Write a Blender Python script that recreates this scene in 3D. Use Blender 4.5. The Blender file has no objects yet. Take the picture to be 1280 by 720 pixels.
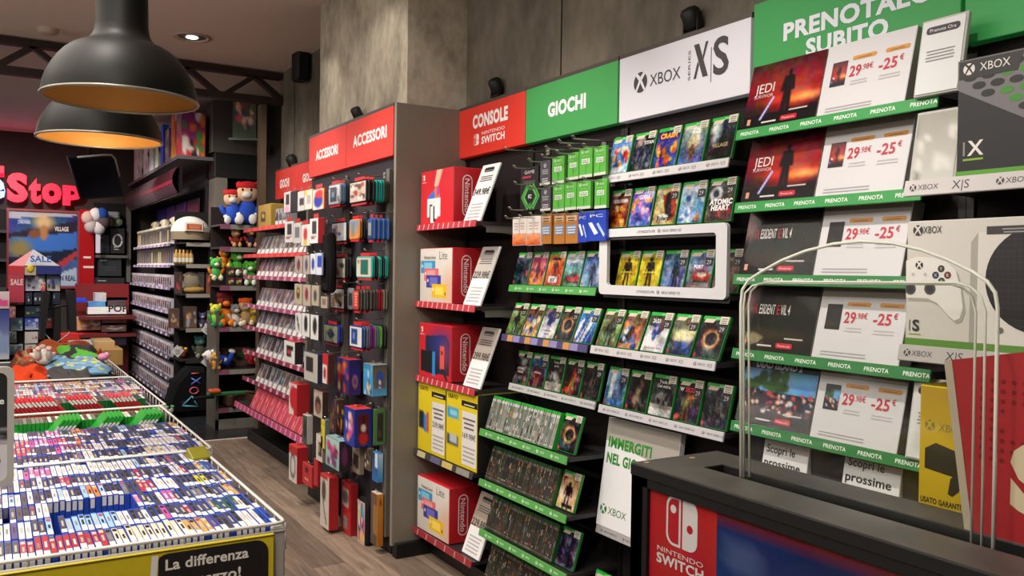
import bpy, math, random
import numpy as np
from mathutils import Matrix, Vector
PI = math.pi
SC = bpy.context.scene
COL = SC.collection

# ------------------------------------------------------------------ camera
FPX, YAW, PITCH, ROLL, EYE = 1060.79, math.radians(31.574), math.radians(1.0442), math.radians(0.8164), 1.65
_cy, _sy = math.cos(YAW), math.sin(YAW)
FWD = Vector((_sy*math.cos(PITCH), _cy*math.cos(PITCH), -math.sin(PITCH)))
_r = Vector((_cy, -_sy, 0)); _u = _r.cross(FWD)
RGT = _r*math.cos(ROLL) + _u*math.sin(ROLL)
UPV = _u*math.cos(ROLL) - _r*math.sin(ROLL)
cam = bpy.data.objects.new('camera', bpy.data.cameras.new('camera'))
COL.objects.link(cam)
cam.data.sensor_width = 36; cam.data.lens = FPX/1280*36; cam.data.clip_start = .05; cam.data.clip_end = 60
M3 = Matrix((RGT, UPV, -FWD)).transposed()
cam.matrix_world = Matrix.Translation((0, 0, EYE)) @ M3.to_4x4()
SC.camera = cam

# ------------------------------------------------------------------ light
SC.view_settings.view_transform = 'Standard'; SC.view_settings.look = 'None'
SC.view_settings.gamma = 1; SC.view_settings.use_curve_mapping = False
SC.view_settings.exposure = -0.05
SC.cycles.transparent_max_bounces = 40
wld = bpy.data.worlds.new('world'); SC.world = wld; wld.use_nodes = True
wld.node_tree.nodes['Background'].inputs[0].default_value = (.9, .82, .74, 1)
wld.node_tree.nodes['Background'].inputs[1].default_value = .05

def light(kind, loc, energy, color=(1, .93, .84), target=None, **kw):
    d = bpy.data.lights.new('lamp_or_fill', kind); d.energy = energy; d.color = color  # name shared by the shop's lamps and the added fill lights
    for k, v in kw.items(): setattr(d, k, v)
    o = bpy.data.objects.new('lamp_or_fill', d); COL.objects.link(o); o.location = loc
    if target is not None:
        o.rotation_euler = (Vector(target)-Vector(loc)).to_track_quat('-Z', 'Y').to_euler()
    return o
# ceiling spots that wash the wall racks
for y, e in ((0.9, 85), (2.1, 115), (3.3, 130)):
    light('SPOT', (0.75, y, 3.5), e, target=(2.3, y+.15, 1.45), spot_size=math.radians(62), spot_blend=.75, shadow_soft_size=.06)
for y in (4.6, 5.7, 6.9):
    light('SPOT', (0.7, y, 3.5), 140, target=(1.9, y, 1.2), spot_size=math.radians(64), spot_blend=.75, shadow_soft_size=.06)
# spots over the bins and the aisle
for y, e in ((1.6, 85), (2.9, 110), (4.3, 115), (6.0, 120)):
    light('SPOT', (0.0, y, 3.5), e, target=(0.1, y+.1, 0.9), spot_size=math.radians(80), spot_blend=.8, shadow_soft_size=.08)
# rear of the shop
for x, y, e, t in ((0.6, 8.7, 260, (2.1, 10.2, 1.5)), (0.5, 11.4, 260, (1.8, 12.2, 1.6)), (.2, 11.6, 240, (.6, 13.9, 1.3)), (-.4, 7.2, 170, (.3, 9.0, 1.0)), (1.5, 6.8, 120, (2.2, 8.9, 1.2))):
    light('SPOT', (x, y, 3.5), e, target=t, spot_size=math.radians(75), spot_blend=.8, shadow_soft_size=.08)
# the grazing spots on the concrete pillar and wall
light('SPOT', (1.35, 4.35, 3.52), 26, target=(2.05, 5.0, 2.55), spot_size=math.radians(62), spot_blend=.5, shadow_soft_size=.03)
light('SPOT', (1.35, 5.6, 3.52), 20, target=(2.05, 6.0, 2.5), spot_size=math.radians(58), spot_blend=.5, shadow_soft_size=.03)
light('AREA', (-3.3, 4.0, 2.75), 90, target=(-1.0, 4.0, 4.2), shape='RECTANGLE', size=8.0, size_y=.4)   # unseen fill light added by the left wall to brighten the ceiling
# unseen soft fill lights added at ceiling height
light('AREA', (-1.3, 2.6, 3.52), 190, shape='RECTANGLE', size=2.4, size_y=6.0)
light('AREA', (-1.0, 11.0, 3.52), 130, shape='RECTANGLE', size=2.4, size_y=4.0)
light('SPOT', (-.5, .4, 3.5), 150, target=(2.1, 4.6, 1.2), spot_size=math.radians(60), spot_blend=.8, shadow_soft_size=.1)  # spot added on the camera side to brighten the end panel

# ------------------------------------------------------------------ helpers
def ray(px, py): return FWD + RGT*((px-640)/FPX) - UPV*((py-360)/FPX)
def KX(px, py, X):
    d = ray(px, py); k = X/d.x; return d.y*k, d.z*k+EYE          # (Y, z) on the plane x = X
def KY(px, py, Y):
    d = ray(px, py); k = Y/d.y; return d.x*k, d.z*k+EYE          # (X, z) on the plane y = Y
def KZ(px, py, Z):
    d = ray(px, py); k = (Z-EYE)/d.z; return d.x*k, d.y*k        # (X, Y) on the plane z = Z
_cc = {}
def C(h):
    if not isinstance(h, str): return h
    if h not in _cc:
        s = h.lstrip('#')
        if len(s) == 3: s = s[0]*2+s[1]*2+s[2]*2
        _cc[h] = tuple(((v/12.92) if v <= .04045 else ((v+.055)/1.055)**2.4) for v in (int(s[i:i+2], 16)/255 for i in (0, 2, 4)))
    return _cc[h]
def S3(h):
    s = h.lstrip('#')
    if len(s) == 3: s = s[0]*2+s[1]*2+s[2]*2
    return np.array([int(s[i:i+2], 16)/255 for i in (0, 2, 4)])
def lin(a): return np.where(a <= .04045, a/12.92, ((a+.055)/1.055)**2.4)

def nodes(name):
    m = bpy.data.materials.new(name); m.use_nodes = True
    return m, m.node_tree.nodes, m.node_tree.links, m.node_tree.nodes['Principled BSDF']
def paint(name, rough=.5, metal=0., coat=0., bump=0., bscale=300., spec=.5, emit=0.):
    m, N, L, b = nodes(name)
    a = N.new('ShaderNodeVertexColor'); a.layer_name = 'Col'
    L.new(a.outputs[0], b.inputs['Base Color'])
    b.inputs['Roughness'].default_value = rough; b.inputs['Metallic'].default_value = metal
    b.inputs['Coat Weight'].default_value = coat; b.inputs['Specular IOR Level'].default_value = spec
    if emit:
        L.new(a.outputs[0], b.inputs['Emission Color']); b.inputs['Emission Strength'].default_value = emit
    if bump:
        n = N.new('ShaderNodeTexNoise'); n.inputs['Scale'].default_value = bscale
        tc = N.new('ShaderNodeTexCoord'); L.new(tc.outputs['Object'], n.inputs['Vector'])
        bp = N.new('ShaderNodeBump'); bp.inputs['Strength'].default_value = bump; bp.inputs['Distance'].default_value = .004
        L.new(n.outputs[0], bp.inputs['Height']); L.new(bp.outputs[0], b.inputs['Normal'])
    return m
CARD = paint('printed_card', .45)
GLOSS = paint('glossy_print', .3, spec=.22)
PLAS = paint('plastic', .38)
MATTE = paint('matte_paint', .8, spec=.25)
METAL = paint('painted_metal', .42, bump=.05, bscale=60)
STEEL = paint('steel', .3, metal=1.)
FABRIC = paint('fabric', .95, bump=.6, bscale=160, spec=.1)
SIGN = paint('emissive_sign', .5, emit=.1)  # header sign paint with a faint emission of its own colour
NEON = paint('neon_letter', .4, emit=1.7)
RUBBER = paint('satin_black', .55, spec=.35)
def acrylic(name, tint=(.98, .985, .975), amt=.85, rough=.05, base=.025):
    m, N, L, b = nodes(name); N.remove(b)
    t = N.new('ShaderNodeBsdfTransparent'); t.inputs[0].default_value = (*tint, 1)
    g = N.new('ShaderNodeBsdfGlossy'); g.inputs['Roughness'].default_value = rough; g.inputs[0].default_value = (.9, .92, .88, 1)
    f = N.new('ShaderNodeLayerWeight'); f.inputs[0].default_value = .5
    pw = N.new('ShaderNodeMath'); pw.operation = 'POWER'; pw.inputs[1].default_value = 5; L.new(f.outputs['Facing'], pw.inputs[0])
    mm = N.new('ShaderNodeMath'); mm.operation = 'MULTIPLY_ADD'; mm.inputs[1].default_value = amt; mm.inputs[2].default_value = base
    L.new(pw.outputs[0], mm.inputs[0])
    x = N.new('ShaderNodeMixShader'); L.new(mm.outputs[0], x.inputs[0]); L.new(t.outputs[0], x.inputs[1]); L.new(g.outputs[0], x.inputs[2])
    L.new(x.outputs[0], N['Material Output'].inputs[0]); return m
CLEAR = acrylic('clear_acrylic')
FILM = acrylic('clear_film', amt=.3, base=.01)
def edge_mat():
    m, N, L, b = nodes('acrylic_edge')
    b.inputs['Base Color'].default_value = (.9, .92, .82, 1); b.inputs['Roughness'].default_value = .15
    b.inputs['Transmission Weight'].default_value = .25; b.inputs['IOR'].default_value = 1.3
    return m
EDGE = edge_mat()

class MB:
    """Collects coloured shapes into one mesh."""
    def __init__(s): s.v = []; s.f = []; s.c = []; s.M = None; s.sm = []
    def add(s, vs, fs, cols, smooth=False):
        k = len(s.v)
        s.v += [tuple(s.M @ Vector(p)) for p in vs] if s.M is not None else [tuple(p) for p in vs]
        s.f += [tuple(i+k for i in f) for f in fs]
        s.c += cols if isinstance(cols, list) else [C(cols)]*len(fs)
        s.sm += [smooth]*len(fs)
        return s
    def quad(s, a, b, c, d, col): return s.add([a, b, c, d], [(0, 1, 2, 3)], col)
    def poly(s, pts, col): return s.add(pts, [tuple(range(len(pts)))], col)
    def box(s, x0, x1, y0, y1, z0, z1, col, front=None, top=None):
        c = C(col); F = C(front) if front else c; T = C(top) if top else c
        v = [(x0, y0, z0), (x1, y0, z0), (x1, y1, z0), (x0, y1, z0), (x0, y0, z1), (x1, y0, z1), (x1, y1, z1), (x0, y1, z1)]
        return s.add(v, [(3, 2, 1, 0), (4, 5, 6, 7), (0, 1, 5, 4), (1, 2, 6, 5), (2, 3, 7, 6), (3, 0, 4, 7)], [c, T, F, c, c, c])
    def cbox(s, x0, x1, y0, y1, z0, z1, col, b=.003, front=None, top=None, side=None):
        """box with chamfered edges; front = the -y face"""
        c = C(col); lo = (x0, y0, z0); hi = (x1, y1, z1); v = []; idx = {}
        def V(ax, sx, sy, sz):
            key = (ax, sx, sy, sz)
            if key not in idx:
                p = []
                for i, q in enumerate((sx, sy, sz)):
                    e = 0 if i == ax else b
                    p.append(lo[i]+e if q < 0 else hi[i]-e)
                idx[key] = len(v); v.append(tuple(p))
            return idx[key]
        f = []; cl = []
        for ax in range(3):
            o1, o2 = (ax+1) % 3, (ax+2) % 3
            for sg in (-1, 1):
                q = []
                for a, d in ((-1, -1), (1, -1), (1, 1), (-1, 1)):
                    t = [0, 0, 0]; t[ax] = sg; t[o1] = a; t[o2] = d; q.append(V(ax, *t))
                f.append(tuple(q) if sg > 0 else tuple(reversed(q)))
                cl.append(C(front) if front and ax == 1 and sg < 0 else C(top) if top and ax == 2 and sg > 0 else C(side) if side and ax == 0 else c)
        for ax in range(3):
            o1, o2 = (ax+1) % 3, (ax+2) % 3
            for a in (-1, 1):
                for d in (-1, 1):
                    t0 = [0]*3; t0[ax] = -1; t0[o1] = a; t0[o2] = d; t1 = list(t0); t1[ax] = 1
                    q = [V(o1, *t0), V(o1, *t1), V(o2, *t1), V(o2, *t0)]
                    f.append(tuple(q) if a*d < 0 else tuple(reversed(q))); cl.append(c)
        for a in (-1, 1):
            for d in (-1, 1):
                for e in (-1, 1):
                    q = [V(0, a, d, e), V(1, a, d, e), V(2, a, d, e)]
                    f.append(tuple(q) if a*d*e > 0 else tuple(reversed(q))); cl.append(c)
        return s.add(v, f, cl)
    def slab(s, out, y0, y1, col, b=.0, front=None):
        """outline (x,z) counter-clockwise seen from -y, given thickness in y, edges rounded by b"""
        n = len(out); cx = sum(p[0] for p in out)/n; cz = sum(p[1] for p in out)/n
        def ring(y, ins):
            r = []
            for x, z in out:
                dx, dz = cx-x, cz-z; l = math.hypot(dx, dz) or 1
                r.append((x+dx/l*ins, y, z+dz/l*ins))
            return r
        rs = [ring(y0, b), ring(y0+b, 0), ring(y1-b, 0), ring(y1, b)] if b else [ring(y0, 0), ring(y1, 0)]
        v = [p for r in rs for p in r]; f = [tuple(range(n))]; cl = [C(front or col)]
        for k in range(len(rs)-1):
            for i in range(n):
                j = (i+1) % n; f.append((k*n+j, k*n+i, (k+1)*n+i, (k+1)*n+j)); cl.append(C(col))
        f.append(tuple(reversed([(len(rs)-1)*n+i for i in range(n)]))); cl.append(C(col))
        return s.add(v, f, cl)
    def tube(s, pts, r, col, n=6, cap=True):
        P = [Vector(p) for p in pts]; v = []; f = []; m = len(P); up = None
        for i, p in enumerate(P):
            t = (P[min(i+1, m-1)]-P[max(i-1, 0)]).normalized()
            if up is None: up = Vector((0, 0, 1)) if abs(t.z) < .9 else Vector((1, 0, 0))
            a = t.cross(up).normalized(); b = a.cross(t).normalized(); up = b
            for k in range(n):
                w = 2*PI*k/n; v.append(p+a*(r*math.cos(w))+b*(r*math.sin(w)))
        for i in range(m-1):
            for k in range(n):
                j = (k+1) % n; f.append((i*n+k, i*n+j, (i+1)*n+j, (i+1)*n+k))
        if cap: f.append(tuple(reversed(range(n)))); f.append(tuple((m-1)*n+k for k in range(n)))
        return s.add(v, f, col, True)
    def lathe(s, prof, col, n=32, c=(0, 0, 0)):
        v = []; f = []
        for r, z in prof:
            for k in range(n):
                w = 2*PI*k/n; v.append((c[0]+r*math.cos(w), c[1]+r*math.sin(w), c[2]+z))
        for i in range(len(prof)-1):
            for k in range(n):
                j = (k+1) % n; f.append((i*n+k, i*n+j, (i+1)*n+j, (i+1)*n+k))
        return s.add(v, f, col, True)
    def ell(s, c, r, col, n=12, m=8):
        v = [(c[0], c[1], c[2]-r[2])]; f = []
        for i in range(1, m):
            a = -PI/2+PI*i/m
            for k in range(n):
                w = 2*PI*k/n; v.append((c[0]+r[0]*math.cos(a)*math.cos(w), c[1]+r[1]*math.cos(a)*math.sin(w), c[2]+r[2]*math.sin(a)))
        v.append((c[0], c[1], c[2]+r[2])); t = len(v)-1
        for k in range(n): f.append((0, 1+(k+1) % n, 1+k)); f.append((t, t-n+k, t-n+(k+1) % n))
        for i in range(m-2):
            for k in range(n):
                j = (k+1) % n; f.append((1+i*n+k, 1+i*n+j, 1+(i+1)*n+j, 1+(i+1)*n+k))
        return s.add(v, f, col, True)
    def rast(s, x0, x1, z0, z1, img, y=0., fn=None):
        """a printed picture: one grid whose corners take the colours of img (rows from the top)"""
        nz, nx, _ = img.shape; L = lin(np.clip(img, 0, 1)); v = []; f = []; cl = []
        for j in range(nz):
            for i in range(nx):
                v.append((x0+(x1-x0)*i/(nx-1), y, z1+(z0-z1)*j/(nz-1)))
        for j in range(nz-1):
            for i in range(nx-1):
                f.append((j*nx+i, (j+1)*nx+i, (j+1)*nx+i+1, j*nx+i+1))
                cl.append([tuple(L[j, i]), tuple(L[j+1, i]), tuple(L[j+1, i+1]), tuple(L[j, i+1])])
        return s.add(v, f, cl)
    def text(s, t, x, z, h, col, y=0., al='c', bold=0., w=None, ext=0., sx=1., rot=0., shear=0.):
        """flat lettering facing -y: cap height h, optional total width w"""
        V, F, x0, x1 = glyphs(t, bold, ext, shear); k = h
        kx = (w/(x1-x0)) if w else h*sx
        ox = {'c': -(x0+x1)/2, 'l': -x0, 'r': -x1}[al]; cr, sr = math.cos(rot), math.sin(rot); vs = []
        for a, b, d in V:
            X, Z = (a+ox)*kx, b*k
            vs.append((x+X*cr-Z*sr, y-d, z+X*sr+Z*cr))
        return s.add(vs, F, col)
    def build(s, name, mat, parent=None, loc=None, rot=None):
        me = bpy.data.meshes.new(name); me.from_pydata(s.v, [], s.f)
        at = me.color_attributes.new('Col', 'FLOAT_COLOR', 'CORNER')
        buf = []
        for f, c in zip(s.f, s.c):
            if isinstance(c, list):
                for q in c: buf += (*q, 1.)
            else: buf += (*c, 1.)*len(f)
        at.data.foreach_set('color', buf)
        if any(s.sm): me.polygons.foreach_set('use_smooth', s.sm)
        me.materials.append(mat); me.update()
        return link(name, me, parent, loc, rot)
def link(name, me, parent=None, loc=None, rot=None):
    o = bpy.data.objects.new(name, me); COL.objects.link(o)
    if parent: o.parent = parent
    if loc: o.location = loc
    if rot: o.rotation_euler = rot
    return o
_gl = {}
def glyphs(t, bold, ext, shear):
    key = (t, bold, ext, shear)
    if key not in _gl:
        cu = bpy.data.curves.new('lettering', 'FONT'); cu.body = t; cu.size = 1; cu.offset = bold; cu.extrude = ext; cu.resolution_u = 3; cu.shear = shear
        cu.space_character = 1+bold*1.6
        o = bpy.data.objects.new('lettering', cu)
        me = bpy.data.meshes.new_from_object(o)
        V = [(v.co.x/CAP, v.co.y/CAP, v.co.z) for v in me.vertices]; F = [tuple(p.vertices) for p in me.polygons]
        xs = [p[0] for p in V] or [0, 1]
        _gl[key] = (V, F, min(xs), max(xs))
        bpy.data.objects.remove(o); bpy.data.meshes.remove(me); bpy.data.curves.remove(cu)
    return _gl[key]
CAP = 1.
_v = glyphs('H', 0, 0, 0)[0]; CAP = max(p[1] for p in _v); _gl.clear()

def tag(o, label, cat, group=None, kind=None):
    o['label'] = label; o['category'] = cat
    if group: o['group'] = group
    if kind: o['kind'] = kind
    return o
def thing(name, label, cat, loc=(0, 0, 0), rot=(0, 0, 0), group=None):
    o = bpy.data.objects.new(name, None); COL.objects.link(o); o.empty_display_size = .05
    o.location = loc; o.rotation_euler = rot
    return tag(o, label, cat, group)
def struct(o): o['kind'] = 'structure'; return o
def copy_thing(o, label=None, loc=None, rot=None, group=None):
    r = o.copy(); COL.objects.link(r)
    for ch in o.children:
        c = ch.copy(); COL.objects.link(c); c.parent = r
        for g in ch.children:
            d = g.copy(); COL.objects.link(d); d.parent = c
    if label: r['label'] = label
    if group: r['group'] = group
    if loc: r.location = loc
    if rot: r.rotation_euler = rot
    return r
RW = (0, 0, -PI/2)                          # faces the aisle from the right-hand wall
def lean(a): return (-math.radians(a), 0, -PI/2)
def rr(w, h, r, n=4, x=0., z=0.):
    """rounded rectangle outline centred on x, bottom at z"""
    o = []
    for cx, cz, a0 in ((w/2-r, r, -PI/2), (w/2-r, h-r, 0), (-w/2+r, h-r, PI/2), (-w/2+r, r, PI)):
        for k in range(n+1):
            a = a0+PI/2*k/n; o.append((x+cx+r*math.cos(a), z+cz+r*math.sin(a)))
    return o
def circ(x, z, r, n=20, rz=None): return [(x+r*math.cos(2*PI*k/n), z+(rz or r)*math.sin(2*PI*k/n)) for k in range(n)]

class Art:
    """paints a small picture on a grid; x right, y down, both 0..1"""
    def __init__(s, nx, ny, top='#222222', bot=None):
        s.nx, s.ny = nx, ny
        s.X, s.Y = np.meshgrid(np.linspace(0, 1, nx), np.linspace(0, 1, ny))
        a, b = S3(top), S3(bot or top); s.a = a+(b-a)*s.Y[..., None]
    def mix(s, m, c): m = np.clip(m, 0, 1)[..., None]; s.a = s.a*(1-m)+S3(c)*m; return s
    def rect(s, x0, y0, x1, y1, c, k=1.): return s.mix(((s.X >= x0) & (s.X <= x1) & (s.Y >= y0) & (s.Y <= y1))*k, c)
    def ell(s, x, y, rx, ry, c, soft=.15, k=1.):
        d = np.sqrt(((s.X-x)/rx)**2+((s.Y-y)/ry)**2); return s.mix((1+soft-d)/(2*soft)*k if k == 1 else np.clip((1+soft-d)/(2*soft), 0, 1)*k, c)
    def ring(s, x, y, rx, ry, w, c):
        d = np.sqrt(((s.X-x)/rx)**2+((s.Y-y)/ry)**2); return s.mix(1-np.abs(d-1)/w, c)
    def line(s, x0, y0, x1, y1, w, c, k=1.):
        dx, dy = x1-x0, y1-y0; t = np.clip(((s.X-x0)*dx+(s.Y-y0)*dy)/(dx*dx+dy*dy+1e-9), 0, 1)
        d = np.hypot(s.X-x0-t*dx, (s.Y-y0-t*dy)); return s.mix(np.clip((w-d)/w*2, 0, 1)*k, c)
    def poly(s, pts, c, k=1.):
        m = np.zeros_like(s.X, bool); j = len(pts)-1
        for i in range(len(pts)):
            xi, yi = pts[i]; xj, yj = pts[j]
            m ^= ((yi > s.Y) != (yj > s.Y)) & (s.X < (xj-xi)*(s.Y-yi)/((yj-yi) or 1e-9)+xi); j = i
        return s.mix(m*k, c)
    def noise(s, amp, seed, n=5, mono=False):
        r = np.random.RandomState(seed)
        for k in range(n):
            g = r.rand(3+2*k*k+2, 3+2*k*k+2, 1 if mono else 3)-.5
            iy = (s.Y*(g.shape[0]-1.01)); ix = (s.X*(g.shape[1]-1.01)); y0 = iy.astype(int); x0 = ix.astype(int); fy = (iy-y0)[..., None]; fx = (ix-x0)[..., None]
            v = (g[y0, x0]*(1-fx)+g[y0, x0+1]*fx)*(1-fy)+(g[y0+1, x0]*(1-fx)+g[y0+1, x0+1]*fx)*fy
            s.a = s.a+v*amp/(1+.25*k)
        s.a = np.clip(s.a, 0, 1); return s
    def blobs(s, cols, n, seed, r=(.05, .14), box=(0, 0, 1, 1)):
        q = random.Random(seed)
        for _ in range(n):
            s.ell(q.uniform(box[0], box[2]), q.uniform(box[1], box[3]), q.uniform(*r), q.uniform(*r), q.choice(cols), .25)
        return s
    def man(s, x, y, h, c, w=1.):
        """a standing figure, head at y, h tall"""
        s.poly([(x-.12*h*w, y+.2*h), (x-.04*h*w, y+.14*h), (x+.04*h*w, y+.14*h), (x+.12*h*w, y+.2*h), (x+.08*h*w, y+.52*h), (x-.08*h*w, y+.52*h)], c)
        s.ell(x, y+h*.08, .055*h*w, .075*h, c, .25)
        s.line(x-.1*h*w, y+.2*h, x-.16*h*w, y+.5*h, .05*h, c); s.line(x+.1*h*w, y+.2*h, x+.15*h*w, y+.5*h, .05*h, c)
        s.line(x-.04*h*w, y+.48*h, x-.08*h*w, y+h, .065*h, c); s.line(x+.04*h*w, y+.48*h, x+.08*h*w, y+h, .065*h, c); return s
    def bars(s, x0, y0, x1, y1, n, c, seed=1, k=.8):
        q = random.Random(seed); st = (y1-y0)/n
        for i in range(n):
            d = (x1-x0)*q.uniform(0, .25); s.rect(x0+d, y0+i*st, x1-d, y0+i*st+st*.5, c, k)
        return s
def price_lines(mb, x0, x1, z0, z1, n, col, y, seed=0):
    """rows of fine print too small to read"""
    q = random.Random(seed); st = (z1-z0)/n
    for i in range(n):
        d = (x1-x0)*q.uniform(0, .12); z = z0+st*i
        mb.quad((x0+d, y, z), (x1-d, y, z), (x1-d, y, z+st*.42), (x0+d, y, z+st*.42), col)
def orb(mb, x, z, r, col, bg, y):
    """a ball mark crossed by two curved strokes"""
    mb.poly([(p[0], y, p[1]) for p in circ(x, z, r, 22)], col)
    for sg in (-1, 1):
        mb.poly([(x+sg*a*r, y-.0004, z+b*r) for a, b in ((-.05, .5), (.5, .95), (.72, .75), (.22, .18), (.62, -.55), (.75, -.75), (.52, -.85), (0.02, -.1))][::sg], bg)
def switch_mark(mb, x, z, h, col, bg, y):
    """two upright pads, one outlined and one solid"""
    w = h*.42; b = h*.055
    def half(x0, x1, left):
        n = 6; r = w*.52; o = []
        cs = [(x0+r, z+r, PI), (x0+r, z+h-r, PI/2)] if left else [(x1-r, z+r, -PI/2), (x1-r, z+h-r, 0)]
        if left:
            o = [(x0+r+r*math.cos(PI+PI/2*k/n), z+r+r*math.sin(PI+PI/2*k/n)) for k in range(n+1)]+[(x1, z), (x1, z+h)]+[(x0+r+r*math.cos(PI/2+PI/2*k/n), z+h-r+r*math.sin(PI/2+PI/2*k/n)) for k in range(n+1)]
        else:
            o = [(x0, z)]+[(x1-r+r*math.cos(-PI/2+PI/2*k/n), z+r+r*math.sin(-PI/2+PI/2*k/n)) for k in range(n+1)]+[(x1-r+r*math.cos(PI/2*k/n), z+h-r+r*math.sin(PI/2*k/n)) for k in range(n+1)]+[(x0, z+h)]
        return o
    L = half(x-w-h*.02, x-h*.02, True); cx = x-h*.02-w/2; cz = z+h/2
    mb.poly([(a, y, b_) for a, b_ in L], col)
    mb.poly([(cx+(a-cx)*(1-2*b/w), y-.0005, cz+(b_-cz)*(1-2*b/h)) for a, b_ in L], bg)
    mb.poly([(a, y-.001, c) for a, c in circ(cx, z+h*.74, h*.085, 14)], col)
    R = half(x+h*.03, x+h*.03+w, False); cx = x+h*.03+w/2
    mb.poly([(a, y, b_) for a, b_ in R], col)
    mb.poly([(a, y-.0005, c) for a, c in circ(cx, z+h*.44, h*.085, 14)], bg)

# ------------------------------------------------------------------ the room
def concrete(name, c1, c2, sc=1.2):
    m, N, L, b = nodes(name)
    tc = N.new('ShaderNodeNewGeometry')
    mp = N.new('ShaderNodeMapping'); mp.inputs['Scale'].default_value = (1, 1, .6); L.new(tc.outputs['Position'], mp.inputs['Vector'])
    n = N.new('ShaderNodeTexNoise'); n.inputs['Scale'].default_value = sc*2.2; n.inputs['Detail'].default_value = 9; n.inputs['Roughness'].default_value = .62
    n2 = N.new('ShaderNodeTexNoise'); n2.inputs['Scale'].default_value = sc*14; n2.inputs['Detail'].default_value = 6
    L.new(mp.outputs[0], n.inputs['Vector']); L.new(mp.outputs[0], n2.inputs['Vector'])
    ad = N.new('ShaderNodeMath'); ad.operation = 'MULTIPLY_ADD'; ad.inputs[1].default_value = .35; L.new(n2.outputs[0], ad.inputs[0]); L.new(n.outputs[0], ad.inputs[2])
    r = N.new('ShaderNodeValToRGB'); r.color_ramp.elements[0].position = .5; r.color_ramp.elements[1].position = .9
    r.color_ramp.elements[0].color = (*C(c1), 1); r.color_ramp.elements[1].color = (*C(c2), 1)
    L.new(ad.outputs[0], r.inputs[0]); L.new(r.outputs[0], b.inputs['Base Color']); b.inputs['Roughness'].default_value = .75
    bp = N.new('ShaderNodeBump'); bp.inputs['Strength'].default_value = .12; L.new(ad.outputs[0], bp.inputs['Height']); L.new(bp.outputs[0], b.inputs['Normal'])
    return m
def wood_floor():
    m, N, L, b = nodes('wood_planks')
    g = N.new('ShaderNodeNewGeometry'); sp = N.new('ShaderNodeSeparateXYZ'); L.new(g.outputs['Position'], sp.inputs[0])
    cb = N.new('ShaderNodeCombineXYZ'); L.new(sp.outputs['Y'], cb.inputs['X']); L.new(sp.outputs['X'], cb.inputs['Y'])
    br = N.new('ShaderNodeTexBrick'); br.inputs['Scale'].default_value = 1; br.inputs['Brick Width'].default_value = 1.25; br.inputs['Row Height'].default_value = .19
    br.inputs['Mortar Size'].default_value = .0015; br.inputs['Mortar Smooth'].default_value = .3; br.offset = .37
    br.inputs['Color1'].default_value = (*C('#6e6055'), 1); br.inputs['Color2'].default_value = (*C('#9f8d7d'), 1); br.inputs['Mortar'].default_value = (*C('#4a4038'), 1)
    L.new(cb.outputs[0], br.inputs['Vector'])
    mp = N.new('ShaderNodeMapping'); mp.inputs['Scale'].default_value = (1.1, 13, 1); L.new(cb.outputs[0], mp.inputs['Vector'])
    n = N.new('ShaderNodeTexNoise'); n.inputs['Scale'].default_value = 2.2; n.inputs['Detail'].default_value = 10; n.inputs['Roughness'].default_value = .65; n.inputs['Distortion'].default_value = .8
    L.new(mp.outputs[0], n.inputs['Vector'])
    r = N.new('ShaderNodeValToRGB'); r.color_ramp.elements[0].position = .35; r.color_ramp.elements[1].position = .7
    r.color_ramp.elements[0].color = (.42, .38, .35, 1); r.color_ramp.elements[1].color = (1.1, 1.05, 1, 1); L.new(n.outputs[0], r.inputs[0])
    mx = N.new('ShaderNodeMixRGB'); mx.blend_type = 'MULTIPLY'; mx.inputs[0].default_value = .85; L.new(br.outputs['Color'], mx.inputs[1]); L.new(r.outputs[0], mx.inputs[2])
    L.new(mx.outputs[0], b.inputs['Base Color']); b.inputs['Roughness'].default_value = .5
    return m
def stone(name, c1, c2, rough, sc):
    m, N, L, b = nodes(name); g = N.new('ShaderNodeNewGeometry')
    n = N.new('ShaderNodeTexNoise'); n.inputs['Scale'].default_value = sc; n.inputs['Detail'].default_value = 8; L.new(g.outputs['Position'], n.inputs['Vector'])
    r = N.new('ShaderNodeValToRGB'); r.color_ramp.elements[0].position = .35; r.color_ramp.elements[1].position = .7
    r.color_ramp.elements[0].color = (*C(c1), 1); r.color_ramp.elements[1].color = (*C(c2), 1)
    L.new(n.outputs[0], r.inputs[0]); L.new(r.outputs[0], b.inputs['Base Color']); b.inputs['Roughness'].default_value = rough
    return m
WALLC = concrete('dark_concrete_panel', '#504a40', '#7c7365')
PILC = concrete('pale_concrete', '#857d6e', '#cdc2ae', 1.6)
CEIL = stone('ceiling_plaster', '#d8c9be', '#dccfc4', .9, .8)
DARKW = stone('dark_wall_paint', '#29211f', '#332a27', .7, 2)
TILE = stone('dark_floor_tile', '#1d1e20', '#2c2d30', .3, 3)
WOOD = wood_floor()
BROWN = stone('dark_brown_steel', '#22140f', '#2c1b15', .55, 4)
def sbox(name, mat, *b): m = MB(); m.box(*b, '#888'); return struct(m.build(name, mat))
XW = 2.43
sbox('floor', WOOD, -4, 2.45, -1.6, 8.39, -.1, 0)
sbox('floor_rear', TILE, -4, 2.95, 8.40, 14.3, -.1, 0)
m = MB(); m.box(-4, 2.43, 8.385, 8.41, -.02, .004, '#d8d4cc'); struct(m.build('trim_1', METAL))
sbox('ceiling', CEIL, -4, 2.95, -1.6, 14.3, 3.57, 3.7)
sbox('wall_right', WALLC, XW, XW+.15, -1.6, 8.32, 0, 3.57)
sbox('wall_rear_right', DARKW, 2.75, 2.9, 8.32, 14.3, 0, 3.57)
sbox('pillar_right', PILC, 2.042, XW, 4.508, 6.036, 0, 3.57)
sbox('wall_back', DARKW, -4, 2.9, 14.15, 14.3, 0, 3.57)
sbox('wall_left', DARKW, -4.1, -4, -1.6, 14.3, 0, 3.57)
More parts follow.
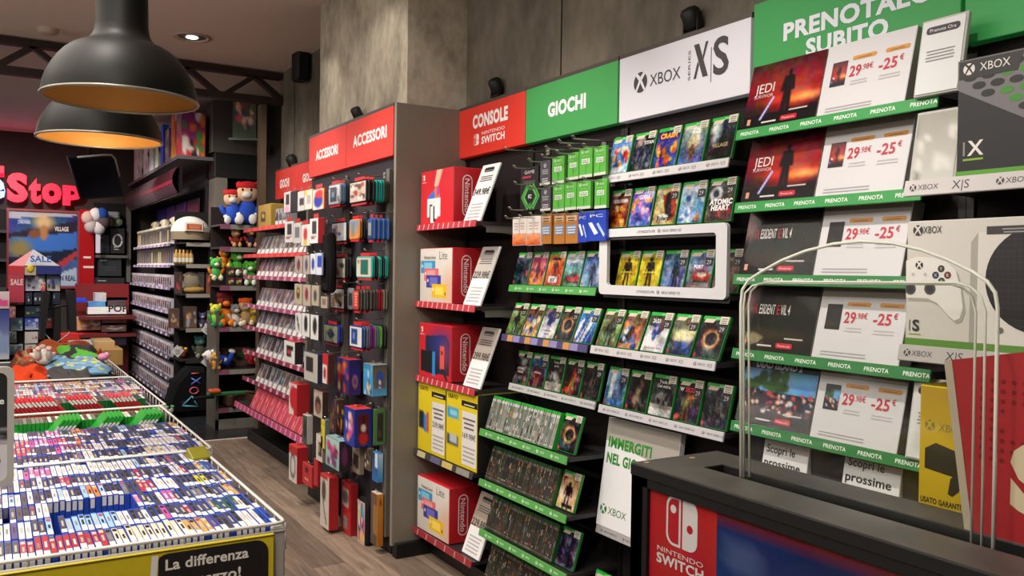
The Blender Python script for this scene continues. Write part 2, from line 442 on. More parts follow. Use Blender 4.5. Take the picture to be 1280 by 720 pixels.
sbox('wall_front', WALLC, -4, 2.45, -1.75, -1.6, 0, 3.57)
# panel joints of the concrete wall
for i, (px, py) in enumerate(((702, 45), (368, 180))):
    y = KX(px, py, XW)[0]; m = MB(); m.box(XW-.003, XW+.01, y-.004, y+.004, 2.62 if i == 0 else 0, 3.569, '#241f1b'); struct(m.build('trim_%d' % (i+2), MATTE))

# ------------------------------------------------------------------ header signs
def sign(y0, y1, z0, z1, X, col, label, draw=None, depth=.045, rail=True, mark=None, group='lettered header signs above the racks'):
    yc = (y0+y1)/2; w = y0-y1
    t = thing('header_sign', label, 'sign', (X, yc, z0), RW, group)
    m = MB(); m.cbox(-w/2+.003, w/2-.003, 0, depth, 0, z1-z0-.006, col, .002); m.build('panel', SIGN, t)
    if rail:
        m = MB(); m.box(-w/2, w/2, .002, depth, z1-z0-.006, z1-z0+.012, '#4b443e'); m.build('top_rail', METAL, t)
    if draw:
        for dr, nm_ in ((draw, 'lettering'),)+(((mark, 'logo'),) if mark else ()):
            m = MB(); dr(m, yc, z0); m.build(nm_, SIGN, t)
    return t
def tx(m, s, L, R, hpx, X, yc, z0, col='#f4f0ee', bold=.02, y=-.0015, **kw):
    """lettering whose base line runs from pixel L to pixel R on the plane x = X"""
    a = KX(*L, X); b = KX(*R, X); cx, cz = (L[0]+R[0])/2, (L[1]+R[1])/2
    h = KX(cx, cz-hpx, X)[1]-KX(cx, cz, X)[1]
    m.text(s, yc-(a[0]+b[0])/2, (a[1]+b[1])/2-z0, h, col, y, bold=bold, w=a[0]-b[0], **kw)
def px_pt(px, py, X, yc, z0): a = KX(px, py, X); return yc-a[0], a[1]-z0
SX = 2.37
def d_console(m, yc, z0):
    tx(m, 'CONSOLE', (591.2, 160), (635, 149), 15, SX, yc, z0, bold=.05)
    tx(m, 'NINTENDO', (602.5, 168.2), (631, 161.4), 4, SX, yc, z0, bold=.0)
    tx(m, 'SWITCH', (602, 179.5), (631, 173), 8.5, SX, yc, z0, bold=.03)
def mark_console(m, yc, z0):
    x, z = px_pt(596, 181.5, SX, yc, z0); switch_mark(m, x-.004, z, .063, '#f4f0ee', '#e23a2c', -.001)
sign(4.49, 3.752, 2.32, 2.605, SX, '#dc3526', 'red header sign with white console lettering next to the concrete corner', d_console, mark=mark_console)
sign(3.748, 2.984, 2.32, 2.605, SX, '#3f9a50', 'green header sign with one short white word between red and white signs', lambda m, yc, z0: tx(m, 'GIOCHI', (685, 145.5), (732.5, 134.2), 16, SX, yc, z0, bold=.05))
def mark_xbox(m, yc, z0):
    tx(m, 'XBOX', (812.5, 107.8), (850.7, 97.8), 14.5, SX, yc, z0, '#3a3638', .0)
    x, z = px_pt(800.7, 103, SX, yc, z0); orb(m, x, z, .044, '#3a3638', '#d9d7dc', -.001)
def d_xbox(m, yc, z0):
    K = '#3a3638'
    x, z = px_pt(863, 99, SX, yc, z0); m.text('SERIES', x, z+.055, .013, K, -.001, rot=PI/2, w=.12)
    a = px_pt(867, 99.3, SX, yc, z0); b = px_pt(885.5, 68.5, SX, yc, z0)
    h = .135; w = b[0]-a[0]
    for pts in (((0, 1), (.36, 1), (1, 0), (.64, 0)), ((.62, .62), (.82, 1), (1, 1), (.68, .5)), ((0, 0), (.18, 0), (.38, .38), (.28, .5))):
        m.poly([(a[0]+p[0]*w, -.0012, a[1]+p[1]*h) for p in pts], K)
    q = px_pt(889, 80, SX, yc, z0); m.box(q[0]-.0015, q[0]+.0015, -.0012, 0, q[1]-.07, q[1]+.065, K)
    q = px_pt(901, 91.5, SX, yc, z0); m.text('S', q[0], q[1], .135, K, -.0012, bold=.02, w=.082)
sign(2.976, 2.209, 2.32, 2.605, SX, '#d3d1d8', 'white header sign with dark ball mark and console lettering', d_xbox, mark=mark_xbox)
def d_pre(m, yc, z0):
    tx(m, 'PRENOTALO', (979.6, 47.5), (1168, 1.5), 21.5, SX, yc, z0, '#d6d8e0', .04)
    tx(m, 'SUBITO', (1007.5, 68.5), (1110.5, 45.5), 20.5, SX, yc, z0, '#d6d8e0', .04)
sign(2.201, 1.416, 2.32, 2.645, SX, '#2f9148', 'green header sign with two rows of pale capitals behind the pre-order cards', d_pre)
sign(1.410, .64, 2.32, 2.645, SX, '#2f9148', 'plain end of a green header sign above the black console box')
AX = 1.97
sign(5.29, 4.535, 2.315, 2.606, AX, '#e03a30', 'red accessories header sign nearest the end panel', lambda m, yc, z0: tx(m, 'ACCESSORI', (441.5, 183.5), (483.5, 171), 13, AX, yc, z0, bold=.04))
sign(6.05, 5.296, 2.315, 2.606, AX, '#e03a30', 'red accessories header sign above the white phone boxes', lambda m, yc, z0: tx(m, 'ACCESSORI', (395, 200), (422.5, 192), 11, AX, yc, z0, bold=.04))
sign(7.62, 6.86, 2.325, 2.606, SX, '#d9372d', 'small red header sign half hidden behind the accessories signs', lambda m, yc, z0: tx(m, 'GIOCHI', (378.5, 228), (393, 224), 9.5, SX, yc, z0, bold=.04))
sign(8.30, 7.626, 2.325, 2.606, SX, '#d9372d', 'small red header sign above the golden box beyond the pillar', lambda m, yc, z0: tx(m, 'GIOCHI', (350, 235.5), (361.5, 232), 9.5, SX, yc, z0, bold=.04))

# ------------------------------------------------------------------ wall racks
def shelf(X, z, y0, y1, strip, label, texts=(), xb=2.42, group='shelves of the right wall racks', board='#2a2628', sh=.034, brk=False, slope=0):
    """a shelf board with a coloured price strip along its front; z is the top of the strip"""
    yc = (y0+y1)/2; w = y0-y1; d = xb-X
    t = thing('shelf', label, 'shelf', (X, yc, z-.006), RW, group)
    m = MB(); m.box(-w/2+.002, w/2-.002, .004, d, -.018, 0, board); m.build('board', METAL, t)
    m = MB(); m.M = Matrix.Rotation(math.radians(-12), 4, 'X')
    m.cbox(-w/2+.004, w/2-.004, -.006, .002, -sh+.004, .006, strip, .0015)
    s = m.build('price_strip', CARD, t)
    for a in texts:
        m = MB(); m.M = Matrix.Rotation(math.radians(-12), 4, 'X')
        if a[0] == '|': m.box(a[1]*w-w/2-a[2]/2, a[1]*w-w/2+a[2]/2, -.0066, -.006, -sh+.006, .004, a[3])
        elif a[0] == '@': orb(m, a[1]*w-w/2, -sh/2+.005, a[2], a[3], strip, -.0066)
        else: m.text(a[0], a[1]*w-w/2, -sh/2+.005-a[2]/2, a[2], a[3], -.0066, bold=a[4] if len(a) > 4 else .02)
        m.build({'|': 'price_ticket', '@': 'logo_mark'}.get(a[0], 'printed_word'), CARD, s)
    if brk:
        for sx in (-1, 1):
            m = MB(); m.poly([(sx*(w/2-.01), y, zz) for y, zz in ((.03, -.018), (d, -.018), (d, -.075), (.1, -.05))], '#6a6762')
            m.box(sx*(w/2-.01)-.004, sx*(w/2-.01)+.004, .06, d-.005, -.055, -.018, '#6a6762'); m.build('bracket', METAL, t)
    return t
def bay(y0, y1, label, xf=2.42, kick=True, zt=2.32):
    yc = (y0+y1)/2; w = y0-y1
    t = thing('shelving_bay', label, 'shelving', (xf, yc, 0), RW, 'shelving bays of the right wall')
    m = MB(); m.box(-w/2, w/2, 0, .012, .1, zt, '#221b1c'); m.build('back_panel', MATTE, t)
    for sx in (-1, 1):
        m = MB(); m.box(sx*(w/2-.012)-.011, sx*(w/2-.012)+.011, -.012, 0, .1, zt-.02, '#1a1718'); m.build('upright', METAL, t)
    if kick:
        m = MB(); m.cbox(-w/2+.01, w/2-.01, -.22, -.002, 0, .085, '#171516', .004); tag(m.build('plinth', METAL, None, (xf, yc, 0), RW), label.replace('black shelving bay', 'black floor plinth'), 'plinth', 'floor plinths of the right wall')
    return t
YB = [4.465, 3.75, 2.98, 2.205, 1.412, .62]
for i, s in enumerate(('behind the boxed consoles beside the end panel', 'behind the green cards and used game spines', 'behind the framed games under the white sign', 'behind the pre-order cards', 'behind the big console boxes at right edge')):
    bay(YB[i], YB[i+1], 'black shelving bay '+s)

# console column
for z, x, i in ((1.915, 2.10, 'top'), (1.479, 2.10, 'second'), (1.052, 2.105, 'third')):
    shelf(x, z, 4.47, 3.762, '#b6303a', 'dark console shelf with red strip, %s of the console column' % i, [('|', .06+k*.085, .011, '#dba0a4') for k in range(11)], brk=True)
shelf(2.10, .625, 4.47, 3.762, '#3a3636', 'console shelf with dark strip under the yellow boxes', [('|', .15, .1, '#b9b08a'), ('|', .4, .12, '#5a5a78'), ('|', .6, .12, '#c0a868'), ('|', .85, .14, '#8a877e')])
shelf(2.10, .172, 4.47, 3.762, '#8e2a30', 'lowest console shelf with dull red strip near the floor', [('|', .1+k*.16, .012, '#c08084') for k in range(6)])

def carton(name, label, cat, loc, rot, w, d, h, col, art=None, top=None, side=None, draw=None, group=None, b=.003, sdraw=None, mat=CARD):
    """a box: carton, printed_front and the print on its right-hand side as parts"""
    t = thing(name, label, cat, loc, rot, group)
    m = MB(); m.cbox(-w/2, w/2, 0, d, 0, h, col, b, top=top, side=side); m.build('carton', mat, t)
    if art is not None or draw:
        m = MB()
        if art is not None: m.rast(-w/2+b, w/2-b, b, h-b, art.a, -.0008)
        if draw: draw(m)
        m.build('printed_front', mat, t)
    if sdraw:
        m = MB(); m.M = Matrix.Translation((w/2, 0, 0)) @ Matrix.Rotation(PI/2, 4, 'Z'); sdraw(m); m.build('printed_side', mat, t)
    return t
def box_px(X, l, r, pt, pb):
    """centre Y, base z, width and height of a front whose pixel box is l..r, pt..pb on the plane x = X"""
    a = KX(l, pb, X); b = KX(r, pb, X); t = KX(l, pt, X)
    return (a[0]+b[0])/2, a[1], abs(a[0]-b[0]), t[1]-a[1]
def nin(m, d, h):
    # white pill with upright lettering on the side of a red box
    for o, c, y in ((rr(.062, h*.74, .031, 6, d*.45, h*.13), '#e9dcdc', -.001), (rr(.05, h*.74-.012, .025, 6, d*.45, h*.13+.006), '#c3202a', -.0015)):
        m.poly([(a, y, b_) for a, b_ in o], c)
    m.text('Nintendo', d*.45-.014, h*.5, .03, '#e9dcdc', -.002, rot=-PI/2, w=h*.62, bold=.01, al='c') if False else m.text('Nintendo', d*.45-.016, h*.5, .03, '#e9dcdc', -.002, rot=-PI/2, w=h*.6, bold=.015)
BW, BH = .385, .305
def oled_art():
    a = Art(68, 56, '#cf2430', '#d62a33')
    a.poly([(.5, 0), (.68, 0), (.52, .3), (.42, .3)], '#e4b8a4'); a.line(.66, 0, .5, .35, .035, '#d9a58f')
    a.poly([(.2, .5), (.55, .27), (.62, .55), (.2, .55)], '#3f6fd0'); a.poly([(.42, .34), (.55, .27), (.61, .5), (.45, .55)], '#e0784a'); a.poly([(.5, .3), (.57, .3), (.6, .45), (.5, .5)], '#b04a90')
    a.rect(.2, .52, .62, .86, '#e6e4e4'); a.rect(.27, .62, .36, .97, '#2a2a2e'); a.rect(.3, .66, .42, .97, '#eceaea'); a.rect(.4, .66, .47, .95, '#2a2a2e'); a.rect(.44, .6, .53, .9, '#efeeee'); return a
def lite_art():
    a = Art(68, 56, '#d9d3cc', '#cfc6bd').ell(1., .75, .3, .35, '#d8b39c', .5)
    for x, y, c, d in ((.24, .36, '#3a8fc0', '#7cc2e0'), (.34, .5, '#d86a70', '#eb9a98'), (.42, .63, '#3a3a90', '#6a6ac0'), (.6, .8, '#e8b820', '#f6d860')):
        a.rect(x-.22, y-.13, x+.25, y+.11, c); a.rect(x-.12, y-.09, x+.14, y+.07, d); a.ell(x-.17, y-.03, .02, .03, '#eee'); a.ell(x+.2, y+.04, .02, .03, '#444')
    return a
def neon_art():
    a = Art(68, 56, '#c9202a', '#cf2630'); a.poly([(.2, .22), (.85, .16), (.95, .3), (.95, .9), (.2, .92)], '#18203c'); a.ell(.7, .35, .3, .25, '#3a3ea0', .8, .7); a.ell(.85, .55, .15, .3, '#a03a50', .8, .6)
    a.rect(.05, .5, .45, .9, '#16181e'); a.rect(.42, .5, .52, .95, '#2f86c8'); a.rect(.66, .38, .8, .8, '#e0584a'); a.ell(.72, .5, .03, .04, '#7a2420'); a.poly([(.68, .78), (.8, .8), (.92, 1), (.86, 1)], '#26262c'); return a
def boxed(label, z, art, red, lite):
    def fr(m):
        if lite:
            m.text('Nintendo Switch', -.07, BH-.062, .02, '#6a6460', -.002, w=.14); m.text('Lite', .09, BH-.064, .045, '#4a4644', -.002, bold=-.01)
        else:
            switch_mark(m, -BW/2+.035, BH-.05, .03, '#f2e6e4', '#cf2430', -.0016); m.text('NINTENDO SWITCH', -BW/2+.04, BH-.066, .008, '#f2e6e4', -.002, w=.05)
    return carton('console_box', label, 'box', (2.115, 4.255, z-.003), (0, 0, -PI/2+.02), BW, .19, BH, '#c3202a', art, '#c8222c', draw=fr, group='boxed consoles in the console column', sdraw=lambda m: nin(m, .19, BH))
boxed('red console box with a hand and white handset on top shelf', 1.915, oled_art(), 1, 0)
boxed('white and red console box with four coloured handhelds, second shelf', 1.479, lite_art(), 0, 1)
boxed('red console box with black screen and blue and red pads', 1.052, neon_art(), 1, 0)
boxed('white and red console box with four coloured handhelds, lowest shelf', .172, lite_art(), 0, 1)
def price_card(label, Y, z, price, w=.18, h=.33, head='#efedee', X=2.13, top=None):
    t = thing('price_card', label, 'price card', (X, Y, z), lean(21), 'price cards beside the boxed consoles')
    m = MB(); m.cbox(-w/2, w/2, 0, .012, 0, h, '#e9e7e8', .002); m.build('card', CARD, t)
    m = MB(); y = -.001
    if top: m.quad((-w/2+.002, y, h*.45), (w/2-.002, y, h*.45), (w/2-.002, y, h-.002), (-w/2+.002, y, h-.002), top)
    y = -.0016
    m.poly([(a, y, b) for a, b in rr(w*.56, .026, .012, 4, 0, h*.86)], '#2a2828')
    price_lines(m, -w*.3, w*.3, h*.875, h*.9, 1, '#b8b4b4', y-.0005)
    price_lines(m, -w*.38, w*.38, h*.7, h*.81, 3, '#4a4648', y, 3)
    m.text(price, 0, h*.46, .036, '#262426', y, bold=.02, w=w*.92)
    price_lines(m, -w*.42, w*.42, h*.06, h*.34, 5, '#b5b2b4', y, 5)
    m.build('print', CARD, t)
price_card('white tilted price card beside the red handset box on top shelf', 3.88, 1.913, '349.98€')
price_card('grey-topped price card reading 229 on the second shelf', 3.87, 1.477, '229.98€', top='#b9b2ac')
price_card('grey-topped price card reading 299 beside the red neon box', 3.86, 1.05, '299.98€', top='#a79c93')
price_card('tan-topped price card reading 229 on the lowest shelf', 3.85, .17, '229.88€', top='#a99b8e')
def used_box(label, Y, price, w, art, last):
    def fr(m):
        h = .40
        m.text('USATO', -w*.28, h-.05, .022, '#2a2418', -.0016, bold=.03)
        m.quad((0, -.0014, h-.075), (w/2-.004, -.0014, h-.075), (w/2-.004, -.0014, h-.045), (0, -.0014, h-.045), '#211e18')
        price_lines(m, .015, w/2-.02, h-.068, h-.053, 1, '#d9d2b0', -.002)
        x0, x1 = w*.02, w/2-.012
        m.quad((x0, -.0014, .02), (x1, -.0014, .02), (x1, -.0014, h-.1), (x0, -.0014, h-.1), '#e4dfdb')
        price_lines(m, x0+.01, x1-.01, h-.19, h-.12, 3, '#6a6464', -.002, 2); m.text(price, (x0+x1)/2, h-.24, .028, '#242222', -.002, w=(x1-x0)*.9, bold=.01)
        price_lines(m, x0+.01, x1-.01, .04, .13, 4, '#aaa6a4', -.002, 7)
    t = carton('used_console_box', label, 'box', (2.115, Y, .622), RW, w, .27, .40, '#221f1e', art, '#d8bf22', draw=fr, group='yellow used console boxes', side='#1f1c1b')
    return t
ya = Art(22, 28, '#e6cf22', '#d9c01c'); ya.rect(.03, .42, .22, .7, '#20242c'); ya.rect(.2, .45, .3, .72, '#2f86c8'); ya.rect(.3, .42, .42, .74, '#c85040')
used_box('yellow used console box with black and red pads printed on it', 4.285, '239.98€', .35, ya, 0)
yb = Art(22, 28, '#e6cf22', '#d9c01c'); yb.rect(.04, .25, .42, .4, '#3a9cc8'); yb.rect(.1, .28, .36, .37, '#8fd4ea'); yb.rect(.04, .6, .42, .76, '#4a4a4c'); yb.rect(.12, .62, .34, .74, '#b9c0c4')
used_box('yellow used console box with blue and grey handhelds printed on it', 3.93, '169.98€', .35, yb, 1)

# ------------------------------------------------------------------ faced games
GREEN = '#17a22c'
def shell_mesh(col, hdr):
    m = MB(); m.cbox(-.0675, .0675, 0, .0145, 0, .171, col, .0018)
    m.quad((-.065, -.0004, .155), (.065, -.0004, .155), (.065, -.0004, .169), (-.065, -.0004, .169), hdr)
    m.text('XBOX', .01, .159, .006, '#dfe8df', -.0008, w=.026); return m
_pr = {}
def proto_mesh(key, fn, name, mat):
    if key not in _pr: o = fn().build(name, mat); _pr[key] = o.data; bpy.data.objects.remove(o)
    return _pr[key]
def sticker_mb():
    m = MB(); m.quad((.022, -.0016, .14), (.064, -.0016, .14), (.064, -.0016, .17), (.022, -.0016, .17), '#cfc8b8')
    price_lines(m, .026, .06, .143, .167, 3, '#6a655a', -.0021); return m
def badge_mb():
    m = MB(); m.quad((.024, -.0016, .104), (.064, -.0016, .104), (.064, -.0016, .135), (.024, -.0016, .135), '#131114')
    m.text('29', .042, .111, .017, '#b9b4b4', -.002); return m
def tab_mb():
    m = MB(); m.poly([(-.058, -.0016, .143), (-.01, -.0016, .143), (.002, -.0016, .158), (-.05, -.0016, .158)], '#c9bfa8'); return m
NGAME = 0
def game(label, X, Y, z, tilt, art, texts=(), badge=False, tab=True, col='#1d7a2c', hdr='#1fa838', group='faced games on the right wall', stick=True):
    t = thing('game_case', label, 'game case', (X, Y, z), lean(tilt), group)
    o = link('shell', proto_mesh(('shell', col, hdr), lambda: shell_mesh(col, hdr), 'shell', PLAS), t)
    global NGAME
    NGAME += 1; art.noise(.34, 300+NGAME, 8, True); art.noise(.08, 500+NGAME, 6)
    art.a *= .84
    m = MB(); m.rast(-.0655, .0655, .004, .155 if hdr else .168, art.a, -.0008)
    for s in texts: m.text(s[0], s[1], s[2], s[3], s[4], -.0014, bold=s[5] if len(s) > 5 else .03, w=s[6] if len(s) > 6 else None)
    m.build('cover_sheet', GLOSS, t)
    if stick: link('price_sticker', proto_mesh('stk', sticker_mb, 'price_sticker', CARD), t)
    if badge: link('price_badge', proto_mesh('bdg', badge_mb, 'price_badge', CARD), t)
    if tab: link('condition_tab', proto_mesh('tab', tab_mb, 'condition_tab', CARD), t)
    return t
def A(t, b, seed=0, amp=.12): return Art(24, 30, t, b).noise(amp, seed+7)
def rating(a, c='#c04048'): return a.rect(.03, .88, .13, .98, c)
def ringart(seed): return rating(A('#2c2b2a', '#171a1e', seed, .15).ring(.5, .5, .3, .24, .28, '#c8703a').ring(.52, .5, .26, .2, .2, '#f0c080').ell(.5, .82, .25, .1, '#4a565c', .6, .6))
def yellowman(s): return A('#e0cc2a', '#d2bc1e', s, .06).man(.5, .08, .95, '#2a241c', 1.5).rect(.12, .5, .9, .54, '#e6d23a')
R1 = [
 ('game case with blue sky and red and yellow crowd cover, first on top shelf', A('#3c86c8', '#a8c4dc', 1).blobs(['#c8302a', '#e0a030', '#f0e0c0', '#3a66b0'], 22, 3, box=(.1, .25, .9, .8)).rect(.05, .82, .8, .94, '#d8d4d8', .8), (), 0),
 ('game case with grey cover and armoured man, second on top shelf', A('#2a3038', '#1a1c24', 2).ell(.35, .2, .2, .16, '#b8a090', .4).man(.5, .15, .8, '#4a4f66', 1.6).blobs(['#6a6f88', '#8a5f5a', '#252a3a'], 14, 4, box=(.1, .4, .9, .9)), (('TITAN', .03, .115, .014, '#d8d4d0'),), 0),
 ('game case with orange lettered purple cover, middle of top shelf', A('#4a2a86', '#2a4aa0', 3).blobs(['#e07a2a', '#f0b040', '#6a4ac0', '#d8501e'], 20, 5, box=(.1, .35, .9, .95)), (('CRASH', 0, .125, .02, '#f0a020', .06),), 0),
 ('game case with pale green and blue cover and a helmeted head', A('#a8c8a0', '#384a9a', 4).ell(.5, .45, .24, .22, '#c8a880').ell(.5, .4, .26, .18, '#d8cca8').man(.5, .5, .7, '#5a4432', 1.6), (('STAR', .01, .135, .011, '#f4f0e8', .05), ('WARS', .01, .122, .011, '#f4f0e8', .05)), 0),
 ('game case with black cover and pale half face, last on top shelf', A('#1c1e22', '#0c0e10', 5, .08).ell(.3, .3, .16, .3, '#9aa4ac', .7).ell(.2, .18, .18, .12, '#c8d0d4', .7), (('VILLAGE', .0, .05, .014, '#b09a70', .02),), 0)]
R2 = [
 ('game case with rust brown cover and golden beast, second shelf', A('#5a2a1c', '#a04a1e', 6).blobs(['#d8832a', '#e8b860', '#6a2418', '#c05a20'], 20, 6, box=(.15, .3, .9, .95)).rect(.1, .2, .9, .28, '#e0cfc0', .8), (), 0),
 ('game case with lilac cover and pink figures, second shelf', A('#5a4a9a', '#3a5ab8', 7).blobs(['#c05aa0', '#8fa0e0', '#e0b0c8', '#e0a050', '#7a50b8'], 26, 7), (('GIRLS', .01, .118, .017, '#e8c8e8', .05),), 0),
 ('game case with cream cover and red and black rider, second shelf', A('#d8c890', '#c0a060', 8).poly([(.3, .2), (.9, .05), (1, .8), (.6, .95)], '#b82a20').poly([(.45, .15), (.62, .1), (.85, .8), (.5, .9)], '#191210').ell(.45, .82, .25, .1, '#efe9e4'), (('Riders', -.005, .02, .018, '#181212', .03),), 1),
 ('game case with pale blue cover and snow fighters, second shelf', A('#b8ccd8', '#4a88c0', 9).blobs(['#e8eef4', '#2a5a9a', '#c87a4a', '#88b0d4'], 20, 8, box=(.05, .35, .95, .95)), (), 1),
 ('game case with dark robot cover and red floor, second shelf', A('#26282c', '#3a1418', 10).ell(.3, .3, .25, .2, '#cfcac8').ell(.3, .3, .12, .1, '#3a3a40').blobs(['#a02a34', '#5a2028'], 8, 9, box=(.2, .7, .95, .95)), (('ATOMIC', .005, .068, .019, '#e8e4e4', .05), ('HEART', .005, .045, .019, '#e8e4e4', .05)), 1)]
RF = [
 ('yellow game case with dark figure, left of two alike in the white frame', yellowman(1), (), 0),
 ('yellow game case with dark figure, right of two alike in the white frame', yellowman(2), (), 0),
 ('game case with blue cover and dark soldier in the white frame', rating(A('#2c3a66', '#7a9ac8', 11).man(.6, .2, .85, '#161c2a', 1.3).ell(.85, .6, .1, .25, '#4a4a80', .5)), (), 1),
 ('game case with red racing car cover in the white frame', rating(A('#6a86b8', '#8a7a70', 12).ell(.6, .62, .38, .14, '#b83a30').ell(.6, .56, .2, .07, '#e0c8c0').rect(.3, .7, .9, .78, '#3a2a28').rect(.2, .38, .75, .44, '#d85a70', .8)), (('PORT', -.01, .095, .013, '#e8eef8', .03),), 1),
 ('game case with two brown shadowed faces in the white frame', rating(A('#2a2220', '#3a2a22', 13).ell(.75, .5, .28, .36, '#8a6a56', .4).ell(.25, .62, .17, .22, '#6a4a3c', .4).rect(.48, .2, .56, .95, '#1a1412', .7)), (('ISLAND', 0, .125, .011, '#c8b8a0', .0),), 1)]
R3 = [
 ('game case with night blue cover and lone knight, above the purple strip', rating(A('#1c2a3c', '#22344e', 14).man(.5, .25, .75, '#0e141c', 1.3).ell(.6, .1, .3, .1, '#8aa0b8', .7).rect(.8, .55, .95, .7, '#d83030')), (), 0),
 ('game case with magenta and orange rider cover, second on green strip shelf', rating(A('#c03a8a', '#e88a2a', 15).blobs(['#d8486a', '#f0b040', '#7a2a7a', '#e86a3a'], 18, 10).man(.5, .25, .6, '#5a2440', 1.3)), (), 0),
 ('game case with red and orange desert cover, middle of green strip shelf', rating(A('#e08a1e', '#c8321e', 16).man(.5, .12, .75, '#6a120e', 1.6).ell(.5, .14, .3, .05, '#1e0c0a').rect(.2, .72, .75, .92, '#e8e4e0').rect(.75, .72, .85, .92, '#b02020')), (('XX', -.005, .02, .018, '#302828'),), 0),
 ('game case with pale sky and red sports car cover, green strip shelf', rating(A('#8ab8e0', '#4a7a5a', 17).ell(.5, .2, .45, .1, '#e8eef4', .8).ell(.55, .75, .4, .13, '#b02028').ell(.5, .68, .2, .07, '#30363c').rect(.3, .84, .95, .9, '#3a3430')), (('FORZA', 0, .1, .013, '#2a3a6a', .03),), 0),
 ('game case with blue cover and dark soldier at the end of green strip shelf', rating(A('#2a3e80', '#8aa6d0', 18).man(.55, .25, .8, '#121a2a', 1.3).ell(.9, .5, .1, .3, '#c8d0e0', .6)), (), 0)]
R4G = [
 ('game case with yellow green cover and dark soldier over purple strip', rating(A('#8aa86a', '#4a6a3a', 19).man(.5, .2, .9, '#1e241c', 1.7).rect(0, 0, 1, .2, '#3a3228')), (), 1),
 ('game case with brown and white collage cover over purple strip', rating(A('#4a2a22', '#c89a5a', 20).blobs(['#e8e4e0', '#4a6ab0', '#d0703a', '#2a2020', '#e8c080'], 30, 11, box=(.05, .3, .95, .95))), (), 0),
 ('white game case with small blue runner over purple strip', A('#6a6258', '#e4e2e4', 21, .04).rect(0, .3, 1, 1, '#e4e2e6').blobs(['#2a3a90', '#3a50b0', '#1e2440'], 9, 12, (.06, .13), (.35, .25, .7, .5)).bars(.2, .75, .8, .92, 2, '#5a5860'), (('FRONTIERS', 0, .058, .008, '#8a3040', .0),), 1),
 ('dark game case with glowing orange ring over purple strip', ringart(22), (), 1),
 ('game case with blue and white diagonal stripes over purple strip', rating(A('#4a86c0', '#2a4a9a', 23).poly([(.55, .2), (.85, .2), (.5, 1), (.2, 1)], '#e4ecf4').poly([(.1, .3), (.3, .25), (.1, .9), (0, .9)], '#d0e0f0').line(.55, .3, .35, .95, .04, '#20386a').line(.9, .3, .7, .95, .05, '#5ab0e0')), (), 1)]
R4X = [
 ('game case with moss green cover and dark soldier, first on long white strip', rating(A('#8aa06a', '#6a7a4a', 24).man(.55, .2, .95, '#232820', 1.8).ell(.55, .38, .18, .13, '#5a5c50').rect(0, 0, 1, .22, '#3a3228', .6)), (), 1),
 ('game case with brown and white collage cover, second on long white strip', rating(A('#5a2e24', '#d0a060', 25).blobs(['#e8e4e0', '#4a6ab0', '#d0703a', '#2a2020', '#e8c080'], 30, 13, box=(.05, .3, .95, .95))), (), 0),
 ('white game case with blue athlete, middle of long white strip', A('#4a4238', '#e4e2e4', 26, .04).rect(0, .3, 1, 1, '#e6e4e8').blobs(['#2a3a90', '#3a50b0', '#8a4a40'], 9, 14, (.06, .12), (.35, .25, .7, .6)), (('Electronic Arts', 0, .015, .010, '#2a2a30', .0, .095), ('2k23', -.02, .125, .016, '#d0ccc8')), 1),
 ('game case with pale yellow burst over blue castle on long white strip', rating(A('#6a5a3a', '#2c4668', 27).ell(.55, .45, .5, .17, '#e8e0b0', .5).blobs(['#f0e8c0', '#d8cc90'], 12, 15, (.06, .12), (.2, .35, .95, .55)).blobs(['#2a5ab0', '#24406a'], 8, 16, (.06, .12), (.3, .65, .9, .95))), (), 1),
 ('dark game case with glowing orange ring, last on long white strip', ringart(28), (), 1)]
R5G = [
 ('black game case with white robot lettering, first on lower white strip', A('#191718', '#241a1c', 29).ell(.55, .25, .2, .12, '#7a7472', .4).blobs(['#4a3438', '#6a5a5a'], 8, 17), (('ATOMIC', -.008, .075, .012, '#b0a8a8'), ('HEART', -.008, .058, .012, '#b0a8a8')), 0),
 ('game case with blue sky and red figure, second on lower white strip', rating(A('#3a5a9a', '#2a1418', 30).ell(.5, .65, .3, .25, '#8a2420', .6).man(.5, .4, .6, '#5a1a1a', 1.2)), (('AFTERFALL', 0, .07, .009, '#d0c8c0', .0),), 1),
 ('black game case with white lettering and grey base, left of two alike', A('#181514', '#1c1918', 31, .03).ell(.5, .6, .35, .22, '#6a6462', .3).blobs(['#3a3838', '#8a8684'], 8, 18, (.05, .1), (.25, .5, .75, .75)).rect(0, .75, 1, 1, '#a8a096'), (('Trade in', -.0, .135, .012, '#b8b0a8', .0), ('extra', -.0, .118, .012, '#b8b0a8', .0)), 0),
 ('black game case with red and yellow dancer, lower white strip', rating(A('#1c1416', '#26181c', 32).man(.55, .15, .85, '#9a2426', 1.1).line(.6, .4, .3, .95, .07, '#c0702a').line(.5, .5, .6, .8, .06, '#5a8a3a').ell(.25, .85, .12, .09, '#d05030')), (), 1),
 ('black game case with a faint pale tree, lower white strip', rating(A('#151314', '#1a1718', 33, .06).line(.5, .2, .5, .9, .03, '#6a6258').blobs(['#3c3634', '#544c46'], 12, 19, (.04, .1), (.3, .4, .7, .8))), (), 1)]
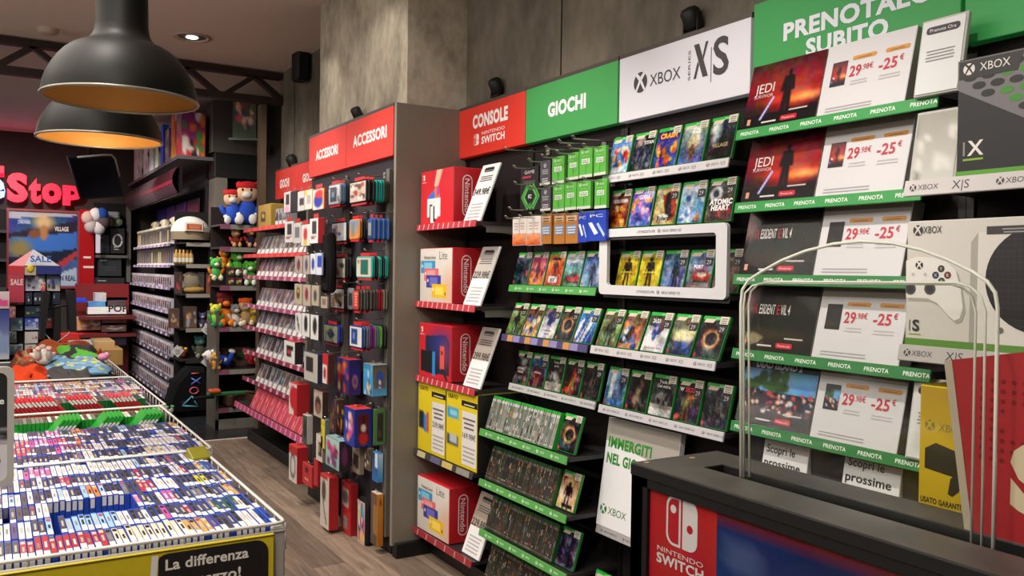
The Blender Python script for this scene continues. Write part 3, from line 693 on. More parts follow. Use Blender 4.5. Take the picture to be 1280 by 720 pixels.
R5X = [
 ('game case with pale blue cliff cover, first of lower row under frame', rating(A('#8ab0d0', '#1e3a6a', 34).line(.3, .1, .25, .95, .14, '#dce6ec').line(.75, .1, .8, .95, .12, '#26486a').ell(.5, .9, .4, .08, '#3a7ac0', .5)), (), 1),
 ('dark brown game case with a crouching figure, lower row under frame', rating(A('#2a201e', '#1c1a20', 35).ell(.6, .25, .14, .12, '#7a5a4c', .4).man(.5, .25, .75, '#5a3e34', 1.2).ell(.4, .7, .12, .2, '#8a6252', .5)), (), 0),
 ('black game case with white lettering and grey base, right of two alike', A('#1c1816', '#201c1a', 36, .03).ell(.5, .55, .35, .2, '#7a7270', .3).blobs(['#3a3838', '#9a9490'], 8, 20, (.05, .1), (.25, .45, .75, .68)).rect(0, .7, 1, 1, '#a0978c').rect(0, .82, 1, 1, '#ccc8c6'), (('Trade in', -.0, .135, .013, '#d0c8c0', .01), ('Get extra.', -.0, .118, .013, '#d0c8c0', .01)), 0),
 ('dark game case with red title and orange wrestler, lower row', rating(A('#1e181c', '#1a1c26', 37).man(.45, .2, .8, '#7a4a34', 1.5).line(.5, .4, .8, .3, .07, '#c87040').line(.45, .5, .3, .9, .09, '#6a6a30').ell(.15, .9, .1, .07, '#d04838')), (('W', -.045, .12, .014, '#d8d0d0', .04), ('2K23', .0, .12, .016, '#c03040', .05)), 1),
 ('black game case with pale sword, last of lower row under frame', rating(A('#131216', '#10141e', 38, .06).line(.5, .25, .5, .75, .025, '#a8a090').blobs(['#3a362e', '#5a5444'], 14, 21, (.03, .08), (.25, .5, .8, .85))), (), 1)]
def row(items, X, z, y0, tilt, pitch=.150):
    for k, (lb, ar, tt, bd) in enumerate(items):
        game(lb, X, y0-pitch*(k+.5), z, tilt, ar, tt, bool(bd), tab=k != 2)
XS = [(('@', .06+k*.2, .008, '#55505a') if j == 0 else ('XBOX', .105+k*.2, .010, '#55505a', .0) if j == 1 else ('X|S', .16+k*.2, .013, '#55505a', .0)) for k in range(5) for j in range(3)]
XG = [(('@', .1+k*.15, .008, '#dff0df') if j == 0 else ('XBOX', .15+k*.15, .009, '#dff0df', .0)) for k in range(6) for j in range(2)]
XB = [(('@', .06+k*.2, .007, '#55505a') if j == 0 else ('XBOX SERIES X|S', .14+k*.2, .008, '#55505a', .0)) for k in range(5) for j in range(2)]
shelf(2.28, 2.077, 2.965, 2.212, '#c9c6c8', 'shelf with pale strip under the topmost faced games', XS)
row(R1, 2.288, 2.078, 2.958, 14, .149)
shelf(2.285, 1.83, 2.965, 2.212, '#3a3436', 'dark shelf behind the white frame holding the second game row')
row(R2, 2.292, 1.848, 2.958, 12, .149)
shelf(2.30, 1.582, 2.965, 2.212, '#2a2628', 'dark shelf inside the white frame')
row(RF, 2.325, 1.584, 2.935, 13, .146)
shelf(2.232, 1.339, 2.965, 2.212, '#c4c1c4', 'shelf with the long pale strip below the white frame', XS)
row(R4X, 2.242, 1.34, 2.958, 22, .149)
shelf(2.281, 1.078, 2.965, 2.212, '#bfbcc0', 'shelf with pale lettered strip over the white poster', XB)
row(R5X, 2.288, 1.079, 2.958, 14, .149)
shelf(2.278, 1.587, 3.73, 2.99, '#4f9e4c', 'shelf with green strip under the brightest five games', XG)
row(R3, 2.286, 1.588, 3.726, 14, .147)
shelf(2.238, 1.336, 3.73, 2.99, '#4a3f6e', 'shelf with purple strip under five leaning games', [('|', .12+k*.22, .05, '#c08a4a') for k in range(4)]+[('|', .2+k*.22, .06, '#8a80b0') for k in range(4)])
row(R4G, 2.248, 1.337, 3.724, 22, .147)
shelf(2.286, 1.082, 3.73, 2.99, '#b9b6b8', 'shelf with pale lettered strip over the green topped game spines', XB)
row(R5G, 2.293, 1.083, 3.724, 14, .147)
# white frame around the middle row
t = thing('display_surround', 'white rounded frame around the row with two yellow games', 'frame', (2.268, 2.588, 1.562), RW)
W, Hh = .755, .281
o = rr(W, Hh, .02, 5); i_ = [(a*(W-.11)/W, .04+(b-.0)*(Hh-.075)/Hh) for a, b in o]
m = MB(); n = len(o)
for y, fl in ((0, 1), (.016, -1)):
    for k in range(n):
        j = (k+1) % n; q = [(*((o[k][0], y, o[k][1])),), (o[j][0], y, o[j][1]), (i_[j][0], y, i_[j][1]), (i_[k][0], y, i_[k][1])]; m.quad(*q[::fl], '#d6d6d9')
for L_ in (o, i_):
    for k in range(n):
        j = (k+1) % n; m.quad((L_[k][0], 0, L_[k][1]), (L_[k][0], .016, L_[k][1]), (L_[j][0], .016, L_[j][1]), (L_[j][0], 0, L_[j][1]), '#c4c4c8')
m.build('frame', PLAS, t)
m = MB()
for z in (Hh-.024, .012):
    orb(m, .01, z+.006, .008, '#4a484c', '#d6d6d9', -.001); m.text('OTTIMIZZATO PER', -.012, z, .01, '#5a585c', -.001, al='r', w=.11); m.text('XBOX SERIES X|S', .028, z, .01, '#5a585c', -.001, al='l', w=.11)
m.build('print', CARD, t)

# poster below the faced games
def poster():
    w, h = .46, .47
    t = thing('poster', 'white poster with bold green words standing below the faced games', 'poster', (2.272, 2.735, .552), lean(8))
    m = MB(); m.cbox(-w/2, w/2, 0, .03, 0, h, '#e7e7ea', .002); m.build('board', CARD, t)
    m = MB()
    m.text('IMMERGITI', -w/2+.02, h-.125, .042, '#2f8a2c', -.001, al='l', bold=.04, w=.285); m.text('NEL GIOCO', -w/2+.02, h-.195, .042, '#2f8a2c', -.001, al='l', bold=.04, w=.285); m.quad((-w/2+.002, -.0006, h-.1), (w/2-.002, -.0006, h-.16), (w/2-.002, -.0006, h-.002), (-w/2+.002, -.0006, h-.002), '#a8a29a')
    orb(m, -w/2+.04, .075, .022, '#2f7a2c', '#e7e7ea', -.001); m.text('XBOX', -w/2+.072, .06, .03, '#4a7a48', -.001, al='l')
    m.poly([(x, -.001, z) for x, z in ((.09, h-.23), (.2, h-.23), (.175, h-.145), (.13, h-.135))], '#c8302c')
    m.build('print', CARD, t)
    return t
poster()
shelf(2.278, .551, 2.965, 2.212, '#a5a2a4', 'low shelf carrying the white poster', XB)
m = MB(); m.lathe([(.0, .0), (.05, .004), (.07, .03), (.072, .06), (.05, .1), (0, .115)], '#1a1719', 20); o = m.build('speaker_ball', RUBBER, None, (2.31, 2.46, .552))
tag(o, 'round black object standing behind the counter top beside the white poster', 'speaker')
shelf(2.2, .2, 2.965, 2.212, '#4a4648', 'lowest shelf below the white poster')
LOW = [('dark purple game case low beside the used game spines', A('#26243a', '#3a3450', 41).blobs(['#6a6a90', '#1a1828'], 8, 30), ()), ('grey game case with purple creature below the white poster', A('#b8b4ac', '#5a4a70', 42).blobs(['#4a3060', '#d8a030', '#6a8a3a'], 9, 31, box=(.2, .4, .9, .9)), ()), ('red edged game case half hidden by the counter', A('#7a2a2c', '#4a2024', 43), (('EVIL', 0, .05, .022, '#e8e0e0'),))]
for k, (lb, ar, tt) in enumerate(LOW[1:]): game(lb, 2.21, 2.86-.15*k, .2, 14, ar, tt, False)

# ------------------------------------------------------------------ used games, spines out
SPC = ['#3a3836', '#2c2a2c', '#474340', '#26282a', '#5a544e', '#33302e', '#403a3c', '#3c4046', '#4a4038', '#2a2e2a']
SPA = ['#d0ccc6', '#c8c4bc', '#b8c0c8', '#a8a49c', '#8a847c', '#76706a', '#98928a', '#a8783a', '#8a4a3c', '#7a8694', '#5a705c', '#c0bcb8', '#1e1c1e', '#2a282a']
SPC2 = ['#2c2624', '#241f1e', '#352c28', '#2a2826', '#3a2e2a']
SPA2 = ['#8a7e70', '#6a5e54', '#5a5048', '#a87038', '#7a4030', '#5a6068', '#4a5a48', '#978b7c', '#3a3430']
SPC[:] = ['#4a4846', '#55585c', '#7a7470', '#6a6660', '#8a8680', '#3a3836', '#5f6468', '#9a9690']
def spine_mb(k, bright):
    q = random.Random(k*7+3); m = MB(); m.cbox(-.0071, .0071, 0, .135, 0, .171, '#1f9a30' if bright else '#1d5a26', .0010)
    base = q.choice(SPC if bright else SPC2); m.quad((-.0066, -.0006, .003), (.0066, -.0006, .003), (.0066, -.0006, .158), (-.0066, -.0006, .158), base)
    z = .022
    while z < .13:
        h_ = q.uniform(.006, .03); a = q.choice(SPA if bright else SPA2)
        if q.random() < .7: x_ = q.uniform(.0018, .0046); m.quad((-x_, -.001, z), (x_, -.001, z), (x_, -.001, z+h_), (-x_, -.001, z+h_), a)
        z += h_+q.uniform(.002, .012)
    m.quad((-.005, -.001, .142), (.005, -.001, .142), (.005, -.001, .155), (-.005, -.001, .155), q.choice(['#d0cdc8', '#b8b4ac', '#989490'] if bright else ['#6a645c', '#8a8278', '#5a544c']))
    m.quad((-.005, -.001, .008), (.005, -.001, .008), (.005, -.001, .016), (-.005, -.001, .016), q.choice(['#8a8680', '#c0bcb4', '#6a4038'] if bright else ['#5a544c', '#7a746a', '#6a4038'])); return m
ORD = ['first', 'second', 'third', 'fourth', 'fifth', 'sixth', 'seventh', 'eighth', 'ninth', 'tenth']
def nth(k): return ORD[k] if k < 10 else '%d%s' % (k+1, {1: 'st', 2: 'nd', 3: 'rd'}.get((k+1) % 10, 'th') if (k+1) % 100 not in (11, 12, 13) else 'th')
def spine_row(X, z, name, bright, seed, strip):
    shelf(X, z, 3.735, 2.965, '#549a4c' if strip else '#3a4a38', 'green strip shelf of used game spines, '+name, XG)
    rnd = random.Random(seed); y = 3.72; k = 0
    while y > 3.13:
        v = rnd.randrange(14)
        o = link('used_game', proto_mesh(('sp', v, bright), lambda: spine_mb(v, bright), 'used_game', PLAS), None, (X+.02, y-.0075, z), lean(17+rnd.uniform(-1, 1)))
        tag(o, 'used game spine, %s from the console column, %s' % (nth(k), name), 'game case', 'used games standing spine out')
        y -= .0146; k += 1
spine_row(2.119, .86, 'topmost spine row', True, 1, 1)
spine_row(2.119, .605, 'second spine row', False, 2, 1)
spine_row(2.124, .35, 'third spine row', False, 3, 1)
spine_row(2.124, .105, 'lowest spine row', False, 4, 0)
game('dark game case with orange ring, faced beside topmost spine row', 2.16, 3.05, .86, 17, ringart(51), (), False)
game('tan game case with black rider, faced beside second spine row', 2.16, 3.05, .605, 17, A('#c89a6a', '#d8b88a', 52).man(.5, .2, .8, '#1a120e', 1.8).poly([(0, 0), (.4, 0), (.1, .25)], '#a03020').rect(.3, .86, .9, .96, '#2a2020'), (), False)
game(LOW[0][0], 2.16, 3.05, .35, 17, LOW[0][1], (), False)

# ------------------------------------------------------------------ cards hanging on hooks
def hook(X, Y, z, l, label, xb=2.42, group='wire hooks on the right wall'):
    m = MB(); c = '#b9b3ac'
    for s in (-1, 1):
        m.tube([(s*.008, 0, .018), (s*.008, -.02, .006), (s*.008, -l+.015, 0), (s*.008, -l, .012)], .0022, c, 5)
    m.tube([(-.008, -l, .012), (.008, -l, .012)], .0022, c, 5); m.box(-.016, .016, -.004, 0, -.006, .03, c)
    return tag(m.build('wire_hook', STEEL, None, (xb-.005, Y, z), RW), label, 'hook', group)
def hang_card(label, l, r, pt, pb, X, col, draw=None, foot='#c8ccc0', n=3, name='gift_card', grp='cards hanging under the green sign'):
    Y, z, w, h = box_px(X, l, r, pt, pb)
    t = thing(name, label, 'card', (X, Y, z), RW, grp)
    m = MB()
    m.box(-w/2, w/2, 0, .0015*n*3, 0, h, col)
    m.build('card', CARD, t); m = MB()
    if foot: m.quad((-w/2, -.0006, 0), (w/2, -.0006, 0), (w/2, -.0006, h*.1), (-w/2, -.0006, h*.1), foot)
    if draw: draw(m, w, h)
    m.build('print', CARD, t)
    return Y, z+h
def gold(m, w, h):
    m.quad((-w*.3, -.001, h*.45), (w*.3, -.001, h*.45), (w*.3, -.001, h*.62), (-w*.3, -.001, h*.62), '#e8ece4'); m.text('GOLD', 0, h*.48, h*.11, '#3a7a30', -.0016, w=w*.5, bold=.03)
    orb(m, -w*.25, h*.85, w*.07, '#e4f4dc', '#57ab3f', -.001); m.text('XBOX', w*.08, h*.81, h*.07, '#e4f4dc', -.001, w=w*.4)
    m.box(-.0015, .0015, -.0012, 0, h*.1, h*.4, '#3f8a30'); m.box(-w*.2, w*.2, -.0012, 0, h*.7, h*.72, '#8fd070')
HX = 2.25
def silver(m, w, h):
    orb(m, 0, h*.8, w*.13, '#d8d6dc', '#4a464e', -.001); price_lines(m, -w*.35, w*.35, h*.45, h*.66, 3, '#b8b4bc', -.001); price_lines(m, -w*.3, w*.3, h*.14, h*.32, 2, '#d0ccd2', -.001, 4)
rowA = [(651, 673, 211, 231, '#161316'), (675, 687.5, 202, 232, '#4a464e'), (690, 705, 197, 230.5, '#57ab3f'), (709.5, 723, 192, 225.5, '#57ab3f'), (724, 740, 186, 223, '#57ab3f'), (742.5, 757, 184, 220, '#57ab3f')]
nm = ['black card with red bar', 'narrow grey card', 'green card', 'green card', 'green card', 'green card']
def blk(m, w, h):
    m.text('GAME', 0, h*.6, h*.2, '#d8d4d4', -.001, w=w*.55); m.quad((-w*.4, -.001, h*.34), (w*.1, -.001, h*.34), (w*.1, -.001, h*.48), (-w*.4, -.001, h*.48), '#b02a30'); price_lines(m, -w*.4, w*.4, .0, h*.22, 2, '#6a6668', -.001)
for k, (l, r, a, b, c) in enumerate(rowA):
    Y, z = hang_card('%s, %s from the left in the top hook row' % (nm[k], ORD[k]), l, r, a, b, HX, c, blk if k == 0 else silver if k == 1 else gold, foot=None if k < 1 else '#c8ccc0')
    hook(2.42, Y, z-.01, .26, 'wire hook holding the %s, top hook row %s' % (nm[k], ORD[k]))
def fx(m, w, h):
    for q, c in ((1., '#52b04a'), (.82, '#101410'), (.72, '#52b04a'), (.6, '#101410')):
        for s in (-.16, .16, 0): m.poly([(a*w*.5*q+s*w*(.9 if q > .7 else .5), -.001-.0006*(1-q)*5-(.0003 if s == 0 else 0), h/2+b*h*.5*q) for a, b in ((0, -1), (.6, 0), (0, 1), (-.6, 0))], c)
    m.text('FC', 0, h*.44, h*.13, '#e8e8e8', -.0035, bold=.04)
rowB = [(650, 676, 231, 264, '#101410', fx), (675.5, 688, 235, 264, '#4a464e', silver), (691, 705, 232, 265, '#57ab3f', gold), (706, 720, 229, 263, '#57ab3f', gold), (721, 738, 227, 262, '#57ab3f', gold), (743, 758, 225, 261, '#57ab3f', gold)]
nm = ['black card with nested green diamonds', 'narrow grey card', 'green card', 'green card', 'green card', 'green card']
for k, (l, r, a, b, c, d) in enumerate(rowB):
    Y, z = hang_card('%s, %s from the left in the middle hook row' % (nm[k], ORD[k]), l, r, a, b, HX, c, d, foot=None if k == 0 else '#c8ccc0')
    hook(2.42, Y, z-.01, .26, 'wire hook holding the %s, middle hook row %s' % (nm[k], ORD[k]))
def peach(m, w, h):
    m.rast(-w/2+.002, w/2-.002, .002, h*.42, Art(8, 8, '#e8b08a', '#d8501e').noise(.2, 3).a, -.001); m.box(-.0012, .0012, -.0012, 0, h*.3, h*.9, '#9a948c'); price_lines(m, -w*.38, -w*.05, h*.55, h*.85, 3, '#c8a8a0', -.001); price_lines(m, w*.05, w*.38, h*.55, h*.85, 3, '#c8a8a0', -.001)
def coin(m, w, h):
    m.quad((-w*.4, -.001, h*.3), (w*.4, -.001, h*.3), (w*.4, -.001, h*.62), (-w*.4, -.001, h*.62), '#7a8aa0'); price_lines(m, -w*.36, w*.36, h*.34, h*.6, 3, '#d0d8e4', -.0015); m.quad((-w*.4, -.001, h*.72), (w*.4, -.001, h*.72), (w*.4, -.001, h*.92), (-w*.4, -.001, h*.92), '#c8a888'); price_lines(m, -w*.36, w*.36, h*.74, h*.9, 2, '#5a3a20', -.0015)
def blue(m, w, h):
    m.poly([(-w*.45, -.001, h*.6), (-w*.1, -.001, h*.2), (w*.1, -.001, h*.25), (-w*.25, -.001, h*.62)], '#dfe6f2'); m.poly([(0, -.001, h*.55), (w*.4, -.001, h*.12), (w*.46, -.001, h*.2), (w*.1, -.001, h*.6)], '#b0c8f0'); m.text('PC', .0, h*.78, h*.09, '#dfe6f2', -.001, w=w*.7)
rowC = [(640.5, 658, 272, 307, '#e4dcd6', peach, 'white card with orange foot'), (658.5, 675.5, 271, 307, '#e4dcd6', peach, 'white card with orange foot'), (676, 689, 268, 305, '#b0702e', coin, 'orange card with grey letters'), (692, 705.5, 267.5, 305, '#b0702e', coin, 'orange card with grey letters'), (706.5, 722, 267, 304.5, '#b0702e', coin, 'orange card with grey letters'), (722.5, 733.5, 266, 303, '#1f3fb0', blue, 'blue card with white slashes'), (734, 757, 264, 301.5, '#1f3fb0', blue, 'wide blue card with white slashes')]
for k, (l, r, a, b, c, d, n_) in enumerate(rowC):
    Y, z = hang_card('%s, %s from the left in the lowest hook row' % (n_, ORD[k]), l, r, a, b, HX-.01*(k < 2), c, d, foot=None)
    hook(2.42, Y, z-.01, .26, 'wire hook holding the %s, lowest hook row %s' % (n_, ORD[k]))
for k, (x, y) in enumerate(((632, 187), (683, 186), (699, 178), (716, 173), (637, 262))):
    Y, z = KX(x, y, 2.16); hook(2.42, Y, z, .26, 'empty wire hook under the signs, %s from the left' % ORD[k], group='empty wire hooks')

# ------------------------------------------------------------------ pre-order column
PZ = [2.169, 1.910, 1.655, 1.390, 1.130]
for k, z in enumerate(PZ):
    y1 = (1.416, 1.46, 1.46, 1.42, 1.44)[k]
    shelf(2.28, z, 2.185, y1, '#2f9446' if k < 2 else '#277a3c', 'shelf with green strip of white pre-order words, %s from top' % ORD[k], [('PRENOTA', .09+j*.17, .0125, '#e4efe4', .02) for j in range(6)], sh=.036)
def jedi():
    a = Art(72, 58, '#2a1a20', '#1c1016').ell(.6, .42, .6, .32, '#a8202c', .6).ell(.75, .6, .4, .1, '#e04a28', .6).ell(.85, .62, .2, .05, '#f0a050', .7).noise(.16, 61)
    a.rect(0, .78, 1, 1, '#120c0e'); a.line(.38, .55, .24, .86, .022, '#7a6ae0').line(.38, .55, .24, .86, .01, '#dfe4ff'); a.man(.56, .16, .62, '#1a1216', .75); return a
def reart():
    a = Art(40, 32, '#131112', '#0c0b0c').ell(.02, .25, .14, .25, '#8a6a68', .5).ell(.5, .75, .4, .08, '#4a3018', .8, .6).noise(.05, 62); return a
def deadart():
    a = Art(64, 52, '#3a3240', '#2a2024'); a.rect(0, .18, 1, .5, '#6aa0d8').noise(.1, 63); a.blobs(['#3a5a30', '#2a4426'], 16, 22, (.05, .1), (.05, .25, .6, .45)); a.blobs(['#c04a4a', '#e8c0a8', '#2a3050', '#7a2a34', '#d8d0d0', '#1c1a22', '#1c1a22', '#3a2a2c'], 130, 23, (.014, .04), (.02, .5, .98, .8)); a.rect(0, .83, 1, 1, '#1a1216'); return a
def acryl_block(t, w, h, d):
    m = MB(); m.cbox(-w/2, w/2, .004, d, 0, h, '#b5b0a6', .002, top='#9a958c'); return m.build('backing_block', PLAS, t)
def pre_art(k, art, title, label):
    w, h = .318, .248
    t = thing('picture_card', label, 'picture card', (2.292, 2.018, PZ[k]-.003), lean(14), 'pictures of the pre-order column')
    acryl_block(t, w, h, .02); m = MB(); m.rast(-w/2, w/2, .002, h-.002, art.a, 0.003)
    for s in title: m.text(*s[:5], .002, **s[5])
    m.quad((-w/2+.02, .0022, .02), (-w/2+.035, .0022, .02), (-w/2+.035, .0022, .042), (-w/2+.02, .0022, .042), '#d89a80')
    m.poly([(a, .0022, b) for a, b in rr(.07, .018, .006, 3, .045, .018)], '#c8283a'); price_lines(m, -.08, .0, .02, .034, 1, '#d8d0d0', .0022); price_lines(m, .03, .13, .05, .062, 1, '#c8c0c0', .0022, 2)
    m.text('Prenota ora', .045, .023, .007, '#f0e4e4', .0015, w=.05)
    m.build('picture', GLOSS, t)
    m = MB(); m.quad((-w/2-.003, -.002, 0), (w/2+.003, -.002, 0), (w/2+.003, -.002, h+.004), (-w/2-.003, -.002, h+.004), '#ffffff'); m.build('clear_cover', FILM, t)
J = [('JEDI', -.085, .135, .034, '#e6e0e0', dict(w=.085)), ('SURVIVOR', -.085, .117, .012, '#d8d0d0', dict(w=.085))]
RE = [('R', -.105, .135, .034, '#b0222c', dict(w=.016)), ('ESIDENT', -.055, .135, .034, '#dcd8d8', dict(w=.07, bold=.01)), ('E', -.005, .135, .034, '#b0222c', dict(w=.014)), ('VIL 4', .025, .135, .034, '#dcd8d8', dict(w=.04, bold=.01))]
DI = [('DEAD ISLAND 2', -.01, .205, .022, '#d8d4e0', dict(w=.2, bold=.04))]
for k, (a, ti, l) in enumerate(((jedi, J, 'red sky picture card with a lone swordsman, on the top pre-order shelf'), (jedi, J, 'red sky picture card with a lone swordsman, on the second pre-order shelf'), (reart, RE, 'black picture card with white and red title, on the third pre-order shelf'), (reart, RE, 'black picture card with white and red title, on the fourth pre-order shelf'), (deadart, DI, 'picture card of a crowd on a palm beach, fifth pre-order shelf'))):
    pre_art(k, a(), ti, l)
def pre_price(k, mini, label, grey):
    w, h = .314, .245
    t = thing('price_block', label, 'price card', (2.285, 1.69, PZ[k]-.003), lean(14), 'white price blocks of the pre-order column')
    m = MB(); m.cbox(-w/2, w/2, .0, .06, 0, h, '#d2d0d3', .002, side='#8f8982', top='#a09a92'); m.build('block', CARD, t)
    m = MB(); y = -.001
    if grey: m.quad((-w/2+.002, y+.0004, h*.84), (w/2-.002, y+.0004, h*.84), (w/2-.002, y+.0004, h-.003), (-w/2+.002, y+.0004, h-.003), '#9c948a')
    m.rast(-w*.40, -w*.22, h*.4, h*.74, mini, y)
    for x0, x1 in ((-.17, .10), (.2, .46)): m.poly([(x0*w+a+(x1-x0)*w/2, y, b) for a, b in rr((x1-x0)*w, .014, .006, 3, 0, h*.72)], '#d08e36'); price_lines(m, x0*w+.01, x1*w-.01, h*.735, h*.765, 1, '#8a6a3a', y-.0005)
    m.text('29', -.115*w, h*.5, .034, '#bc2a3e', y, bold=.025, w=.042); m.text('.98€', .02*w, h*.56, .018, '#bc2a3e', y, bold=.01, w=.04); m.text('-25', .25*w, h*.5, .034, '#bc2a3e', y, bold=.025, w=.062); m.text('€', .39*w, h*.58, .017, '#bc2a3e', y, bold=.02, w=.014)
    price_lines(m, -.16*w, .05*w, h*.38, h*.46, 2, '#b5b0b4', y, 3); price_lines(m, .15*w, .42*w, h*.37, h*.45, 2, '#b5b0b4', y, 5); price_lines(m, -.46*w, .2*w, h*.05, h*.13, 2, '#a09ca0', y, 6)
    m.build('print', CARD, t)
for k, (a, g) in enumerate(((jedi, 0), (jedi, 1), (reart, 1), (reart, 1), (deadart, 1))):
    pre_price(k, Art(10, 13).a*0+a().a[::3, ::4][:11, :10].repeat(1, 0) if False else (a().a[::4, 14:68:5] if k in (0, 1, 4) else a().a[::3, 8:38:3]), 'white price block on the %s pre-order shelf, beside the %s picture' % (ORD[k], ('red sky', 'red sky', 'black', 'black', 'palm beach')[k]), g)
def leaflet(label, X, Y, z, w, h, tilt, empty=False, txt=True):
    t = thing('leaflet_holder', label, 'leaflet holder', (X, Y, z), lean(tilt), 'clear leaflet holders')
    m = MB(); m.cbox(-w/2-.006, w/2+.006, .006, .022, 0, h+.008, '#b9b7b2', .002); m.build('backing', PLAS, t)
    if not empty:
        m = MB(); m.box(-w/2, w/2, .003, .005, .006, h, '#dcdcdf'); y = .0022
        m.poly([(a, y, b) for a, b in rr(w*.8, .022, .01, 4, 0, h*.82)], '#3c3842')
        if txt: m.text('Prenota Ora', 0, h*.82+.006, .01, '#e8e4ec', y-.0006, w=w*.62)
        price_lines(m, -w*.35, w*.35, h*.45, h*.62, 4, '#8a868c', y, 4); m.build('leaflet', CARD, t)
    else:
        m = MB(); m.rast(-w/2, w/2, .004, h, Art(8, 12, '#9a968c', '#c4c2bc').blobs(['#d8d6d0', '#8a867c'], 9, 5).a, .004); m.build('leaflet', CARD, t)
    m = MB(); m.quad((-w/2-.006, -.002, 0), (w/2+.006, -.002, 0), (w/2+.006, -.002, h+.008), (-w/2-.006, -.002, h+.008), '#fff'); m.build('clear_front', FILM, t)
leaflet('white leaflet in a clear holder beside the topmost price block', 2.25, 1.418, 2.168, .125, .22, 10)
leaflet('empty clear holder between second price block and black console box', 2.14, 1.355, 1.912, .12, .19, 10, True)
leaflet('white leaflet half behind the yellow console box', 2.255, 1.42, 1.13, .13, .23, 10, False)
leaflet('low grey leaflet behind the counter by the yellow box', 2.255, 1.36, .85, .13, .24, 8, False, False)
def next_card(label, px0, px1, pt, pb):
    X = 2.29; Y, z, w, h = box_px(X, px0, px1, pt, pb)
    h += .1; z -= .1
    t = thing('notice_card', label, 'card', (X, Y, z), lean(10), 'notice cards above the counter top')
    m = MB(); m.cbox(-w/2, w/2, 0, .03, 0, h, '#e6e5e7', .002); m.build('card', CARD, t)
    m = MB(); m.quad((-w/2+.002, -.0006, h*.8), (w/2-.002, -.0006, h*.8), (w/2-.002, -.0006, h-.002), (-w/2+.002, -.0006, h-.002), '#aca398')
    m.text('Scopri le', -w*.42, h-.05, .026, '#242226', -.0014, al='l', w=w*.64, bold=.015); m.text('prossime', -w*.44, h-.097, .026, '#242226', -.0014, al='l', w=w*.8, bold=.015); m.text('uscite', -w*.3, h-.132, .024, '#242226', -.0014, al='l', bold=.015); m.build('print', CARD, t)
next_card('notice card with two bold words, left of two above the counter', 948, 1004, 545, 577)
next_card('notice card with two bold words, right of two above the counter', 1046, 1118, 560, 614)
m = MB(); m.cbox(-.38, .37, 0, .05, 0, .3, '#3a3634', .004); tag(m.build('backing_board', MATTE, None, (2.33, 1.81, .8), RW), 'dark board behind the two notice cards', 'board')
shelf(2.28, .8, 2.185, 1.44, '#3a3634', 'dark shelf carrying the two notice cards')

# ------------------------------------------------------------------ big console boxes at the right
XT = [(('@', .04+k*.3, .010, '#3f3c40') if j == 0 else ('XBOX', .095+k*.3, .014, '#3f3c40', .0) if j == 1 else ('X|S', .21+k*.3, .022, '#3f3c40', .0)) for k in range(4) for j in range(3)]
shelf(2.105, 1.911, 1.405, .64, '#c9c3c2', 'shelf with pale strip under the black console box', XT, sh=.042)
shelf(2.095, 1.472, 1.405, .64, '#b5b0ae', 'shelf with pale strip under the white console box', XT, sh=.042)
shelf(2.095, .95, 1.405, .64, '#4a4644', 'dark shelf under the yellow console box')
def big_black():
    w, h = .52, .302; Xb = 2.12; yc = 1.272-w/2
    t = thing('console_box', 'black console box with grey holed panel print under a green sign', 'box', (Xb, yc, 1.909), RW)
    m = MB(); m.cbox(-w/2, w/2, 0, .24, 0, h, '#1b1a1c', .003); m.build('carton', CARD, t)
    m = MB(); y = -.001
    m.quad((-w/2, y, 0), (w/2, y, 0), (w/2, y, .016), (-w/2, y, .016), '#5aa02e')
    m.poly([(-w/2, y, .225), (-.09, y, .13), (w/2, y, .0165), (w/2, y, h-.003), (-w/2, y, h-.003)], '#757174')
    for r in range(12):
        for c in range(12):
            x = -w/2+.01+c*.046+(r % 2)*.023; z = h-.028-r*.0225
            if -w/2+.018 < x < w/2-.02 and z > .245-(x+w/2)*.5: m.poly([(a, y-.0006, b) for a, b in circ(x, z, .0175, 18, .0095)], '#3d8a2c' if (r < 6 and x > -.16 and (r*3+c*5) % 7 > 2) else '#1f1d1f')
    m.poly([(-w/2+.004, y-.0012, h-.052), (-w/2+.15, y-.0012, h-.052), (-w/2+.165, y-.0012, h-.006), (-w/2+.004, y-.0012, h-.006)], '#2a2829')
    orb(m, -w/2+.03, h-.028, .015, '#e0dcd4', '#2a2829', y-.0016); m.text('XBOX', -w/2+.095, h-.037, .02, '#e0dcd4', y-.0016, w=.075)
    m.text('X', -w/2+.05, .055, .036, '#e6e2da', y, bold=.02); m.box(-w/2+.018, -w/2+.023, y, y+.001, .055, .09, '#8a8884'); m.box(-w/2+.018, -w/2+.07, y, y+.001, .042, .047, '#8ab02e')
    m.build('printed_front', CARD, t)
big_black()
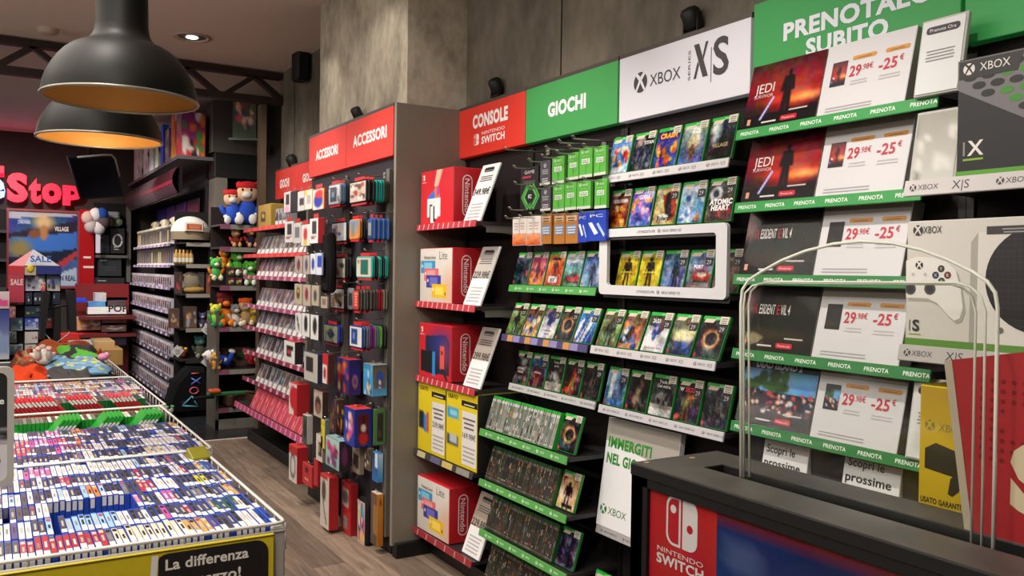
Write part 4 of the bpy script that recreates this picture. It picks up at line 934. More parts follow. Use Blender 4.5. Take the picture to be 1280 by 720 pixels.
def big_white():
    w, h = .56, .333; Xb = 2.11; yc = 1.398-w/2; zb = 1.47
    t = thing('console_box', 'white console box with white gamepad print behind the acrylic screen', 'box', (Xb, yc, zb), RW)
    m = MB(); m.cbox(-w/2, w/2, 0, .18, 0, h, '#cfcbc3', .003, side='#d2cec6'); m.build('carton', CARD, t)
    m = MB(); y = -.001
    def L(px, py): a = KX(px, py, Xb); return yc-a[0], a[1]-zb
    m.quad((-w/2, y, 0), (w/2, y, 0), (w/2, y, .02), (-w/2, y, .02), '#5f8f3c')
    x1 = L(1222, 350)[0]; x0 = L(1213, 350)[0]
    m.quad((x0, y, .02), (x1, y, .02), (x1, y, h-.035), (x0, y, h-.06), '#a8a49c'); m.quad((x1, y, .02), (w/2, y, .02), (w/2, y, h-.035), (x1, y, h-.035), '#d8d4cd')
    cl = L(1232, 349); R_ = .13
    m.poly([(a, y-.0006, b) for a, b in circ(cl[0]+R_, cl[1], R_, 44)], '#1f1d20')
    for i in range(-8, 9):
        q = math.sqrt(max(0, .126**2-(i*.014)**2)); m.box(cl[0]+R_+i*.014-.0008, cl[0]+R_+i*.014+.0008, y-.0012, y, cl[1]-q, cl[1]+q, '#3a373b'); m.box(cl[0]+R_-q, cl[0]+R_+q, y-.0012, y, cl[1]+i*.014-.0008, cl[1]+i*.014+.0008, '#3a373b')
    P = [L(*p) for p in ((1133, 372), (1133, 326), (1146, 321), (1166, 322), (1183, 327), (1195, 338), (1201, 360), (1204, 385), (1200, 398), (1193, 401), (1184, 393), (1172, 379), (1160, 373))]
    m.poly([(a+.006, y, b-.008) for a, b in P], '#a9a59d'); m.poly([(a, y-.0005, b) for a, b in P], '#e3e0da')
    y -= .001
    a = L(1149.6, 331.5); orb(m, *a, .011, '#3a3838', '#e3e0da', y)
    for p, c, s in (((1177, 336), '#3a3c2a', 'Y'), ((1170, 344), '#2a3a5a', 'X'), ((1185, 344), '#6a2e30', 'B'), ((1177.5, 351.5), '#3a4a34', 'A')):
        x, z = L(*p); m.poly([(a, y, b) for a, b in circ(x, z, .0095, 14)], c); m.text(s, x, z-.004, .008, '#e0dcd8', y-.0006)
    for p in ((1162.8, 361), (1138.5, 361)):
        x, z = L(*p); m.poly([(a, y, b) for a, b in circ(x, z, .016, 18)], '#55524f'); m.poly([(a, y-.0006, b) for a, b in circ(x, z, .010, 16)], '#38363a')
    for p in ((1142, 343), (1157, 343)):
        x, z = L(*p); m.poly([(a, y, b) for a, b in circ(x, z, .005, 10)], '#c0bcb5')
    a = L(1148, 288); orb(m, *a, .014, '#3a3838', '#d6d2ca', y); a, b = L(1154.5, 292), L(1177.5, 290.5); m.text('XBOX', (a[0]+b[0])/2, (a[1]+b[1])/2, .018, '#3a3838', y, w=b[0]-a[0])
    a = L(1145, 413); m.text('S', *a, .028, '#3a3838', y, bold=.03, w=.02); m.box(a[0]-.02, a[0]-.017, y, y+.001, a[1], a[1]+.028, '#8a8884'); m.box(a[0]-.02, a[0]+.014, y, y+.001, a[1]-.01, a[1]-.008, '#a8b03a')
    a = L(1234, 287); m.quad((a[0], y, a[1]-.012), (w/2, y, a[1]-.012), (w/2, y, a[1]+.008), (a[0], y, a[1]+.008), '#3a383a'); price_lines(m, a[0]+.01, w/2-.02, a[1]-.009, a[1]+.006, 2, '#9a9896', y-.0006)
    m.text('S', w/2-.12, .05, .02, '#6a6864', y); m.poly([(a_, y, b_) for a_, b_ in circ(x1+.06, .055, .008, 12)], '#6a6864')
    m.build('printed_front', CARD, t)
big_white()
def big_yellow():
    Y0, z0 = KX(1147, 636, 2.12); w, h = .36, KX(1149, 480, 2.12)[1]-z0
    h += .03; z0 = .948; h = KX(1149, 480, 2.12)[1]-z0
    t = thing('console_box', 'yellow used console box with black console print behind the acrylic', 'box', (2.12, Y0-w/2, z0), RW)
    m = MB(); m.cbox(-w/2, w/2, 0, .2, 0, h, '#d8bc1e', .003); m.build('carton', CARD, t)
    m = MB(); a = Art(20, 24, '#b8952a', '#e2c81c'); a.poly([(0, .2), (.5, .45), (.3, .8), (0, .9)], '#c8a81e'); a.poly([(.4, .6), (.8, .75), (.6, 1), (.3, 1)], '#c89a18')
    m.rast(-w/2+.003, w/2-.003, .003, h-.003, a.a, -.0008); y = -.0015
    zt = KX(1155, 525, 2.12)[1]-z0; orb(m, -w/2+.03, zt-.01, .014, '#8a7a2a', '#c8ac24', y); m.text('XBOX ONE', -w/2+.055, zt-.022, .02, '#8a7a2a', y, al='l', w=.13)
    zc = KX(1155, 570, 2.12)[1]-z0
    m.poly([(x*.6-w/2, y, zc+z*.75) for x, z in ((.03, -.04), (.25, -.06), (.27, .02), (.08, .055), (.03, .03))], '#1d1b1c'); m.poly([(x*.6-w/2, y-.0006, zc+z*.75) for x, z in ((.03, .03), (.25, .01), (.27, .02), (.08, .055))], '#2c2a2b')
    m.poly([(x*.6-w/2, y-.001, zc+z*.75) for x, z in ((.15, -.06), (.17, -.045), (.28, -.055), (.3, -.07), (.32, -.12), (.29, -.125), (.26, -.1), (.19, -.095), (.16, -.12), (.14, -.115))], '#232122')
    zb = KX(1150, 630, 2.12)[1]-z0; m.text('USATO GARANTITO 1 ANNO', -w/2+.008, zb+.01, .014, '#2a2412', y, bold=.03, w=.19, al='l')
    m.build('printed_front', CARD, t)
big_yellow()
carton('console_box', 'dark box with faint capitals behind the yellow console box', 'box', (2.325, 1.2, .948), RW, .3, .08, .47, '#232123', draw=lambda m: m.text('FORGE', .04, .405, .03, '#4a4648', -.001, bold=.02))

# ------------------------------------------------------------------ counter with acrylic screens
TOPM = stone('scuffed_counter_top', '#3b3835', '#57534e', .42, 5)
CT = 1.10
t = thing('counter', 'black counter with a red and blue poster behind its front glass', 'counter', (1.60, 1.92, 0))
D, Ln = .345, 1.75
m = MB(); m.box(.03, D, -Ln, 0, .02, CT-.12, '#121113'); m.box(.0, D, -.07, 0, 0, CT-.03, '#121113'); m.build('body', RUBBER, t)
m = MB()
m.cbox(0, .03, -Ln, 0, CT-.062, CT-.012, '#121113', .002); m.box(0, .03, -.05, 0, 0, CT-.06, '#121113'); m.box(0, .03, -Ln, -.05, 0, .3, '#121113'); m.build('front_frame', RUBBER, t)
m = MB(); S0, S1, SE = .142, .200, -.146
S1 = .222
m.box(.0, S0, -Ln, 0, CT-.003, CT, '#888'); m.box(S1, D, -Ln, 0, CT-.003, CT, '#888'); m.box(S0, S1, SE, 0, CT-.003, CT, '#888')
m.build('top', TOPM, t)
m = MB(); m.cbox(-.003, S0, -Ln, .003, CT-.035, CT-.003, '#151416', .002); m.box(S1, D+.003, -Ln, .003, CT-.03, CT-.003, '#151416'); m.box(S0, S1, SE, .003, CT-.03, CT-.003, '#151416'); m.build('top_edge', RUBBER, t)
for x, y, a in ((.035, -.025, .3), (.2, -.04, .1)): m = MB(); m.poly([(x+p*.5, y+q*.35, CT+.001) for p, q in circ(0, 0, .022, 9)], '#b09468'); m.build('tape_scrap', MATTE, t)
# poster
PXX = 1.612
pt = MB(); yl = 1.868; yr = KX(896, 660, PXX)[0]
M_ = Matrix.Translation((PXX-1.60, 0, 0)) @ Matrix.Rotation(-PI/2, 4, 'Z'); pt.M = M_
pt.rast(-(yl-1.92), -(yr-1.92), .3, CT-.066, Art(8, 16, '#b3262c', '#a81f26').noise(.05, 4).a, .0)
bl = Art(24, 20, '#1a2c5c', '#1e4a86').ell(.1, .8, .25, .5, '#2a6aa8', .7, .7).ell(.5, .2, .5, .4, '#20264c', .7, .7).noise(.06, 9); bl.rect(.0, 0, 1, .05, '#7a2420')
bl.rect(.02, .1, .1, .2, '#5a6a8c', .6); bl.rect(.5, .2, .62, .42, '#5a6a8c', .25)
pt.rast(-(yr-1.92), Ln-.02, .3, CT-.066, bl.a, .0)
def kp(px, py): a = KX(px, py, PXX); return 1.92-a[0], a[1]
a = kp(851.5, 686); b = kp(851.5, 623); switch_mark(pt, a[0], a[1], b[1]-a[1], '#d9d2cc', '#b3262c', -.001)
def ktx(s, L, R, hp, bold, col='#d9d2cc'):
    a = kp(*L); b = kp(*R); c = kp((L[0]+R[0])/2, (L[1]+R[1])/2-hp); pt.text(s, (a[0]+b[0])/2, (a[1]+b[1])/2, c[1]-(a[1]+b[1])/2, col, -.001, bold=bold, w=b[0]-a[0])
ktx('NINTENDO', (822, 687), (879, 710), 6, .0); ktx('SWITCH', (821, 700.5), (879.5, 727), 12, .03)
ktx('381', (1022, 742), (1070, 765), 22, .02, '#2e3c66')
pt.build('poster', GLOSS, t)
m = MB(); m.quad((.005, -.05, .3), (.005, -Ln+.01, .3), (.005, -Ln+.01, CT-.062), (.005, -.05, CT-.062), '#fff'); m.build('front_glass', acrylic('counter_glass', (.9, .91, .93), .7), t)

def screen(label, X, out_px, th, zb):
    """a clear sheet standing in the slot; outline from pixels on its own plane, rounded tube-like polished edge"""
    t = thing('acrylic_screen', label, 'screen', (X, 1.3, zb), (0, 0, 0), 'clear acrylic screens in the counter slot')
    o = [(KX(px, py, X)[0]-1.3, max(0, KX(px, py, X)[1]-zb)) for px, py in out_px]
    m = MB(); n = len(o)
    m.poly([(th/2, a, b) for a, b in o], '#fff')
    m.build('sheet', CLEAR, t)
    m = MB()
    for k in range(n-1):
        p, q = o[k], o[k+1]; m.quad((-.0002, *p), (th+.0002, *p), (th+.0002, *q), (-.0002, *q), '#ccc')
    r = [(th/2, *p) for p in o]; m.tube(r, th*.6, '#ccc', 8); m.build('polished_edge', EDGE, t)
def arc(cx, cy, rx, ry, a0, a1, n): return [(cx+rx*math.cos(math.radians(a0+(a1-a0)*k/n)), cy-ry*math.sin(math.radians(a0+(a1-a0)*k/n))) for k in range(n+1)]
ar = [(925, 600), (925, 380)]+[(927, 362), (935, 350), (950, 340), (975, 326), (1005, 314), (1040, 305), (1075, 301.5), (1115, 304), (1150, 312), (1185, 325), (1215, 340), (1233, 352), (1243, 366), (1246, 385)]+[(1244, 500), (1240, 700)]
screen('clear acrylic screen with arched top standing in the counter slot', 1.748, ar, .007, 1.06)
sq = [(936, 596), (935, 380), (938, 364), (947, 355), (962, 352), (1195, 353.5), (1212, 358), (1225, 370), (1231, 390), (1226, 690)]
screen('clear acrylic screen with flat top and rounded corners in the counter slot', 1.765, sq, .005, 1.06)
sq2 = [(929, 597), (929, 382), (931, 366), (940, 357), (956, 354), (1188, 355), (1203, 360), (1214, 371), (1219, 390), (1213, 690)]
screen('clear acrylic screen with flat top, closest to the red board', 1.783, sq2, .005, 1.06)
# red board on the counter
Xr = 1.83
y0, z0 = KX(1213, 645, Xr); tl = KX(1187, 450, Xr); tr = KX(1280, 440, Xr)
t = thing('display_board', 'red perforated display board with a cream letter standing on the counter', 'board', (Xr, y0, CT), RW)
h = tl[1]-CT; xl = y0-tl[0]; sl = (tr[1]-tl[1])/(tl[0]-tr[0]); m = MB(); m.slab([(0, 0), (.5, 0), (.5, h+sl*(.5-xl)), (xl, h)], 0, .03, '#a8242a'); m.build('board', CARD, t)
m = MB(); m.slab([(-.012, 0), (0.006, 0), (xl+.006, h), (xl-.012, h-.002)], -.002, .032, '#b9ac9a'); m.build('pale_edge', CARD, t)
m = MB()
for r in range(9):
    for c in range(14):
        if (c-3.5)**2/9+(r-4)**2/9 > .3: m.poly([(a, -.0008, b) for a, b in circ(.02+c*.022, h*.45+r*.021, .005, 8)], '#7c161c')
a = KX(1262, 632, Xr); m.text('S', y0-a[0], KX(1262, 632, Xr)[1]-CT, .125, '#d8c9a8', -.0012, al='l', bold=.06); m.build('print', CARD, t)

# ------------------------------------------------------------------ accessories rack on the pillar
t = thing('rack_divider', 'tall grey end panel between accessories rack and console column', 'panel', (1.97, 4.475, 0))
m = MB(); m.cbox(0, .445, -.0, .03, .07, 2.61, '#7f796d', .003); m.build('panel', METAL, t)
m = MB(); m.cbox(.01, .445, -.03, .03, 0, .085, '#161415', .003); m.build('plinth', RUBBER, t)
m = MB(); m.box(-.006, .0, .0, .028, .07, 2.61, '#8a8276'); m.build('edge_strip', METAL, t)
t = thing('pegboard', 'dark pegboard of hanging accessories under the accessories signs', 'pegboard', (1.985, 5.295, 0), RW)
m = MB(); m.box(-.755, .755, .01, .05, .16, 2.31, '#39343a'); m.build('back_panel', MATTE, t)
for x in (-.74, .0, .72):
    m = MB(); m.cbox(x-.022, x+.022, -.03, .01, .1, 2.24, '#67625b', .003); m.build('upright', METAL, t)
    for k in range(9):
        m.box(x-.004, x+.004, -.031, -.03, .3+k*.2, .34+k*.2, '#1a1818')
m = MB(); m.cbox(-.755, .755, .0, .05, 0, .15, '#191617', .004); m.build('base', RUBBER, t)

def hgeo(l, mm, r, pt, pb, Xb=1.95, Xf=None):
    """front face spans pixels l..mm, the side facing the camera mm..r, and the back lies on x = Xb"""
    if Xf is None:
        Y = KX(r, pb, Xb)[0]; Xf = KY(mm, pb, Y)[0]
    else: Y = KX(mm, pb, Xf)[0]
    Yl = KX(l, pb, Xf)[0]; zb = KX(mm, pb, Xf)[1]; zt = KX(mm, pt, Xf)[1]
    D = (KY(r, pb, Y)[0]-Xf) if r > mm else .03
    return Xf, (Y+Yl)/2, zb, Yl-Y, max(D, .012), zt-zb
def case_thing(label, X, Y, z, w, d, h, body, zip_, art, hang):
    t = thing('carrying_case', label, 'carrying case', (X, Y, z), RW, 'zipped carrying cases on the accessories rack')
    r = min(w, h)*.2
    m = MB(); m.slab(rr(w, h, r, 4), 0, d*.45, body, min(.012, d*.3)); m.build('front_shell', FABRIC, t)
    m = MB(); m.slab(rr(w, h, r, 4), d*.55, d, body, min(.012, d*.3)); m.build('back_shell', FABRIC, t)
    m = MB(); m.slab(rr(w-.004, h-.004, r, 4, 0, .002), d*.42, d*.58, zip_); m.build('zipper', PLAS, t)
    if art is not None:
        m = MB(); k = .86; m.rast(-w*k/2, w*k/2, h*.07, h*.93, art.a, -.0012); m.build('card_sleeve', CARD, t)
    if hang:
        m = MB(); m.box(-w*.28, w*.28, d*.4, d*.46, h-.004, h+.02, hang); m.build('hanger', CARD, t); m = MB(); m.box(-w*.4, w*.4, d*.2, d*.5, -.012, .002, hang); m.build('card_foot', CARD, t)
    return t
def stack(row, nm, l, mm, r, pt, pb, cols, art, hang='#c82a30', Xb=1.95):
    X, Y, z, w, D, h = hgeo(l, mm, r, pt, pb, Xb)
    n = len(cols); d = min(D/n, .07)
    for k, c in enumerate(cols):
        b, zc, cn = c
        lb = ('%s carrying case with %s, front of its hook, %s case row' % (cn, nm, row)) if k == 0 else '%s carrying case, %s behind the case with %s, %s case row' % (cn, ORD[k-1], nm, row)
        case_thing(lb, X+k*d+.001, Y, z, w, d-.003, h, b, zc, art if k == 0 else None, hang if k < 3 else None)
    for s in (0,): hook(1.985, Y, z+h+.03, max(.1, 1.98-X), 'wire hook of the case with %s, %s case row' % (nm, row), xb=1.985, group='hooks of the accessories rack')
BK, TL, GY, BL, OL, RD = ('#232224', '#6a6664', 'black'), ('#2fa79c', '#23302e', 'teal'), ('#7c8088', '#4a4c50', 'grey'), ('#2a62b8', '#a8a294', 'blue'), ('#4a4636', '#20201c', 'olive'), ('#b02430', '#3a1a1c', 'red')
def crowd(t, b, cols, seed, n=16): return Art(14, 16, t, b).blobs(cols, n, seed, (.07, .16), (.12, .15, .88, .85))
stack('top', 'slate handheld print', 410, 425.5, 436, 228, 255, [GY, ('#5a8ab0', '#2a2c30', 'pale blue'), BK], Art(14, 16, '#c8ccd0', '#c0c4c8').rect(.12, .1, .72, .9, '#46566a').rect(.3, .35, .5, .6, '#8a98a8').blobs(['#303238'], 4, 2, (.04, .08), (.75, .6, .95, .95)))
stack('top', 'red and cream crowd print', 436, 458.5, 487, 223, 252, [BK, BK, TL, TL, OL], crowd('#d8ccc0', '#c8b8b0', ['#b03a34', '#3a2a28', '#d8a878', '#e8e0d8', '#6a4a40'], 3))
stack('second', 'pale blue cartoon print', 413.5, 434, 438, 276, 302, [BK], crowd('#d0dce8', '#e4e6ea', ['#c8403c', '#3a60a8', '#e8c8b0', '#2a2a30'], 4, 12))
stack('second', 'orange sunset print', 436, 449, 458, 273, 299, [('#d08a4a', '#3a2a22', 'orange'), BK], Art(14, 16, '#6a90b8', '#e0883a').rect(.2, .1, .6, .9, '#5a7a8a', .6))
stack('second', 'dark stripe print', 459, 465, 488, 272, 300, [BL, BL, BL, BL], Art(10, 16, '#3a5a88', '#22344e').rect(.2, .2, .8, .8, '#c8c0b0', .7))
stack('third', 'green and red troupe print', 410, 432.5, 440, 321, 349, [BK, BK], crowd('#d8d0c0', '#cfc4b4', ['#a83a2c', '#4a6a3a', '#6a4a2c', '#2a2a26', '#d0a878'], 5))
stack('third', 'green island print', 444.5, 465, 486, 320, 348, [TL, BK, ('#3ac0b0', '#202624', 'turquoise'), BK, ('#3ac0b0', '#202624', 'turquoise')], Art(14, 16, '#cfc2b0', '#d8ccc0').rect(.25, .12, .8, .88, '#1f6a5c').ell(.12, .2, .1, .1, '#b87a4a'))
stack('fourth', 'brown and white pair print', 412, 431, 434, 360, 388, [BK], crowd('#d8d0c8', '#e0dcd8', ['#7a5a34', '#2a2628', '#c8a070', '#5a8a4a'], 6, 12), '#c8282c')
stack('fourth', 'dark screen print', 434, 441, 446, 360, 387, [GY, BK], Art(10, 14, '#8a8a90', '#6a6a70').rect(.15, .2, .9, .9, '#2c2c34'), None)
stack('fourth', 'orange red band', 441, 448.5, 485, 362, 389, [('#3a3836', '#8a867e', 'ribbed dark'), ('#6a6864', '#2a2826', 'ribbed grey'), ('#3a3836', '#8a867e', 'ribbed dark'), ('#55524e', '#2a2826', 'ribbed grey'), RD, ('#8a8a78', '#2a2826', 'pale grey')], Art(10, 14, '#d8402c', '#c8342a').bars(.2, .1, .8, .9, 5, '#f0c0b0'), '#c8282c')
stack('fifth', 'yellow and blue diamond print', 404, 422.7, 429, 407, 431, [('#3a4aa8', '#2a2a3a', 'indigo')], Art(14, 14, '#c8d8a0', '#d8dcc0').poly([(.5, .15), (.85, .5), (.5, .85), (.15, .5)], '#3a6a9a').blobs(['#c8903a', '#2a3a5a'], 6, 7, (.05, .1), (.3, .3, .7, .7)), '#d02a30')
stack('fifth', 'dark blue map print', 436, 453, 484, 408, 437, [('#1f3f80', '#8a94a8', 'navy'), GY, ('#8a2a96', '#2a2028', 'purple'), GY, ('#3a9a5a', '#d8c030', 'rainbow'), BK], Art(14, 16, '#d8d4d0', '#e0dcd8').rect(.1, .12, .65, .9, '#1f4488').rect(.25, .3, .45, .6, '#6a8ac0'), '#c8282c')

def lb_(s): return ' '.join(s.split()[:11])
def hbox(label, l, mm, r, pt, pb, art, side, top=None, Xb=1.95, Xf=None, name='accessory_box', sart=None, hang=None, grp='boxed accessories hanging on the rack', win=None):
    X, Y, z, w, D, h = hgeo(l, mm, r, pt, pb, Xb, Xf)
    D = min(D, 1.975-X)
    t = carton(name, label, 'box', (X, Y, z), RW, w, D, h, side, art, top or side, group=grp, b=.002, sdraw=(lambda m: m.rast(.003, D-.003, .003, h-.003, sart.a, -.001)) if sart is not None else None)
    if hang:
        m = MB(); m.box(-w*.3, w*.3, D*.3, D*.34, h-.001, h+.03, hang); m.build('hang_tab', CARD, t)
    if X < 1.97: hook(1.985, Y, z+h+.004, max(.06, 1.98-X-D*.3), 'wire hook over the '+lb_(label), xb=1.985, group='hooks of the accessories rack')
    return t
def phone(bg='#d8d6d4', dv='#3a3438', k=0): return Art(10, 16, bg).rect(.25, .12, .78, .6, dv).rect(.2, .7, .8, .74, '#8a8684').rect(.2, .8, .6, .84, '#b03a40')
far_ = [
 ('white box with pink phone print, far upper hook', 355, 363, 365, 239, 265, phone('#e0d8dc', '#3a3034').rect(.2, .68, .8, 1, '#e0a8c0'), '#c8c0c0'),
 ('black sleeve between white boxes, far upper hook', 363, 371.5, 374, 238, 265, Art(8, 12, '#262428', '#1c1a1e'), '#1c1a1e'),
 ('white box with small screen print, far upper hook', 372, 380.5, 382, 238, 263, Art(10, 14, '#d8d6d4').rect(.3, .35, .9, .7, '#4a3a4a'), '#b8b4b0'),
 ('white and yellow box, far upper hook', 381, 390, 392, 236, 261, Art(10, 14, '#e4e0d8').rect(0, 0, .4, .3, '#e8d060').rect(.3, .3, .8, .7, '#b8b0a8'), '#d8c860'),
 ('white box with red and blue sphere, far upper hook', 391, 405, 407, 234.5, 261, Art(14, 14, '#e0d4cc').ell(.5, .55, .4, .36, '#2a3aa0').ell(.6, .25, .4, .2, '#c8303a').rect(.85, 0, 1, 1, '#d8a83a'), '#b03038'),
 ('narrow white box, second far hook, leftmost', 356, 366.5, 368, 276, 303, phone(), '#c0bcb8'), ('grey and white blister, second far hook', 367, 376, 378, 278, 304, Art(10, 14, '#cfcdca').rect(.2, .2, .8, .7, '#7a7678'), '#b8b4b0'),
 ('white box with red figure print, second far hook', 376.5, 387, 389, 280, 307, Art(10, 14, '#e0dcd8').ell(.5, .45, .25, .3, '#c83a38').ell(.5, .85, .2, .15, '#d8c040'), '#c8c4c0'),
 ('white phone box with red and blue side, second far hook', 387, 397.5, 406, 272, 304, phone('#e4e2e0', '#3a343c'), '#a82830'),
 ('grey box with bottle print, third far row, first', 368.5, 378, 379, 320, 342, Art(10, 14, '#b0a49a').ell(.5, .5, .2, .35, '#7a3a40'), '#8a827a'), ('grey box with bottle print, third far row, second', 379, 387, 388.5, 319, 343, Art(10, 14, '#b5a99e').ell(.5, .5, .2, .35, '#5a4a6a'), '#8a827a'),
 ('white box with blue print, third far row, third', 388, 394.5, 396, 317, 343, Art(8, 14, '#d8d8e0').ell(.5, .5, .3, .3, '#3a4aa0'), '#b0b0bc'), ('white and blue box, third far row, fourth', 395, 402, 404, 316, 344, Art(8, 14, '#d0d4e4').rect(.2, .1, 1, .65, '#2a4ab0'), '#9aa0bc'),
 ('tan figure box, fourth far row, first', 368, 377.5, 379, 355, 381, Art(10, 14, '#b8ac98').ell(.5, .45, .25, .3, '#5a4a2a').ell(.5, .35, .12, .1, '#c8a840'), '#8a8072'), ('tan figure box, fourth far row, second', 378.5, 388, 389.5, 356, 383, Art(10, 14, '#b5a898').ell(.5, .45, .2, .32, '#8a2a3a'), '#8a8072'), ('tan figure box, fourth far row, third', 389.5, 398.5, 400, 357, 383, Art(10, 14, '#b0a494').ell(.5, .5, .22, .3, '#4a4a4c'), '#8a8072'), ('small tan box, fourth far row, last', 401, 409, 411, 371, 386, Art(8, 10, '#b0a090').rect(.2, .2, .8, .7, '#7a6a60'), '#8a8072'),
 ('white box with black cable print, fifth far row, first', 369, 377, 379, 392, 417, Art(8, 14, '#d4d2d0').line(.3, .2, .6, .8, .12, '#2a282a'), '#a8a4a0'), ('white box with black controller print, fifth far row, second', 377.5, 387, 391, 392, 422, Art(10, 14, '#dcdad8').ell(.5, .45, .25, .35, '#262428'), '#2a282a'), ('white box with black controller print, fifth far row, third', 388, 398, 403, 394, 426, Art(10, 14, '#dcdad8').ell(.55, .45, .25, .35, '#262428'), '#2a282a'),
 ('white and black headset box with red lid', 355, 368.5, 379, 428, 456, Art(12, 14, '#d8d6d4').rect(.25, .2, .7, .75, '#1f1d20').ell(.45, .5, .12, .12, '#c03a40').ell(.75, .3, .12, .12, '#2a282a'), '#2a2829'),
 ('tall grey box with dark tablet print, slanting forward', 380, 397, 404, 443, 480, Art(12, 18, '#b8b0a8').rect(.15, .15, .65, .7, '#2c2a2c'), '#2a3048'), ('narrow red and white box beside the tablet box', 403, 410, 418, 443, 481, Art(8, 16, '#c02a30').rect(0, .4, .8, 1, '#e0d8d4').ell(.4, .65, .25, .2, '#a03038'), '#4a2a24')]
for a in far_: hbox(a[0], *a[1:6], a[6], a[7], Xf=1.77 if a[1] < 409 else 1.78, hang='#b8342e' if 'hook' in a[0] else None, top='#c8302c' if 'red lid' in a[0] else None)
m = MB(); m.slab([(-.07, 0), (.06, .0), (.08, .2), (.05, .38), (-.05, .38), (-.08, .2)], 0, .06, '#1a181a', .02); Y, z = KX(405, 366, 1.8)
tag(m.build('cloth_bag', FABRIC, None, (1.8, Y, z), RW), 'black cloth pouch hanging between far boxes and carrying cases', 'pouch')
